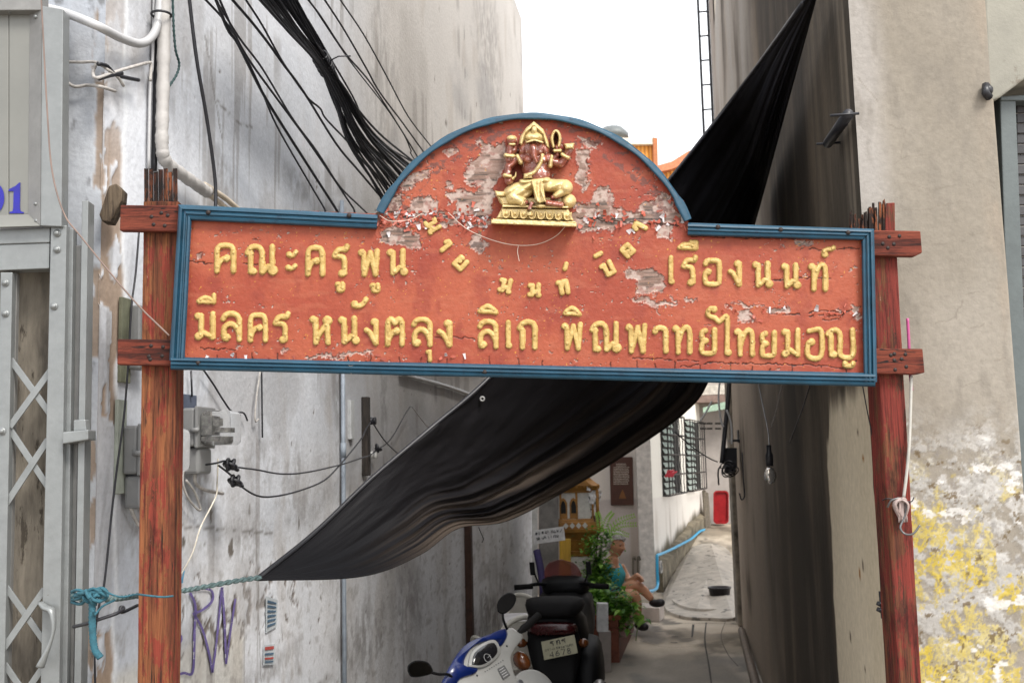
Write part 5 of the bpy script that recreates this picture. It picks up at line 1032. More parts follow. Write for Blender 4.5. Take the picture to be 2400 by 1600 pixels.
M_IRON = mat('black window iron', (.02, .018, .018), .5, .4); M_LOUV = mat('louvre glass', (.42, .5, .46), .15)
def louvre(x0, x1, ytop, ybot, curvy):
    sa = HS.sz(x0, 1080)[0]; sb = HS.sz(x1, 1080)[0]; zt = HS.sz((x0 + x1) / 2, ytop)[1]; zb = HS.sz((x0 + x1) / 2, ybot)[1]
    mb = MB(); mb.box(HS.pt((sa + sb) / 2, (zt + zb) / 2, .004), (abs(sb - sa), .01, zt - zb), (HS.d3, HS.n3, Vector((0, 0, 1)))); wn = fixn(mb.mk('window', M_DARK, house))
    n = 12
    for i in range(n):
        z = zb + (zt - zb) * (i + .5) / n; mb = MB(); mb.box(HS.pt(sa + (sb - sa) * .28, z, .03), (abs(sb - sa) * .5, .006, (zt - zb) / n * .75), (HS.d3, (HS.n3 + Vector((0, 0, .5))).normalized(), (Vector((0, 0, 1)) - HS.n3 * .5).normalized())); mb.mk('louvre', M_LOUV, wn)
    for i in range(7):
        s = sa + (sb - sa) * i / 6; mb = MB(); pts = [HS.pt(s + (.03 * math.sin(j * 2.2) if curvy and 0 < i < 6 else 0), zb + (zt - zb) * j / 14, .10) for j in range(15)]; mb.tube(pts, .010 if i in (0, 6) else .007, 5); mb.mk('grille_bar', M_IRON, wn)
    for z in (zb, zt, (zb + zt) / 2, zb + .25 * (zt - zb), zb + .75 * (zt - zb)): mb = MB(); mb.tube([HS.pt(sa, z, .0), HS.pt(sa, z, .10), HS.pt(sb, z, .10), HS.pt(sb, z, .0)], .011, 5); mb.mk('grille_bar', M_IRON, wn)
louvre(1550, 1592, 975, 1158, True); louvre(1606, 1640, 988, 1148, False)
mb = MB(); c = HS.hit(1566, 1110, .11)
for k in range(5): mb.tube(smooth([c + Vector((.02 * k, 0, .05)), c + Vector((.05 * math.sin(k), -.02, -.04)), c + Vector((.12 - .03 * k, 0, .03))], 4), .012, 5)
mb.mk('red_ribbon', mat('red ribbon', (.5, .03, .05), .6), sm=True, label='red ribbon tied to the near window grille', cat='ribbon')
# plaque
pq = thing('plaque', HF.hit(1455, 1185, .02), 'brown wooden plaque with rows of small pale lettering on the house wall', 'plaque')
def hbox(mb, c4, off, dep): a = [HF.hit(x, y, off) for x, y in c4]; mb.hexa(a, [p - HF.n3 * dep for p in a])
mb = MB(); hbox(mb, [(1429, 1070), (1483, 1070), (1486, 1183), (1432, 1184)], .05, .045); fixn(mb.mk('board', mat('brown lacquer', (.055, .018, .01), .4, 0, .2), pq, bev=.01))
mt_ = mat('pale lettering', (.42, .36, .30), .7); rp_ = random.Random(5)
for i in range(13):
    y = 1086 + i * 3.9; mb = MB(); x = 1438 + (6 if i < 2 else 0)
    while x < 1472 - (6 if i < 2 else 0):
        w_ = rp_.uniform(1.2, 3.2); hbox(mb, [(x, y), (x + w_, y), (x + w_, y + 1.7), (x, y + 1.7)], .052, .002); x += w_ + .8
    mb.mk('text_line', mt_, pq)
mb = MB(); mb.prism([HF.hit(x, y, .053) for x, y in ((1459, 1146), (1468, 1168), (1450, 1168))], HF.n3 * .002); mb.mk('gold_emblem', mat('dull gold', (.16, .06, .012), .5), pq)
# blue hose
hz_ = [HS.hit(1655, 1240, .12), HS.hit(1640, 1245, .12), HS.hit(1620, 1262, .13), HS.hit(1600, 1273, .14), HS.hit(1575, 1286, .14), HS.hit(1548, 1298, .15), HS.hit(1541, 1300, .15), HS.hit(1540, 1310, .15), HS.hit(1541, 1345, .15), HS.hit(1541, 1372, .16), HS.hit(1533, 1382, .25), HS.hit(1512, 1386, .3), HF.hit(1490, 1388, .12)]
mb = MB(); mb.tube(smooth(hz_, 8), .018, 8); mb.mk('blue_pipe', mat('sky blue pvc', (.03, .36, .62), .35), sm=True, label='sky-blue water pipe along the foot of the cream house', cat='pipe')
tt = thing('tap', HS.hit(1547, 1330, .16), 'loop of grey hose on the blue pipe upright', 'hose')
mb = MB(); mb.torus(HS.hit(1549, 1328, .2), .07, .012, HS.n3, 18, 6); mb.mk('hose_loop', M_WIRE, tt, sm=True)
for x in (1484, 1495): mb = MB(); mb.tube(smooth([HF.hit(x, 1345, .1), HF.hit(x, 1310, .1), HF.hit(x + 3, 1304, .1), HF.hit(x + 6, 1312, .1)], 5), .014, 6); mb.mk('walking_stick', M_WOODG, sm=True, label='walking stick leaning on the house wall, the %s one' % ('left' if x == 1484 else 'right'), cat='stick')
# --- far end: grey wall with vents, eave, basin
EW = VPlane(pxat(1680, 1080, 18.6), (1, 0)); ew = thing('end_wall', EW.pt(0, .6), 'grey wall with slot vents under a tiled eave at the far end of the alley', 'wall')
def ebox(nm, c4, off, dep, m, par, bev=0): mb = MB(); a = [EW.hit(x, y, off) for x, y in c4]; mb.hexa(a, [p - EW.n3 * dep for p in a]); return fixn(mb.mk(nm, m, par, bev=bev))
M_EW = mat('grey end plaster', (.34, .31, .29), .9, 0, .2, 3, .2, spots=((.16, .14, .13), 4, .62))
ebox('wall_face', [(1560, 800), (1900, 800), (1900, 1320), (1560, 1320)], 0, .2, M_EW, ew)
for y in (990, 1002):
    for x in (1641, 1656, 1676): ebox('vent', [(x, y), (x + 14, y), (x + 14, y + 4), (x, y + 4)], .004, .02, M_DARK, ew)
ebox('eave', [(1600, 928), (1760, 922), (1760, 940), (1600, 944)], .5, .6, mat('eave board', (.2, .14, .12), .8), ew)
ebox('eave_tiles', [(1600, 905), (1760, 899), (1760, 921), (1600, 927)], .4, .5, mat('pale tiles', (.5, .47, .42), .8, 0, .4, 12), ew)
ebox('green_board', [(1648, 955), (1702, 940), (1702, 958), (1648, 967)], .5, .02, mat('pale green board', (.3, .42, .33), .7), None, .002); o = COL.objects[-1]; o.name = 'green_board'; props(o, 'faded pale green board under the eave at the end of the alley', 'board')
ba = thing('basin', EW.hit(1690, 1225, .3), 'red plastic basin standing on its side at the end of the alley', 'basin')
Q = []
for cx, cy, a0 in ((1699, 1158, -90), (1699, 1218, 0), (1681, 1218, 90), (1681, 1158, 180)): Q += [(cx + 9 * math.cos(R(a0 + k * 22.5)), cy + 9 * math.sin(R(a0 + k * 22.5))) for k in range(5)]
mb = MB(); cxy = (1690, 1188)
L = [[EW.hit(x, y, .42) for x, y in Q], [EW.hit(x, y, .45) for x, y in Q], [EW.hit(cxy[0] + (x - cxy[0]) * .86, cxy[1] + (y - cxy[1]) * .9, .45) for x, y in Q], [EW.hit(cxy[0] + (x - cxy[0]) * .78, cxy[1] + (y - cxy[1]) * .84, .32) for x, y in Q]]
mb.loft(L); fixn(mb.mk('bowl', mat('red plastic', (.27, .006, .01), .35), ba, sm=False))
ebox('dark_step', [(1640, 1236), (1720, 1236), (1720, 1266), (1640, 1268)], .75, .6, mat('brown step', (.07, .045, .03), .85, 0, .4, 6), None, .01); o = COL.objects[-1]; o.name = 'ground_step'; o['kind'] = 'structure'
mb = MB(); mb.tube([EW.hit(1650, 1150, .3), EW.hit(1657, 1255, .8)], .035, 6); mb.tube([EW.hit(1656, 1155, .3), EW.hit(1664, 1255, .8)], .03, 6); mb.mk('leaning_poles', M_WOODG, label='dark poles leaning at the end of the cream house', cat='poles')
# mossy masonry and clutter past the right wall
mb = MB(); P0 = RW.pt(s_end + .01, 0, .10); mb.prism([RW.pt(s_end + .003, 0, .045), RW.pt(s_end + .5, 0, .05), RW.pt(s_end + .5, 0, -1.5), RW.pt(s_end + .003, 0, -1.5)], Vector((0, 0, 3.4))); fixn(mb.mk('masonry_pier', mat('mossy masonry', (.10, .085, .065), .9, 0, .7, 6, .7, 20, c2=(.26, .22, .17)), label='mossy dark masonry pier past the end of the right alley wall', cat='pier', bev=.02))
# bucket on the ground
bk = gnd(1688, 1418); mb = MB(); mb.lathe(bk, [(.10, 0), (.13, .2), (.14, .2), (.14, .215), (.12, .215), (.1, .05)], 18); mb.mk('bucket', mat('dark bucket', (.015, .012, .014), .4), sm=True, label='dark bucket on the ground by the right wall', cat='bucket')
mb = MB(); mb.box(gnd(1688, 1392) + Vector((0, .35, .12)), (.17, .25, .24)); mb.mk('red_crate', mat('dull red plastic', (.14, .012, .01), .5), label='dull red box behind the dark bucket', cat='box', bev=.01)
# black speaker box and its cables at the end of the right wall
def rwp(x, y, Y): return at(x, y, Y)
bx = thing('loudspeaker', rwp(1713, 1110, 10.2), 'black loudspeaker box hung at the end of the right wall', 'loudspeaker')
mb = MB(); f_ = [(1695, 1049), (1727, 1049), (1728, 1092), (1718, 1108), (1700, 1106)]; A = [rwp(x, y, 10.0) for x, y in f_]; mb.hexa(A, [p + Vector((.04, .22, 0)) for p in A]); fixn(mb.mk('box', M_BLACK, bx, bev=.006))
mb = MB(); mb.box(rwp(1730, 1032, 10.1), (.16, .16, .02)); mb.box(rwp(1736, 1022, 10.1), (.06, .06, .12)); fixn(mb.mk('bracket', M_BLACK, bx, bev=.003))
def tang(name, label, pts, r, m, cat='cable', group=None, n=7):
    mb = MB(); mb.tube(smooth([at(*p) for p in pts], n), r, 6); return mb.mk(name, m, sm=True, label=label, cat=cat, group=group)
rg = random.Random(12)
for i in range(6):
    c = (1702 + rg.uniform(-4, 16), 1096 + rg.uniform(-6, 10)); a = [(c[0] + rg.uniform(10, 17) * math.cos(k * .9 + i), c[1] + rg.uniform(8, 18) * math.sin(k * .9 + i), 9.95 + rg.uniform(-.06, .06)) for k in range(8)]
    tang('coiled_cable', 'loop of the dark cable tangle under the loudspeaker', a, .006, M_BLACK, 'cable', 'cable tangle under the loudspeaker')
tang('plug_lead', 'lead with a dangling black plug below the loudspeaker', [(1690, 1090, 9.9), (1684, 1100, 9.9), (1683, 1115, 9.9), (1684, 1122, 9.9), (1684, 1130, 9.9), (1685, 1136, 9.9)], .008, M_BLACK)
tang('black_pole', 'thin black pole dropping from the sign to the loudspeaker', [(1712, 840, 9.9), (1706, 940, 9.9), (1699, 1010, 9.9), (1692, 1085, 9.9)], .022, M_BLACK, 'pole')
for k, (lab, pts) in enumerate((('pale cable looping left of the black pole', [(1690, 870, 9.8), (1684, 930, 9.8), (1690, 985, 9.8), (1696, 1000, 9.8)]), ('pale cable hanging right of the black pole', [(1703, 960, 9.8), (1712, 985, 9.8), (1715, 1010, 9.8), (1715, 1040, 9.8)]), ('pale thin cable slanting left below the green board', [(1668, 940, 9.8), (1655, 965, 9.8), (1641, 986, 9.8)]))): tang('pale_cable', lab, pts, .009, M_CONDUIT)
tang('span_wire', 'thin dark wire from the near window to the loudspeaker', [(1580, 1010, 9.9), (1620, 1045, 9.9), (1660, 1072, 9.9), (1682, 1082, 9.9)], .006, M_BLACK, 'wire')
tang('hanging_lead', 'dark lead hanging down the far end of the right wall', [(1740, 1060, 9.0), (1742, 1120, 9.0), (1745, 1160, 9.0), (1738, 1170, 9.0), (1733, 1155, 9.0)], .006, M_BLACK)
lp = thing('light_bulb', RW.hit(1806, 1120, .1), 'bare bulb in a black holder on the dark right wall', 'light bulb')
p = RW.hit(1804, 1092, .13); mb = MB(); mb.lathe(p, [(.001, -.002), (.014, -.008), (.028, -.03), (.03, -.05), (.02, -.075), (.001, -.085)][::1], 14); mb.mk('bulb', M_GLASS, lp, sm=True); mb = MB(); mb.lathe(p, [(.017, 0), (.019, .05), (.012, .07), (.012, .10)], 12); mb.mk('holder', M_BLACK, lp, sm=True)
single_ = RW; mb = MB(); mb.tube(smooth([RW.hit(1804, 1068, .13), RW.hit(1800, 1010, .06), RW.hit(1790, 960, .03), RW.hit(1778, 900, .02), RW.hit(1772, 850, .02)], 6), .004, 5); mb.mk('bulb_flex', M_BLACK, sm=True, label='thin flex feeding the bare bulb', cat='cable')
for pts, lab in (([(1840, 870), (1820, 960), (1808, 1000)], 'pale thin string on the dark right wall'), ([(1905, 880), (1880, 960), (1850, 1040)], 'dark thin wire slanting across the right wall')): mb = MB(); mb.tube(smooth([RW.hit(x, y, .02) for x, y in pts], 6), .003, 5); mb.mk('wall_wire', M_WIRE if 'pale' in lab else M_BLACK, sm=True, label=lab, cat='wire')
# --- orange sheeted building far behind
ob = thing('orange_building', at(1540, 1080, 36) - Vector((0, 0, HC)), 'orange corrugated building showing between the sign and the sky', 'building')
OB = VPlane(pxat(1540, 1080, 36), (1, .1)); m, t, b = newmat('orange corrugated sheet'); co = coords(t); wv = N(t, 'ShaderNodeTexWave'); wv.inputs['Scale'].default_value = 2.2; t.links.new(co, wv.inputs['Vector']); r = ramp(t, wv.outputs[0], [(.2, (.50, .19, .02)), (.8, (.78, .34, .05))]); t.links.new(r.outputs[0], b.inputs['Base Color']); bump(t, b, wv.outputs[0], .6, .05); M_OR = m
def obox(nm, c4, off, dep, m): mb = MB(); a = [OB.hit(x, y, off) for x, y in c4]; mb.hexa(a, [p - OB.n3 * dep for p in a]); return fixn(mb.mk(nm, m, ob))
obox('wall', [(1330, 338), (1532, 338), (1545, 1110), (1330, 1110)], .0, 5, M_OR); obox('wall', [(1541, 400), (1660, 372), (1680, 1110), (1550, 1110)], -.1, 5, M_OR)
obox('parapet', [(1320, 326), (1534, 322), (1534, 338), (1320, 338)], .2, 5.3, mat('bleached parapet', (.62, .56, .45), .8)); obox('corner_post', [(1531, 322), (1541, 324), (1556, 1110), (1544, 1110)], .25, .4, mat('brown post', (.36, .13, .05), .8))
obox('roof_edge', [(1540, 388), (1575, 378), (1610, 356), (1670, 330), (1670, 362), (1615, 378), (1575, 396), (1540, 404)], .3, 5.5, mat('rust red edge', (.45, .16, .07), .7))
tk = thing('water_tank', OB.hit(1438, 324, -1.5), 'grey domed water tank on the orange building roof', 'water tank'); mb = MB(); c = OB.hit(1436, 326, -1.5); mb.lathe(c, [(.58, 0), (.58, .16), (.5, .26), (.36, .40), (.12, .46), (.001, .46)], 24); mb.mk('tank', mat('grey tank', (.10, .11, .11), .5), tk, sm=True)
# --- left of the lane's back: pillar, post, paper sign, spirit house
def vbox(nm, x0, x1, y0, y1, Y, dep, m, par=None, bev=.004, z0=None, **kw):
    a = [at(x0, y0, Y), at(x1, y0, Y), at(x1, y1, Y), at(x0, y1, Y)]
    if z0 is not None: a[2].z = a[3].z = z0
    mb = MB(); mb.hexa(a, [p + Vector((0, dep, 0)) for p in a]); return fixn(mb.mk(nm, m, par, bev=bev, **kw))
M_CONC = mat('dark stained concrete', (.17, .16, .15), .9, 0, .4, 5, .4, 40, c2=(.30, .28, .26))
vbox('concrete_pillar', 1264, 1309, 1100, 1500, 10.2, .2, M_CONC, z0=0, label='stained grey concrete pillar behind the paper notice', cat='pillar')
vbox('white_post', 1247, 1260, 1120, 1500, 10.0, .06, mat('white post', (.6, .59, .56), .8), z0=0, label='narrow white post at the end of the left wall', cat='post')
mb = MB(); mb.tube(smooth([at(1258, 1290, 9.8), at(1268, 1340, 9.7), at(1275, 1400, 9.6), at(1277, 1460, 9.6)], 6), .035, 8); mb.mk('umbrella', mat('indigo cloth', (.03, .02, .09), .7), sm=True, label='furled indigo umbrella leaning on the grey pillar', cat='umbrella')
nt_ = thing('paper_notice', at(1288, 1278, 9.2), 'white handwritten notice hung askew on the grey pillar', 'notice')
c4 = [(1248, 1243), (1321, 1233), (1325, 1265), (1252, 1275)]; mb = MB(); a = [at(x, y, 9.2) for x, y in c4]; mb.hexa(a, [p + Vector((0, .012, 0)) for p in a]); fixn(mb.mk('board', mat('white card', (.64, .63, .62), .7), nt_))
for row, (v, n) in enumerate(((.25, 9), (.62, 8))):
    for i in range(n):
        x = 1254 + i * 7.2 + rp_.uniform(-1, 1); y = 1243 + 32 * v - (x - 1248) * .137 + rp_.uniform(-1, 1); mb = MB()
        k = rp_.choice(list(G)[:18]); stt = G[k][0]; 
        for s in stt: mb.tube([at(x + p[0] * 4.6, y + 3 - p[1] * 6.5, 9.196) for p in s], .0022, 4)
        mb.mk('handwriting', M_BLACK, nt_)
M_GOLDD = mat('ochre gold paint', (.36, .17, .035), .5, .1, .35, 12, .3, 60); M_WHITE = mat('white enamel', (.62, .60, .56), .6, 0, .15, 20)
sp_ = thing('spirit_house', gnd(1352, 1460) , 'white and gold spirit house on a gold pedestal', 'spirit house')
SX, SY = at(1346, 1080, 10.6).x, 10.6
def zz_(y): return at(1352, y, 10.6).z
def lvl(nm, y0, y1, w0, w1, m, bev=.004, dx=0):
    z1_, z0_ = zz_(y0), zz_(y1); mb = MB(); L = []
    for z, w_ in ((z0_, w1), (z1_, w0)): L.append([Vector((SX + dx + i * w_ / 2, SY + j * w_ / 2, z)) for i, j in ((-1, -1), (1, -1), (1, 1), (-1, 1))])
    mb.loft(L); return fixn(mb.mk(nm, m, sp_, bev=bev))
lvl('pedestal', 1300, 1470, .22, .26, M_WHITE); lvl('pedestal_band', 1288, 1301, .27, .24, M_GOLDD); lvl('pedestal_shaft', 1262, 1288, .34, .24, M_GOLDD); lvl('capital', 1244, 1262, .46, .34, M_GOLDD); lvl('platform', 1236, 1244, .52, .50, M_GOLDD); lvl('balustrade', 1220, 1236, .44, .44, M_GOLDD)
for i in range(4):
    x = 1326 + i * 15; mb = MB(); c = Vector((at(x, 1228, SY - .225).x, SY - .228, zz_(1228))); mb.prism([c + Vector((0, 0, .03)), c + Vector((.026, 0, 0)), c - Vector((0, 0, .03)), c - Vector((.026, 0, 0))], Vector((0, -.006, 0))); fixn(mb.mk('diamond_tile', M_WHITE, sp_))
lvl('shrine_body', 1148, 1220, .32, .34, M_WHITE); lvl('eave', 1138, 1148, .44, .40, M_GOLDD); lvl('lower_roof', 1118, 1138, .26, .46, M_GOLDD); lvl('upper_eave', 1112, 1118, .32, .3, M_GOLDD); lvl('upper_roof', 1080, 1112, .04, .30, M_GOLDD); lvl('spire', 1030, 1080, .008, .05, M_GOLDD)
lvl('base_band', 1213, 1221, .37, .38, M_GOLDD); lvl('upper_band', 1148, 1153, .36, .36, M_GOLDD)
for sx_ in (-.155, 0, .155): mb = MB(); mb.box((SX + sx_, SY - .17, (zz_(1213) + zz_(1153)) / 2), (.022, .016, zz_(1153) - zz_(1213))); mb.mk('pilaster', M_GOLDD, sp_, bev=.003)
mb = MB(); c = Vector((SX, SY - .235, zz_(1138))); mb.prism([c + Vector((-.15, 0, 0)), c + Vector((.15, 0, 0)), c + Vector((.05, 0, .10)), c + Vector((0, 0, .19)), c + Vector((-.05, 0, .10))], Vector((0, .03, 0))); fixn(mb.mk('gable', M_GOLDD, sp_, bev=.004))
for i in range(7): mb = MB(); mb.ball(Vector((SX - .21 + i * .07, SY - .22, zz_(1139))), (.016, .016, .026), 8); mb.mk('eave_bead', M_GOLDD, sp_, sm=True)
for sx_ in (-1, 1): mb = MB(); mb.tube([Vector((SX + sx_ * .2, SY - .2, zz_(1220))), Vector((SX + sx_ * .2, SY - .2, zz_(1146)))], .016, 8); mb.mk('column', M_GOLDD, sp_, sm=True)
for x in (1320, 1344):
    c = Vector((at(x, 1185, SY - .17).x, SY - .172, 0)); 
    def archp(w_, h0, h1, yy): return [Vector((c.x - w_, yy, zz_(h1))), Vector((c.x + w_, yy, zz_(h1))), Vector((c.x + w_, yy, zz_(h0 + 12))), Vector((c.x + w_ * .6, yy, zz_(h0 + 4))), Vector((c.x, yy, zz_(h0))), Vector((c.x - w_ * .6, yy, zz_(h0 + 4))), Vector((c.x - w_, yy, zz_(h0 + 12)))]
    mb = MB(); mb.prism(archp(.038, 1164, 1212, c.y), Vector((0, -.008, 0))); wf = fixn(mb.mk('arched_window', M_GOLDD, sp_)); mb = MB(); mb.prism(archp(.024, 1170, 1200, c.y - .009), Vector((0, -.002, 0))); mb.mk('pane', M_DARK, wf)
mb = MB(); mb.box(at(1385, 1240, 10.45), (.26, .2, .015)); mb.mk('offering_tray', M_GOLDD, label='small wooden offering tray beside the spirit house', cat='tray', bev=.003)
gl = at(1400, 1237, 10.4); mb = MB(); mb.lathe(gl, [(.026, .0), (.034, .12), (.030, .12), (.023, .01)], 16); mb.mk('drinking_glass', M_GLASS, sm=True, label='clear glass on the offering tray', cat='glass')
va = thing('flower_vase', at(1387, 1222, 10.45), 'white flowers in a slim vase at the spirit house', 'flowers'); mb = MB(); mb.lathe(at(1387, 1236, 10.45), [(.02, 0), (.03, .05), (.014, .14), (.02, .2)], 12); mb.mk('vase', mat('brown vase', (.12, .06, .05), .3), va, sm=True)
M_PETAL = mat('white petals', (.72, .70, .70), .6); M_STEM = mat('grey green stem', (.12, .15, .12), .6)
for i in range(26):
    c = at(1388 + rg.gauss(6, 9), 1158 + rg.gauss(0, 12), 10.42 + rg.uniform(-.06, .06)); mb = MB()
    for k in range(5):
        a = k * 1.256; d1 = Vector((math.cos(a), -.4, math.sin(a))) * .026; n_ = Vector((-math.sin(a), 0, math.cos(a))) * .013; mb.add([c, c + d1 * .6 + n_, c + d1 * 1.2, c + d1 * .6 - n_], [(0, 1, 2, 3)])
    mb.mk('blossom', M_PETAL, va)
for i in range(5): mb = MB(); mb.tube(smooth([at(1387, 1195, 10.45), at(1386 + i * 2, 1180, 10.44), at(1380 + i * 7, 1162, 10.42)], 4), .004, 4); mb.mk('stem', M_STEM, va)
vbox('yellow_cloth', 1311, 1338, 1262, 1420, 10.0, .03, mat('yellow silk', (.55, .32, .03), .5, 0, .3, 9, .4, 20, stretch=(3, 1, .4)), label='yellow cloth hung between the grey pillar and the spirit house', cat='cloth')
# --- planter, plants
pl0, pl1 = gnd(1452, 1552), gnd(1486, 1475); pn = thing('brick_planter', (pl0 + pl1) / 2, 'red-brown planter box full of green leaves', 'planter'); dr = (pl1 - pl0).normalized(); lf = Vector((-dr.y, dr.x, 0)); W_ = .34; M_TERRA = mat('terracotta brick', (.15, .045, .025), .8, 0, .4, 14, .5, 50, spots=((.12, .035, .02), 14, .6))
mb = MB(); zt_ = .36
for a, b_ in ((pl0, pl1), (pl0 + lf * W_, pl1 + lf * W_)): mb.hexa([a, b_, b_ + lf * .04, a + lf * .04], [q + Vector((0, 0, zt_)) for q in (a, b_, b_ + lf * .04, a + lf * .04)])
for a in (pl0, pl1 - dr * .04): a = a + lf * .04; mb.hexa([a, a + dr * .04, a + dr * .04 + lf * (W_ - .04), a + lf * (W_ - .04)], [q + Vector((0, 0, zt_)) for q in (a, a + dr * .04, a + dr * .04 + lf * (W_ - .04), a + lf * (W_ - .04))])
fixn(mb.mk('box', M_TERRA, pn)); mb = MB(); mb.hexa([q + Vector((0, 0, .28)) for q in (pl0, pl1, pl1 + lf * W_, pl0 + lf * W_)], [q + Vector((0, 0, .30)) for q in (pl0, pl1, pl1 + lf * W_, pl0 + lf * W_)]); mb.mk('soil', mat('soil', (.03, .02, .012), .95), pn)
mb = MB(); e_ = .02
for a, b_ in ((pl0 - lf * e_, pl1 - lf * e_), (pl0 + lf * (W_ - .04), pl1 + lf * (W_ - .04))): mb.hexa([q + Vector((0, 0, zt_)) for q in (a, b_, b_ + lf * .07, a + lf * .07)], [q + Vector((0, 0, zt_ + .035)) for q in (a, b_, b_ + lf * .07, a + lf * .07)])
a = pl0 - dr * .02 + lf * .05; mb.hexa([q + Vector((0, 0, zt_)) for q in (a, a + dr * .07, a + dr * .07 + lf * (W_ - .09), a + lf * (W_ - .09))], [q + Vector((0, 0, zt_ + .035)) for q in (a, a + dr * .07, a + dr * .07 + lf * (W_ - .09), a + lf * (W_ - .09))]); fixn(mb.mk('rim', mat('orange rim', (.30, .09, .04), .7), pn, bev=.004))
vbox('stone_block', 1404, 1432, 1480, 1552, 9.0, .1, mat('pale stone', (.25, .22, .2), .85, 0, .2, 10), z0=0, label='upright pale stone block at the near end of the planter', cat='stone block')
vbox('foam_box', 1400, 1426, 1414, 1480, 9.0, .1, mat('white foam', (.5, .5, .5), .8), label='small white foam box standing on the pale stone block', cat='box')
def leafmat(name, c, c2):
    m, t, b = newmat(name); n = noise(t, coords(t), 9, 4); r = ramp(t, n.outputs[0], [(.3, c), (.7, c2)]); t.links.new(r.outputs[0], b.inputs['Base Color']); b.inputs['Roughness'].default_value = .4; b.inputs['Subsurface Weight'].default_value = 0
    tr = N(t, 'ShaderNodeBsdfTranslucent'); t.links.new(r.outputs[0], tr.inputs[0]); mx = N(t, 'ShaderNodeMixShader'); mx.inputs[0].default_value = .35; t.links.new(b.outputs[0], mx.inputs[1]); t.links.new(tr.outputs[0], mx.inputs[2]); t.links.new(mx.outputs[0], t.nodes['Material Output'].inputs[0]); return m
LM = [leafmat('leaf green', (.08, .21, .02), (.19, .40, .05)), leafmat('pale leaf green', (.24, .46, .07), (.36, .6, .11)), leafmat('dark leaf green', (.035, .11, .015), (.08, .22, .03))]
M_TWIG = mat('twig', (.07, .05, .03), .8)
def plant(label, stems, nleaf, size, spread, seed, mats=(0, 2, 0, 1), narrow=.55):
    """stems: polylines of world points; leaves crowd along them"""
    r_ = random.Random(seed); b0 = stems[0][0]; t = thing('leafy_plant', b0, label, 'plant'); mb = MB()
    for s in stems: mb.tube(smooth(s, 5), .006, 5)
    mb.mk('stem', M_TWIG, t); mb = MB(); pts = [p for s in stems for p in smooth(s, 8)[4:]]
    for i in range(nleaf):
        p = r_.choice(pts) + Vector((r_.gauss(0, spread), r_.gauss(0, spread), r_.gauss(0, spread * .8))); L = size * r_.uniform(.6, 1.3); a = r_.uniform(0, 6.28); el = r_.uniform(-.7, .6)
        d = Vector((math.cos(a) * math.cos(el), math.sin(a) * math.cos(el), math.sin(el))); sd_ = d.cross(Vector((0, 0, 1))).normalized(); up = sd_.cross(d); w_ = L * narrow * .5; mb.m = r_.choice(range(len(mats)))
        mb.add([p, p + d * L * .35 + sd_ * w_ + up * L * .06, p + d * L * .5 - up * L * .02, p + d * L * .35 - sd_ * w_ + up * L * .06, p + d * L - up * L * .12], [(0, 1, 2), (0, 2, 3), (1, 4, 2), (2, 4, 3)])
    mb.mk('foliage', [LM[k] for k in mats], t)
    return t
plant('bushy green plant with small glossy leaves rising from the planter', [[at(1440, 1468, 9.6), at(1432, 1440, 9.55), at(1425, 1408, 9.5)], [at(1445, 1468, 9.6), at(1452, 1432, 9.6), at(1456, 1412, 9.6)], [at(1430, 1468, 9.6), at(1415, 1430, 9.6), at(1408, 1400, 9.6)]], 1100, .08, .08, 1, (0, 1, 0, 2))
plant('tall leafy shrub with tiny leaves between the spirit house and the seated person', [[at(1400, 1460, 10.1), at(1400, 1380, 10.1), at(1398, 1300, 10.1), at(1402, 1250, 10.1)], [at(1406, 1460, 10.1), at(1406, 1380, 10.1), at(1404, 1320, 10.1)], [at(1398, 1460, 10.1), at(1396, 1380, 10.1), at(1398, 1330, 10.1)]], 2200, .055, .065, 2, (0, 1, 0, 2))
plant('sprays of small leaves reaching in front of the seated person', [[at(1402, 1440, 10.0), at(1420, 1392, 10.0), at(1452, 1376, 10.0)], [at(1402, 1440, 10.0), at(1440, 1400, 10.0), at(1470, 1388, 10.0)]], 160, .04, .035, 6)
def frond(label, base, tips, seed):
    r_ = random.Random(seed); t = thing('feathery_plant', base[0], label, 'plant'); mb = MB(); mb.tube(base, .008, 5); mb.mk('stem', M_TWIG, t); mb = MB()
    for q in tips:
        P = smooth([base[-1], (base[-1] + q) / 2 + Vector((0, 0, .05)), q], 14)
        for i, p in enumerate(P[5::2]):
            i *= 2; d = (P[min(i + 5, len(P) - 1)] - P[i + 3]).normalized()
            for s in (-1, 1):
                sd_ = d.cross(Vector((.2, 1, .1))).normalized() * s; L = .042 * (1 - .5 * i / len(P)); e = p + sd_ * L + d * L * .5; mb.add([p, p + sd_ * L * .4 + d * .011, e, p + sd_ * L * .5 - d * .004], [(0, 1, 2, 3)])
    o = mb.mk('frond', LM[1], t); return t
frond('feathery light green fronds above the seated person', [at(1405, 1440, 10.2), at(1408, 1340, 10.2), at(1410, 1262, 10.2)], [at(1436, 1200, 10.1), at(1488, 1207, 10.1), at(1492, 1228, 10.1), at(1474, 1254, 10.0), at(1400, 1200, 10.2)], 3)
ht = thing('heart_leaf_sprout', gnd(1496, 1452), 'bright heart-shaped leaf on a thin sprout beside the planter', 'plant'); c = at(1497, 1452, 9.6); mb = MB(); hp_ = [(0, -.06), (.045, -.01), (.05, .035), (.028, .055), (0, .04), (-.028, .055), (-.05, .035), (-.045, -.01)]; mb.add([c + Vector((x, -.02 + abs(x) * .4, z)) for x, z in hp_], [tuple(range(8))]); mb.mk('leaf', LM[1], ht); mb = MB(); mb.tube([c, gnd(1490, 1500)], .005, 5); mb.mk('stem', LM[0], ht)
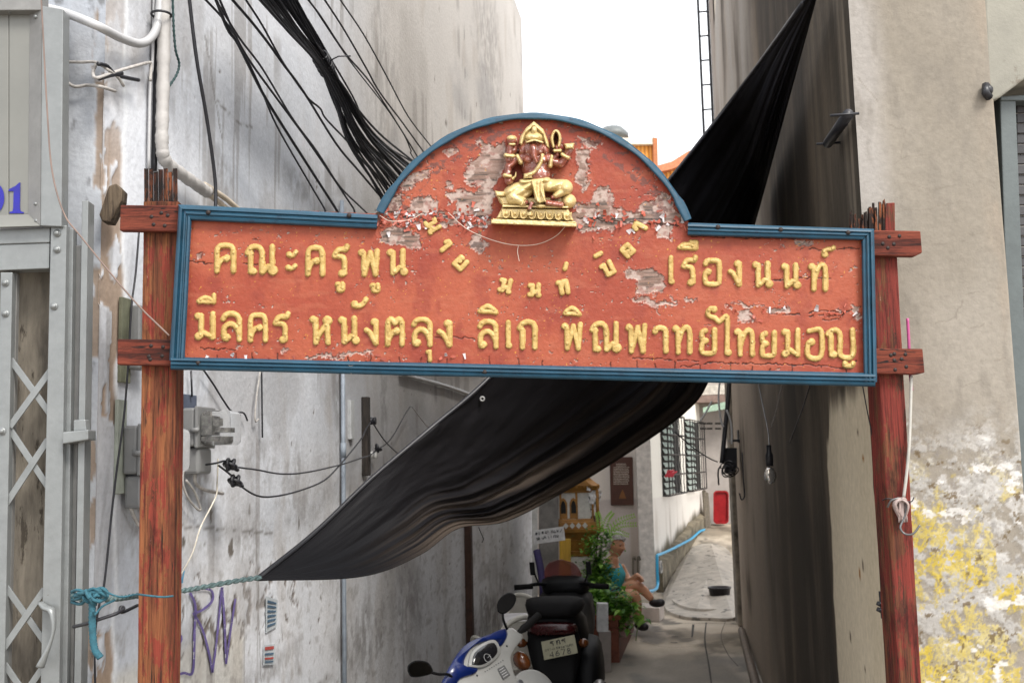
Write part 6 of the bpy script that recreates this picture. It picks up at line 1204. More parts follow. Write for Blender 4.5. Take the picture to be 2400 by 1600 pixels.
# --- stone under the foot
a = gnd(1512, 1456); b_ = gnd(1538, 1457); mb = MB(); dpt = Vector((.10, .34, 0)); wv_ = (b_ - a); wv_ = wv_.normalized() * .27; mb.prism([a - wv_ * .4, a + wv_ * .6, a + wv_ * .6 + dpt, a - wv_ * .4 + dpt], Vector((0, 0, .15))); fixn(mb.mk('foot_stone', mat('pale marble block', (.5, .43, .38), .6, 0, .3, 6, .2), label="pale stone block on the ground under the seated person's raised foot", cat='stone block', bev=.006))
# --- plastic chairs and the small table
M_PLW = mat('white moulded plastic', (.60, .57, .50), .4, 0, .08)
def chair(loc, rz, label, s=1.0):
    t = thing('plastic_chair', loc, label, 'chair', 'white plastic chairs'); M_ = Matrix.Translation(loc) @ Matrix.Rotation(rz, 4, 'Z') @ Matrix.Scale(s, 4)
    def tr(mb): mb.v = [M_ @ p for p in mb.v]; return mb
    mb = MB(); mb.box((0, 0, .43), (.44, .44, .02)); fixn(tr(mb).mk('seat', M_PLW, t, bev=.008))
    for x in (-.2, .2):
        for y in (-.2, .2): mb = MB(); mb.box((x * 1.05, y * 1.05, .21), (.045, .045, .42), taper=.8); fixn(tr(mb).mk('leg', M_PLW, t, bev=.006))
    mb = MB(); L = []
    for i in range(13):
        a = math.pi * i / 12; x = -.23 * math.cos(a); z = .44 + .38 * math.sin(a) ** .6; y = .2 + .06 * math.sin(a); L.append(Vector((x, y, z)))
    mb.tube(L, .022, 8, flat=.7); fixn(tr(mb).mk('back_rim', M_PLW, t, sm=True))
    mb = MB()
    mb.loft([[Vector((x0, y0 - .006, z0)), Vector((x1, y0 - .006, z0)), Vector((x1, y0 + .006, z0)), Vector((x0, y0 + .006, z0))] for x0, x1, y0, z0 in ((-.12, .12, .205, .45), (-.14, .14, .225, .58), (-.15, .15, .24, .70), (-.10, .10, .25, .79))]); fixn(tr(mb).mk('back_panel', M_PLW, t))
    for sx_ in (-1, 1): mb = MB(); mb.tube(smooth([Vector((sx_ * .22, .2, .62)), Vector((sx_ * .25, 0, .64)), Vector((sx_ * .24, -.2, .62)), Vector((sx_ * .22, -.21, .44))], 5), .02, 8, flat=.7); fixn(tr(mb).mk('armrest', M_PLW, t, sm=True))
    return t
cp_ = at(1196, 1460, 7.4); chair(Vector((cp_.x, 7.4, 0)), R(205), 'white plastic chair partly hidden by the scooter mirror', .86)
cp_ = at(1252, 1400, 8.9); chair(Vector((cp_.x, 8.9, 0)), R(150), 'white plastic chair further back beside the grey pillar', .82)
cp_ = at(1265, 1440, 8.1); tb = thing('side_table', (cp_.x, 8.1, 0), 'low table under a white cloth between the plastic chairs', 'table'); mb = MB(); mb.box((cp_.x, 8.1, .565), (.55, .5, .03)); mb.mk('cloth', mat('white tablecloth', (.62, .60, .60), .8), tb, bev=.01)
for x in (-.22, .22):
    for y in (-.2, .2): mb = MB(); mb.box((cp_.x + x, 8.1 + y, .275), (.04, .04, .55)); mb.mk('leg', M_WOODG, tb)
mb = MB(); mb.box((cp_.x, 7.84, .50), (.5, .015, .11)); mb.mk('apron', mat('checked cloth', (.09, .10, .22), .8, 0, .9, 40, 0, c2=(.5, .5, .55)), tb)
# ================================================================== RIGHT SIDE
def pbox(mb, PL, c4, off, dep):
    a = [PL.hit(x, y, off) for x, y in c4]; mb.hexa(a, [p - PL.n3 * dep for p in a])
M_CREAM = mat('cream beam paint', (.22, .21, .175), .8, 0, .2, 6, .3, spots=((.16, .14, .11), 9, .66))
M_TRIM = mat('grey green trim', (.085, .10, .10), .5, .1, .15); M_SHUT = mat('dark shutter steel', (.05, .048, .05), .5, .3)
sh = thing('shopfront', FR.hit(2370, 2400, -.1), 'dark roller shutter with grey-green frame under a cream beam, at the right edge', 'shopfront')
def spart(name, c4, off, dep, m, bev=.003):
    mb = MB(); pbox(mb, FR, c4, off, dep); return fixn(mb.mk(name, m, sh, bev=bev))
spart('beam', [(2306, -60), (2700, -60), (2700, 140), (2400, 187), (2345, 228), (2318, 240)], .0, .3, M_CREAM, .006)
spart('frame', [(2344, 232), (2381, 232), (2460, 2300), (2410, 2300)], -.06, .05, M_TRIM)
spart('frame', [(2326, 250), (2343, 236), (2408, 2300), (2388, 2300)], -.10, .05, mat('shadow gap', (.06, .055, .05), .8))
spart('head_strip', [(2345, 226), (2700, 200), (2700, 236), (2345, 236)], -.055, .05, M_TRIM)
for i in range(46): spart('shutter_slat', [(2384, 242 + i * 24), (2720, 240 + i * 24), (2720, 262 + i * 24), (2384, 264 + i * 24)], -.11 - .006 * (i % 2), .01, M_SHUT, .002)
mb = MB(); pbox(mb, FR, [(2378, 1330), (2800, 1330), (2900, 2400), (2420, 2400)], -.115, .02); fixn(mb.mk('shutter_base', M_SHUT, sh))
mb = MB(); mb.tube([FR.hit(2311, 200, .012), FR.hit(2310, 218, .025), FR.hit(2318, 228, .012)], .012, 8); mb.ball(FR.hit(2314, 212, .012), .017, 10); mb.mk('black_bracket', M_BLACK, sm=True, label='small black lump of cable bracket under the cream beam on the right pier', cat='bracket')
# black bar with nails on the alley wall
mb = MB(); A = RW.hit(1988, 268, .03); B = RW.hit(1940, 336, .04)
mb.tube([A, B], .016, 10); mb.tube([A - RW.n3 * .03, A + RW.n3 * .05], .004, 6); mb.tube([B - RW.n3 * .04, B + RW.n3 * .035], .004, 6); mb.mk('bracket_bar', M_BLACK, sm=True, label='short black bar held off the dark wall by two pins', cat='bracket')
# drying rack / ladder on the far edge of the upper wall
lad = thing('wall_ladder', RW.pt(s_end2 - .1, 3.6, .05), 'black ladder on the far edge of the tall right wall against the sky', 'ladder')
for d_, nm in ((.02, 'rail'), (.13, 'rail')):
    mb = MB(); mb.tube([RW.pt(s_end2 - .05, 3.6, d_), RW.pt(s_end2 - .05, 10, d_)], .015, 6); mb.mk(nm, M_BLACK, lad)
for i in range(20): mb = MB(); mb.tube([RW.pt(s_end2 - .05, 4.0 + i * .3, .02), RW.pt(s_end2 - .05, 4.0 + i * .3,   .13)], .010, 6); mb.mk('rung', M_BLACK, lad)
# straw, white pipe and hook on the right post
def sgt(name, label, cat, pts, r, m, n=8, seg=8):
    mb = MB(); mb.tube(smooth([SG.hit(x, y, o) for x, y, o in pts], n), r, seg); return mb.mk(name, m, sm=True, label=label, cat=cat)
sgt('pink_stick', 'pink plastic stick tucked behind the lower right crossbar', 'stick', [(2127, 746, -.055), (2130, 800, -.055), (2132, 860, -.055), (2137, 915, -.055)], .0042, mat('pink plastic', (.36, .05, .17), .4))
sgt('white_tube', 'thin white tube hanging down the right post below the crossbar', 'tube', [(2136, 880, -.04), (2134, 960, -.035), (2131, 1040, -.03), (2125, 1110, -.03), (2118, 1165, -.03)], .0042, mat('white tube', (.38, .365, .33), .5))
sgt('wire_hook', 'bent grey wire hook tied to the right post', 'hook', [(2080, 1188, -.03), (2090, 1172, -.02), (2112, 1168, -.02), (2126, 1185, -.02), (2118, 1215, -.02), (2110, 1235, -.015), (2120, 1250, -.01), (2140, 1250, 0), (2156, 1230, 0)], .0028, mat('dull wire', (.12, .12, .12), .4, .6))
sgt('tie_string', 'dark string wound round the right post at the hook', 'string', [(2068, 1172, -.06), (2080, 1168, -.042), (2110, 1172, -.038), (2135, 1175, -.042), (2142, 1165, -.06)], .0016, M_BLACK)
mb = MB(); c = SG.hit(2108, 1182, -.03)
rr = random.Random(2); V = []
for i in range(9): mb.tube(smooth([c + Vector((rr.uniform(-.012, .012), rr.uniform(-.012, .0), .018)), c + Vector((rr.uniform(-.02, .02), rr.uniform(-.015, .0), 0)), c + Vector((rr.uniform(-.016, .016), rr.uniform(-.012, 0), -.045))], 5), [.006, .009, .011, .010, .009, .008, .008, .007, .006, .005, .003], 6, flat=.35)
mb.mk('plastic_scrap', mat('pale pink bag plastic', (.30, .23, .21), .4), sm=True, label='crumpled pale plastic knotted at the hook on the right post', cat='plastic bag')
hg = thing('hinge', FR.hit(2066, 1450, .01), 'black iron hinge on the corner of the right pier', 'hinge')
mb = MB(); pbox(mb, FR, [(2062, 1385), (2082, 1387), (2086, 1450), (2068, 1450)], .015, .012); fixn(mb.mk('leaf', M_BLACK, hg, bev=.002))
for dy in (0, 14): mb = MB(); mb.tube([FR.hit(2056, 1412 + dy, .02), FR.hit(2068, 1418 + dy, .02)], .006, 8); mb.mk('knuckle', M_BLACK, hg, sm=True)
sgt('loose_wire', 'thin dark wire hanging from the sign beside the right pier edge', 'wire', [(2022, 905, -.06), (2032, 960, -.1), (2042, 1010, -.12), (2046, 1050, -.13), (2048, 1140, -.14), (2056, 1190, -.14)], .0016, M_BLACK)
mb = MB(); Q = [gnd(1738, 1476, .04), gnd(1768, 1590, .04), gnd(1840, 1900, .04)]; mb.tube(Q, .035, 8); mb.mk('floor_pipe', mat('rusty grey pipe', (.14, .11, .09), .6, .3, .4), sm=True, label='rusty grey pipe lying along the foot of the right alley wall', cat='pipe')
# ================================================================== MOTORCYCLE AND SCOOTER
M_BLK = mat('black bodywork', (.0045, .0045, .005), .55, 0, .2, 20, .05, 90); M_RUB = mat('rubber', (.008, .0075, .0075), .8); M_SEAT = mat('worn black vinyl', (.007, .0065, .007), .75, 0, .3, 12, .3, 160)
M_CHR = mat('dull metal', (.35, .34, .33), .3, .8, .3, 30, 0); M_AMB = mat('dark amber lens', (.09, .026, .006), .2, 0, .2); M_PLATE = mat('licence plate', (.27, .255, .165), .5, 0, .12)
M_WSW = mat('white scooter plastic', (.28, .28, .27), .35, 0, .08, 10, .03, coat=.2); M_WSB = mat('blue scooter plastic', (.003, .012, .085), .3, 0, .15, 10, .03, coat=.3); M_MIR, _t, _b = newmat('mirror glass'); _b.inputs['Base Color'].default_value = (.30, .33, .35, 1); _b.inputs['Metallic'].default_value = 1; _b.inputs['Roughness'].default_value = .08
M_TINT, _t, _b = newmat('red tinted windscreen'); _b.inputs['Base Color'].default_value = (.40, .10, .10, 1); _b.inputs['Roughness'].default_value = .15; _b.inputs['Alpha'].default_value = .62
for m_ in (M_BLK, M_RUB, M_SEAT): m_.node_tree.nodes['Principled BSDF'].inputs['Specular IOR Level'].default_value = .14
f3 = Vector((ALLEY.x, ALLEY.y, 0)); r3 = Vector((ALLEY.y, -ALLEY.x, 0)); up = Vector((0, 0, 1))
bo = at(1312, 1515, 6.7); bo = Vector((bo.x, 6.7, 0)); bf = (f3 - r3 * .03).normalized(); br_ = Vector((bf.y, -bf.x, 0)); bu = (up - br_ * .07).normalized()
moto = thing('motorcycle', bo, 'dark motorcycle parked nose first down the alley with a pale number plate', 'motorcycle')
def B(f, r, u): return bo + bf * f + br_ * r + bu * u
AX = (br_, bf, bu)
def ring(f, w, z0, z1, n=14, p=.6):
    c = (z0 + z1) / 2; h = (z1 - z0) / 2; L = []
    for k in range(n):
        a = 2 * math.pi * k / n; s_, c_2 = math.sin(a), math.cos(a); L.append(B(f, w * .62 * math.copysign(abs(c_2) ** p, c_2) + .012, c + h * math.copysign(abs(s_) ** p, s_)))
    return L
def bpart(name, mb, m, par=None, sm=True, **k): return fixn(mb.mk(name, m, par or moto, sm=sm, **k))
for nm, f in (('wheel', .16), ('wheel', 1.34)):
    mb = MB(); mb.torus(B(f, 0, .28), .225, .055, br_, 30, 10); wh = bpart(nm, mb, M_RUB); mb = MB(); mb.lathe(B(f, -.03, .28), [(.18, 0), (.19, .03), (.18, .06), (.04, .05), (.04, .0)], 24, br_); bpart('rim', mb, M_CHR, wh)
mb = MB(); mb.loft([ring(-.02, .20, .60, .76), ring(.04, .27, .54, .80), ring(.22, .31, .46, .81), ring(.5, .30, .42, .77), ring(.72, .24, .40, .72), ring(.95, .30, .42, .80), ring(1.12, .32, .5, .84), ring(1.22, .22, .6, .8)]); bpart('body', mb, M_BLK)
mb = MB(); mb.loft([ring(-.04, .16, .78, .82), ring(.0, .25, .76, .86), ring(.2, .30, .765, .875), ring(.42, .29, .76, .85), ring(.66, .22, .73, .80)]); bpart('seat', mb, M_SEAT)
mb = MB(); mb.loft([ring(-.12, .15, .36, .40, 12), ring(-.10, .22, .40, .56, 12), ring(-.03, .27, .50, .72, 12), ring(.05, .25, .55, .74, 12)]); bpart('rear_mudguard', mb, M_BLK)
mb = MB(); mb.loft([ring(-.075, .20, .675, .735, 12), ring(-.03, .25, .66, .75, 12)]); bpart('tail_light', mb, mat('dark red lens', (.035, .004, .005), .25))
for s in (-1, 1): mb = MB(); mb.ball(B(-.02, s * .19, .62), (.035, .05, .028), 10, AX); mb.tube([B(-.02, s * .1, .63), B(-.02, s * .17, .62)], .008, 6); bpart('indicator', mb, M_AMB)
for s in (-1, 1): mb = MB(); mb.tube([B(.16, s * .11, .28), B(.3, s * .12, .62)], .028, 10); bpart('shock_absorber', mb, M_CHR)
mb = MB(); mb.tube(smooth([B(.8, .14, .25), B(.5, .18, .24), B(.2, .24, .30), B(-.12, .27, .38)], 6), [.03] * 6 + [.045] * 13, 10); bpart('exhaust', mb, M_CHR)
mb = MB(); mb.tube([B(.55, -.24, .28), B(.55, .24, .28)], .014, 8); mb.tube([B(.12, -.2, .36), B(.12, .23, .36)], .012, 8); bpart('foot_pegs', mb, M_RUB)
mb = MB(); mb.loft([ring(-.1, .05, .36, .40, 12), ring(.0, .12, .30, .55, 12), ring(.35, .14, .28, .62, 12), ring(.6, .06, .3, .5, 12)]); mb.v = [p + br_ * .185 for p in mb.v]; bpart('side_cover', mb, M_BLK)
mb = MB(); mb.box(B(.62, 0, .32), (.18, .4, .26), AX); bpart('engine', mb, mat('engine metal', (.06, .06, .06), .4, .6, .6, 40, .4), sm=False, bev=.02)
for s in (-1, 1): mb = MB(); mb.tube([B(1.34, s * .08, .28), B(1.12, s * .08, .85)], .022, 8); bpart('fork', mb, M_CHR)
mb = MB(); mb.tube(smooth([B(.92, -.27, .85), B(.98, -.16, .865), B(1.06, 0, .84), B(.98, .16, .865), B(.92, .27, .85)], 6), .013, 8); hb = bpart('handlebar', mb, M_BLK)
for s in (-1, 1):
    mb = MB(); mb.tube([B(.93, s * .2, .855), B(.905, s * .33, .85)], .019, 10); bpart('grip', mb, M_RUB, hb)
    mb = MB(); mb.tube(smooth([B(.96, s * .16, .87), B(1.0, s * .18, .91), B(1.0, s * .19, .95)], 5), .007, 6); mb.box(B(1.0, s * .2, .97), (.035, .02, .09), AX); bpart('mirror', mb, M_BLK, hb, sm=False)
mb = MB(); mb.loft([ring(.98, .22, .78, .87), ring(1.1, .28, .76, .91), ring(1.2, .26, .72, .87)]); bpart('nose_fairing', mb, M_BLK)
mb = MB(); V = []; 
for i in range(9):
    for j in range(9): a = (i / 8 - .5) * 2; t_ = j / 8; w_ = .115 * math.sqrt(max(0, 1 - (t_ * 1.0) ** 2.6)) + .02; V.append(B(1.16 - .09 * t_ - .06 * (1 - a * a) * -1, a * w_, .87 + .15 * t_))
mb.add(V, [(i * 9 + j, i * 9 + 9 + j, i * 9 + 10 + j, i * 9 + j + 1) for i in range(8) for j in range(8)]); o = mb.mk('windscreen', M_TINT, moto, sm=True); o.modifiers.new('t', 'SOLIDIFY').thickness = .003
# plate, slightly askew and tilted back
pr_ = (br_ + up * .2).normalized(); pn_ = (-bf + up * .35).normalized(); pn_ = (pn_ - pr_ * pn_.dot(pr_)).normalized(); pu_ = pn_.cross(pr_) * -1
if pu_.z < 0: pu_ = -pu_
pc = at(1311, 1516, 6.52); pw, phh = .205, .108
mb = MB(); mb.box(pc, (pw, phh, .004), (pr_, pu_, pn_)); plt = fixn(mb.mk('number_plate', M_PLATE, moto, bev=.001))
def ptext(strokes, x0, y0, w_, h_, r=.0035, nm='plate_character'):
    mb = MB()
    for s in strokes: mb.tube([pc + pr_ * (x0 + p[0] * w_) + pu_ * (y0 + p[1] * h_) + pn_ * .003 for p in s], r, 5, flat=.6)
    mb.mk(nm, M_BLACK, plt)
for i, k in enumerate(('ro', 'tho', 'ro')): ptext(G[k][0], -.052 + i * .036, .016, .024, .028)
for i, k in enumerate(('go', 'ro', 'u', 'ngo', 'e', 'tho', 'po', 'mo', 'ho', 'aa', 'no', 'ko', 'ro')): ptext(G[k][0], -.088 + i * .0136, -.008, .009, .013, .0013)
DG = {'4': [[(.75, 0), (.75, 1), (0, .3), (1, .3)]], '6': [[(.85, .95), (.3, .8), (.02, .35), (.2, .03), (.75, .03), (.95, .3), (.75, .55), (.15, .5)]], '7': [[(0, 1), (1, 1), (.35, 0)]], '8': [[(.5, .52), (.12, .7), (.25, .97), (.75, .97), (.88, .7), (.5, .52), (.05, .3), (.2, .02), (.8, .02), (.95, .3), (.5, .52)]]}
for i, k in enumerate('4678'): ptext(DG[k], -.064 + i * .035, -.046, .024, .030)
# --- white and blue scooter, bars turned and leaning on its stand
ML, MR = at(985, 1567, 4.15), at(1187, 1412, 4.65); bx_ = (MR - ML).normalized(); cc = at(1140, 1532, 4.45); nv = (Vector((0, 0, HC)) - cc); nv = (nv - bx_ * nv.dot(bx_)).normalized(); nv = (nv + up * .0).normalized(); ex = nv.cross(bx_).normalized()
def SC_(px, py, off=0.):
    d = ray(px, py); o = Vector((0, 0, HC)); q = cc + nv * off; t_ = (q - o).dot(nv) / d.dot(nv); return o + d * t_
sf = (f3 - r3 * .35).normalized(); sr_ = Vector((sf.y, -sf.x, 0)); so_ = Vector((cc.x, cc.y, 0)) - sf * .62 + sr_ * .10
scoot = thing('scooter', so_, 'white and blue scooter with two mirrors, its handlebars turned, in the foreground of the alley', 'scooter')
def Q_(f, r, u): return so_ + sf * f + sr_ * r + (up - sr_ * .16).normalized() * u
def spt(name, mb, m, par=None, sm=False, **k): return fixn(mb.mk(name, m, par or scoot, sm=sm, **k))
def plate3(pts, o0, o1, shrink=.9):
    """domed shell from an outline in the dash plane"""
    n = len(pts); cx = sum(p[0] for p in pts) / n; cy = sum(p[1] for p in pts) / n; L = []
    for k, (s, o) in enumerate(((1.0, o0), (1.0, o1 - .012), (.97, o1 - .003), (shrink, o1))): L.append([SC_(cx + (x - cx) * s, cy + (y - cy) * s, o) for x, y in pts])
    mb = MB(); mb.loft(L); return mb
def sm2(p, n=4):
    q = [tuple(v) for v in smooth([Vector(x) for x in p] + [Vector(p[0])], n)]; return q[:-1]
cowl = sm2([(1050, 1625), (1066, 1575), (1092, 1530), (1112, 1508), (1150, 1494), (1180, 1480), (1196, 1470), (1212, 1478), (1226, 1492), (1210, 1515), (1198, 1540), (1203, 1570), (1212, 1625), (1130, 1650)])
cw = spt('handlebar_cowl', plate3(cowl, -.07, .0, .93), M_WSW, sm=True)
spt('blue_trim', plate3(sm2([(1033, 1600), (1052, 1562), (1078, 1522), (1106, 1500), (1146, 1486), (1180, 1472), (1190, 1484), (1182, 1505), (1168, 1514), (1158, 1500), (1122, 1505), (1098, 1524), (1086, 1558), (1118, 1566), (1112, 1578), (1078, 1590), (1060, 1612)], 3), -.05, .012, .96), M_WSB, sm=True)
spt('dash_surround', plate3(sm2([(1096, 1562), (1104, 1528), (1134, 1504), (1162, 1498), (1174, 1526), (1156, 1550), (1128, 1564)], 4), -.01, .014, .95), M_WSW, sm=True)
ds = spt('dash_panel', plate3(sm2([(1105, 1557), (1111, 1530), (1136, 1510), (1159, 1505), (1167, 1526), (1152, 1545), (1128, 1558)], 3), .0, .019, .93), mat('dark dash glass', (.010, .010, .012), .15, coat=.5), sm=True)
mb = MB(); mb.torus(SC_(1143, 1541, .0205), .018, .0012, nv, 24, 5); mb.tube([SC_(1143, 1541, .0205), SC_(1149, 1533, .0205)], .0008, 4); mb.mk('speedometer', mat('dial grey', (.3, .3, .3), .5), ds)
for x, y in ((1188, 1513), (1118, 1582)): mb = MB(); mb.lathe(SC_(x, y, .0), [(.0001, .003), (.004, .002), (.005, 0)], 8, nv); mb.mk('screw', M_BLACK, cw)
spt('sticker', plate3([(1166, 1566), (1182, 1557), (1196, 1580), (1180, 1592)], .0, .005, .98), mat('grey sticker', (.10, .10, .10), .5), cw)
for k in range(4): mb = MB(); mb.tube([SC_(1170 + k * 3.2, 1570 + k * 5.2, .006), SC_(1181 + k * 3.2, 1563 + k * 5.2, .006)], .0012, 4); mb.mk('print_line', mat('pale print', (.5, .5, .5), .6), cw)
for k in range(9): mb = MB(); x = 1136 + k * 5.2; y = 1572 - k * 3.3; mb.tube([SC_(x, y, .004), SC_(x + 2.2, y + 1.6, .004)], .0013, 4); mb.mk('lettering', mat('dark print', (.06, .06, .07), .6), cw)
mb = MB(); mb.tube(smooth([SC_(1206, 1490, -.02), SC_(1232, 1468, -.02), SC_(1262, 1442, -.02)], 5), [.012] * 4 + [.017] * 7, 12); spt('grip', mb, M_RUB, sm=True)
mb = MB(); mb.tube([SC_(1062, 1600, -.03), SC_(1010, 1645, -.03)], .016, 12); spt('grip', mb, M_RUB, sm=True)
def mirror(c4, cx, cy, off, stem, back):
    pts = sm2(c4, 4); mb = plate3(pts, -.02 + off, off, .95); o = spt('mirror', mb, M_BLK, sm=True)
    mb = MB(); A = [SC_(cx + (x - cx) * .88, cy + (y - cy) * .86, off + .0015) for x, y in pts]; mb.add(A, [tuple(range(len(A)))]); mb.mk('mirror_glass', M_RUB if back else M_MIR, o)
    mb = MB(); mb.tube(smooth(stem, 6), .0055, 8); spt('mirror_stem', mb, M_BLK, o, sm=True)
mirror([(955, 1572), (956, 1558), (972, 1547), (996, 1548), (1008, 1556), (1015, 1572), (1006, 1580), (978, 1586), (962, 1584)], 985, 1567, .05, [SC_(1012, 1575, .045), SC_(1030, 1579, .04), SC_(1052, 1580, .02), SC_(1066, 1596, -.01)], False)
mirror([(1166, 1432), (1165, 1415), (1174, 1398), (1192, 1388), (1206, 1392), (1210, 1404), (1202, 1422), (1186, 1436), (1174, 1438)], 1187, 1413, .03, [SC_(1178, 1436, .025), SC_(1180, 1452, .02), SC_(1188, 1472, -.005), SC_(1196, 1484, -.02)], True)
mb = MB(); mb.ball(SC_(1223, 1548, -.09), (.034, .046, .034), 14, (bx_, ex, nv)); spt('amber_indicator', mb, M_AMB, sm=True)
# body below the picture's lower edge: leg shield, floor, seat, wheels
ls = [[Q_(.52 + .10 * (i / 5), s, .28 + .52 * i / 5) for s in (-.20, -.12, 0, .12, .20)] for i in range(6)]
mb = MB(); L = []
for row in ls: L.append(row + [p + sf * .05 for p in row[::-1]])
mb.loft(L); spt('leg_shield', mb, M_WSW, sm=True)
shp = sm2([(1212, 1620), (1204, 1590), (1222, 1572), (1250, 1568), (1276, 1580), (1296, 1604), (1310, 1650), (1260, 1680)], 4); spt('inner_shield', plate3(shp, -.12, -.05, .9), M_WSW, sm=True)
mb = MB(); mb.lathe(SC_(1221, 1598, -.048), [(.0001, .002), (.012, .002), (.014, 0)], 14, nv); mb.mk('emblem', mat('grey emblem', (.12, .12, .13), .4, .5), scoot)
def sring(f, w, z0, z1, n=12, p=.6):
    c = (z0 + z1) / 2; h = (z1 - z0) / 2; return [Q_(f, w / 2 * math.copysign(abs(math.cos(a)) ** p, math.cos(a)), c + h * math.copysign(abs(math.sin(a)) ** p, math.sin(a))) for a in [2 * math.pi * k / n for k in range(n)]]
mb = MB(); mb.loft([sring(-.55, .12, .45, .6), sring(-.4, .26, .38, .66), sring(-.1, .30, .32, .66), sring(.2, .24, .26, .5), sring(.5, .26, .24, .4)]); spt('body', mb, M_WSB, sm=True)
mb = MB(); mb.loft([sring(-.52, .14, .62, .68), sring(-.3, .26, .62, .72), sring(.1, .24, .6, .68), sring(.18, .16, .58, .62)]); spt('seat', mb, M_SEAT, sm=True)
for f in (-.38, .82): mb = MB(); mb.torus(Q_(f, 0, .26), .215, .045, sr_, 28, 10); wh = spt('wheel', mb, M_RUB, sm=True); mb = MB(); mb.lathe(Q_(f, -.025, .26), [(.17, 0), (.18, .025), (.17, .05), (.03, .04), (.03, .01)], 22, sr_); spt('rim', mb, M_CHR, wh, sm=True)
mb = MB(); mb.tube(smooth([Q_(.82, 0, .26), Q_(.74, 0, .55), Q_(.64, 0, .88)], 5), .025, 10); spt('steering_column', mb, M_BLK, sm=True)
mb = MB(); mb.loft([sring(.62, .14, .42, .5), sring(.82, .17, .46, .56), sring(1.02, .12, .40, .46)]); spt('front_mudguard', mb, M_WSB, sm=True)
# ================================================================== THE SEATED PERSON
M_SKN = mat('skin', (.62, .31, .18), .5, 0, .12, 14, .05, 120, coat=.1); M_HAIR = mat('grey hair', (.42, .40, .38), .7, 0, .4, 40, .6, 90, stretch=(1, 1, .3)); M_DRESS = mat('teal dress', (.01, .30, .36), .8, 0, .35, 18, .3, 60, spots=((.05, .40, .42), 30, .6)); M_SHOE = mat('black shoe', (.02, .018, .02), .45); M_SHORT = mat('teal skirt', (.008, .16, .22), .8, 0, .3, 16, .3, 60)
YP = 11.0
def pp(px, py, dy=0.): return at(px, py, YP + dy)
person = thing('person', gnd(1470, 1470), 'elderly person with short grey hair in a teal sleeveless dress sitting with legs crossed', 'person')
def skin(name, verts, edges, m, parent, root=0, lev=2):
    """verts: (point, radius)"""
    me = bpy.data.meshes.new(name); me.from_pydata([tuple(v[0] - ORIG[parent]) for v in verts], edges, []); me.materials.append(m)
    o = bpy.data.objects.new(name, me); link(o, parent); o.location = (0, 0, 0)
    sk = o.modifiers.new('skin', 'SKIN'); sk.use_smooth_shade = True; sk.branch_smoothing = .3
    if not me.skin_vertices: me.attributes  # layer is made with the modifier
    for i, (p, r) in enumerate(verts):
        d = me.skin_vertices[0].data[i]; rr = r if isinstance(r, tuple) else (r, r); d.radius = rr; d.use_root = (i == root)
    s = o.modifiers.new('sub', 'SUBSURF'); s.levels = lev; s.render_levels = lev; return o
V = []; E_ = []
def jv(px, py, dy, r, prev=None, p3=None):
    V.append((p3 if p3 is not None else pp(px, py, dy), r)); i = len(V) - 1
    if prev is not None: E_.append((prev, i))
    return i
pel = jv(1412, 1412, .05, .15); wst = jv(1415, 1385, .04, .14, pel); chs = jv(1427, 1346, .02, (.15, .125), wst); nkb = jv(1433, 1325, .01, .10, chs); nk = jv(1437, 1312, .0, .062, nkb); nk2 = jv(1440, 1300, -.01, .062, nk)
# far arm (the left one) and near arm, both hands on the upper knee
la = jv(1456, 1326, .12, .058, chs); la2 = jv(1464, 1345, .10, .046, la); la3 = jv(1476, 1362, .02, .038, la2) ; la4 = jv(1488, 1352, -.06, .029, la3); la5 = jv(1492, 1346, -.10, (.034, .022), la4)
ra = jv(1416, 1328, -.14, .058, chs); ra2 = jv(1424, 1352, -.20, .046, ra); ra3 = jv(1436, 1370, -.22, .04, ra2); ra4 = jv(1468, 1358, -.22, .031, ra3); ra5 = jv(1484, 1352, -.20, (.034, .022), ra4)
# lower leg: near hip -> knee -> ankle -> toe
l1 = jv(1425, 1418, -.10, .095, pel); l2 = jv(1460, 1398, -.18, .082, l1); l3 = jv(1490, 1386, -.22, .062, l2); l4 = jv(1493, 1412, -.2, .056, l3); l5 = jv(1495, 1440, -.16, .04, l4); l6 = jv(1496, 1457, -.14, .036, l5)
u1 = jv(1430, 1405, .14, .095, pel); u2 = jv(1462, 1384, .02, .08, u1); u3 = jv(1492, 1369, -.10, .062, u2); u4 = jv(1508, 1382, -.10, .054, u3); u5 = jv(1522, 1397, -.12, .04, u4); u6 = jv(1530, 1407, -.13, .035, u5)
def fingers(base, dirs, side, n=4):
    for k in range(n):
        b = base + side * ((k - 1.5) * .021); L = (.065, .078, .074, .058)[k]
        i = jv(0, 0, 0, .0105, None, b); E_.append((fing_root, i)); j = jv(0, 0, 0, .010, i, b + dirs[0] * L * .5); jv(0, 0, 0, .008, j, b + dirs[0] * L * .55 + dirs[1] * L * .5)
    i = jv(0, 0, 0, .012, fing_root, base - dirs[0] * .05 + side * .042); jv(0, 0, 0, .009, i, base - dirs[0] * .0 + side * .058 + dirs[1] * .02)
fing_root = la5; fingers(V[la5][0] + Vector((.03, -.02, -.01)), (Vector((.6, -.5, -.5)).normalized(), Vector((.1, -.5, -.85)).normalized()), Vector((.3, .85, -.2)).normalized())
fing_root = ra5; fingers(V[ra5][0] + Vector((.035, .01, .0)), (Vector((.85, .1, -.4)).normalized(), Vector((.4, .1, -.9)).normalized()), Vector((.1, -.8, .5)).normalized())
sk_ = skin('body', V, E_, M_SKN, person, pel)
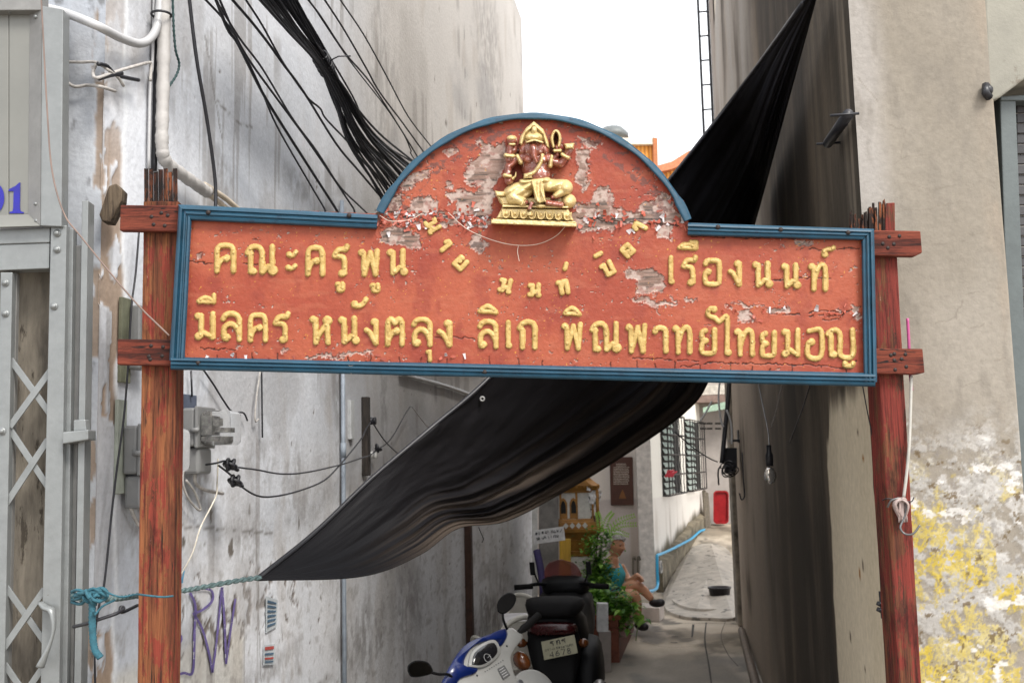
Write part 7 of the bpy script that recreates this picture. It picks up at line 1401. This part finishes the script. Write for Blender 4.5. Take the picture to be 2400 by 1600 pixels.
# head: a sculpted skull merged into the same surface, turned to the right and a little down
HC_ = pp(1443, 1277, -.01); hf = Vector((.72, -.68, -.16)).normalized(); hr = hf.cross(Vector((0, 0, 1))).normalized(); hu = hr.cross(hf)
def skull(D, grow=0.):
    r, f, u = D[..., 0], D[..., 1], D[..., 2]
    jaw = 1 - .30 * np.clip(-u - .1, 0, 1); x = r * .080 * jaw; y = f * (.100 - .012 * np.clip(-u, 0, 1)); z = u * .118
    gs = lambda rr, uu, sr_, su_: np.exp(-((r - rr) / sr_) ** 2 - ((u - uu) / su_) ** 2) * (f > 0)
    d = .030 * gs(0, -.14, .13, .12) + .016 * gs(0, .05, .10, .18) - .014 * (gs(.36, .10, .20, .12) + gs(-.36, .10, .20, .12)) + .008 * gs(0, .27, .6, .10) + .010 * gs(0, -.46, .24, .09) - .006 * gs(0, -.33, .3, .04) + .014 * gs(0, -.78, .26, .16) + .008 * (gs(.45, -.14, .2, .2) + gs(-.45, -.14, .2, .2))
    y = y + d; k = 1 + grow; return np.stack([x * k, y * k, z * k], -1)
def sph(n, m):
    T, Q = np.meshgrid(np.linspace(0, 2 * math.pi, n), np.linspace(.001, math.pi - .001, m)); return np.stack([np.sin(Q) * np.cos(T), np.sin(Q) * np.sin(T), -np.cos(Q)], -1)
def place(L): return np.array(HC_) + L[..., 0:1] * np.array(hr) + L[..., 1:2] * np.array(hf) + L[..., 2:3] * np.array(hu)
bpy.context.view_layer.update(); me_ = bpy.data.meshes.new_from_object(sk_.evaluated_get(bpy.context.evaluated_depsgraph_get()))
D_ = sph(73, 49); HP = place(skull(D_)).reshape(-1, 3); I_ = np.arange(73 * 49).reshape(49, 73); HQ = np.stack([I_[:-1, :-1], I_[:-1, 1:], I_[1:, 1:], I_[1:, :-1]], -1).reshape(-1, 4)
bv = [Vector(v.co) + ORIG[person] for v in me_.vertices]; bf_ = [tuple(p.vertices) for p in me_.polygons]; nb = len(bv)
bpy.data.objects.remove(sk_)
body = build('body', [tuple(v) for v in bv] + [tuple(v) for v in HP], bf_ + [tuple(int(q) + nb for q in f) for f in HQ], M_SKN, person, sm=True); fixn(body)
rm = body.modifiers.new('merge', 'REMESH'); rm.mode = 'VOXEL'; rm.voxel_size = .0065; rm.use_smooth_shade = True; cs_ = body.modifiers.new('soften', 'SMOOTH'); cs_.iterations = 2
D_ = sph(90, 60); hn = fbm(D_[..., 0] * 5 + 9, D_[..., 2] * 6 + D_[..., 1] * 4, 4); LH = skull(D_, .10 + .10 * 0) + D_ * (.022 * (hn - .4))[..., None] + D_ * np.array([.004, .0, .012])
kp = (D_[..., 2] > .42 + .10 * (hn - .5) * 4) | ((D_[..., 1] < .12 + .25 * D_[..., 2]) & (D_[..., 2] > -.42 + .3 * (hn - .5)))
hair = grid('hair', place(LH), M_HAIR, person, None, kp); hair.modifiers.new('thick', 'SOLIDIFY').thickness = .012
for sx_ in (-1, 1):
    dd = np.array([[sx_ * .36, .90, .10]]); e = Vector(place(skull(dd / np.linalg.norm(dd)))[0]) - hf * .002; mb = MB(); mb.ball(e, (.014, .008, .0055), 10, (hr, hf, hu)); mb.mk('eye', M_BLACK, person, sm=True)
    mb = MB(); mb.tube(smooth([e + hu * .018 + hf * .012 - hr * .02, e + hu * .024 + hf * .014, e + hu * .016 + hf * .008 + hr * .02], 4), .0035, 5); mb.mk('eyebrow', M_HAIR, person, sm=True)
    ec = HC_ + hr * sx_ * .083 - hf * .008 + hu * .0; mb = MB(); mb.ball(ec, (.010, .018, .030), 10, (hr, hf, hu)); mb.mk('ear', M_SKN, person, sm=True)
dd = np.array([[0, .88, -.40]]); e = Vector(place(skull(dd / np.linalg.norm(dd)))[0]); mb = MB(); mb.tube([e - hr * .024 - hf * .007, e, e + hr * .024 - hf * .007], .005, 6); mb.mk('mouth', mat('lips', (.22, .06, .05), .5), person, sm=True)
# dress: shells over the trunk and lap
DV = [(pp(1413, 1414, .05), .21), (pp(1417, 1385, .03), .185), (pp(1428, 1350, .01), (.19, .165)), (pp(1431, 1336, .0), (.15, .11)), (pp(1419, 1325, -.10), .06), (pp(1420, 1318, -.09), .035), (pp(1448, 1325, .10), .06), (pp(1448, 1317, .09), .035)]
skin('dress', DV, [(0, 1), (1, 2), (2, 3), (3, 4), (4, 5), (3, 6), (6, 7)], M_DRESS, person, 0)
skin('skirt', [(pp(1413, 1414, .04), .18), (pp(1442, 1406, -.12), .112), (pp(1466, 1397, -.18), .092), (pp(1440, 1400, .10), .112), (pp(1466, 1384, .0), .092)], [(0, 1), (1, 2), (0, 3), (3, 4)], M_SHORT, person, 0)
skin('shoe', [(pp(1495, 1456, -.13), .048), (pp(1496, 1465, -.13), .052), (pp(1506, 1467, -.20), .050), (pp(1519, 1469, -.26), .036)], [(0, 1), (1, 2), (2, 3)], M_SHOE, person, 0)
skin('shoe', [(pp(1528, 1404, -.12), .048), (pp(1530, 1413, -.12), .05), (pp(1544, 1413, -.17), .048), (pp(1559, 1409, -.20), .034)], [(0, 1), (1, 2), (2, 3)], M_SHOE, person, 0)
st_ = pp(1408, 1445, .05); mb = MB(); mb.box(Vector((st_.x, st_.y, .12)), (.3, .3, .24)); mb.mk('low_stool', mat('blue stool plastic', (.02, .2, .4), .4), label='low blue stool under the seated person', cat='stool', bev=.02)
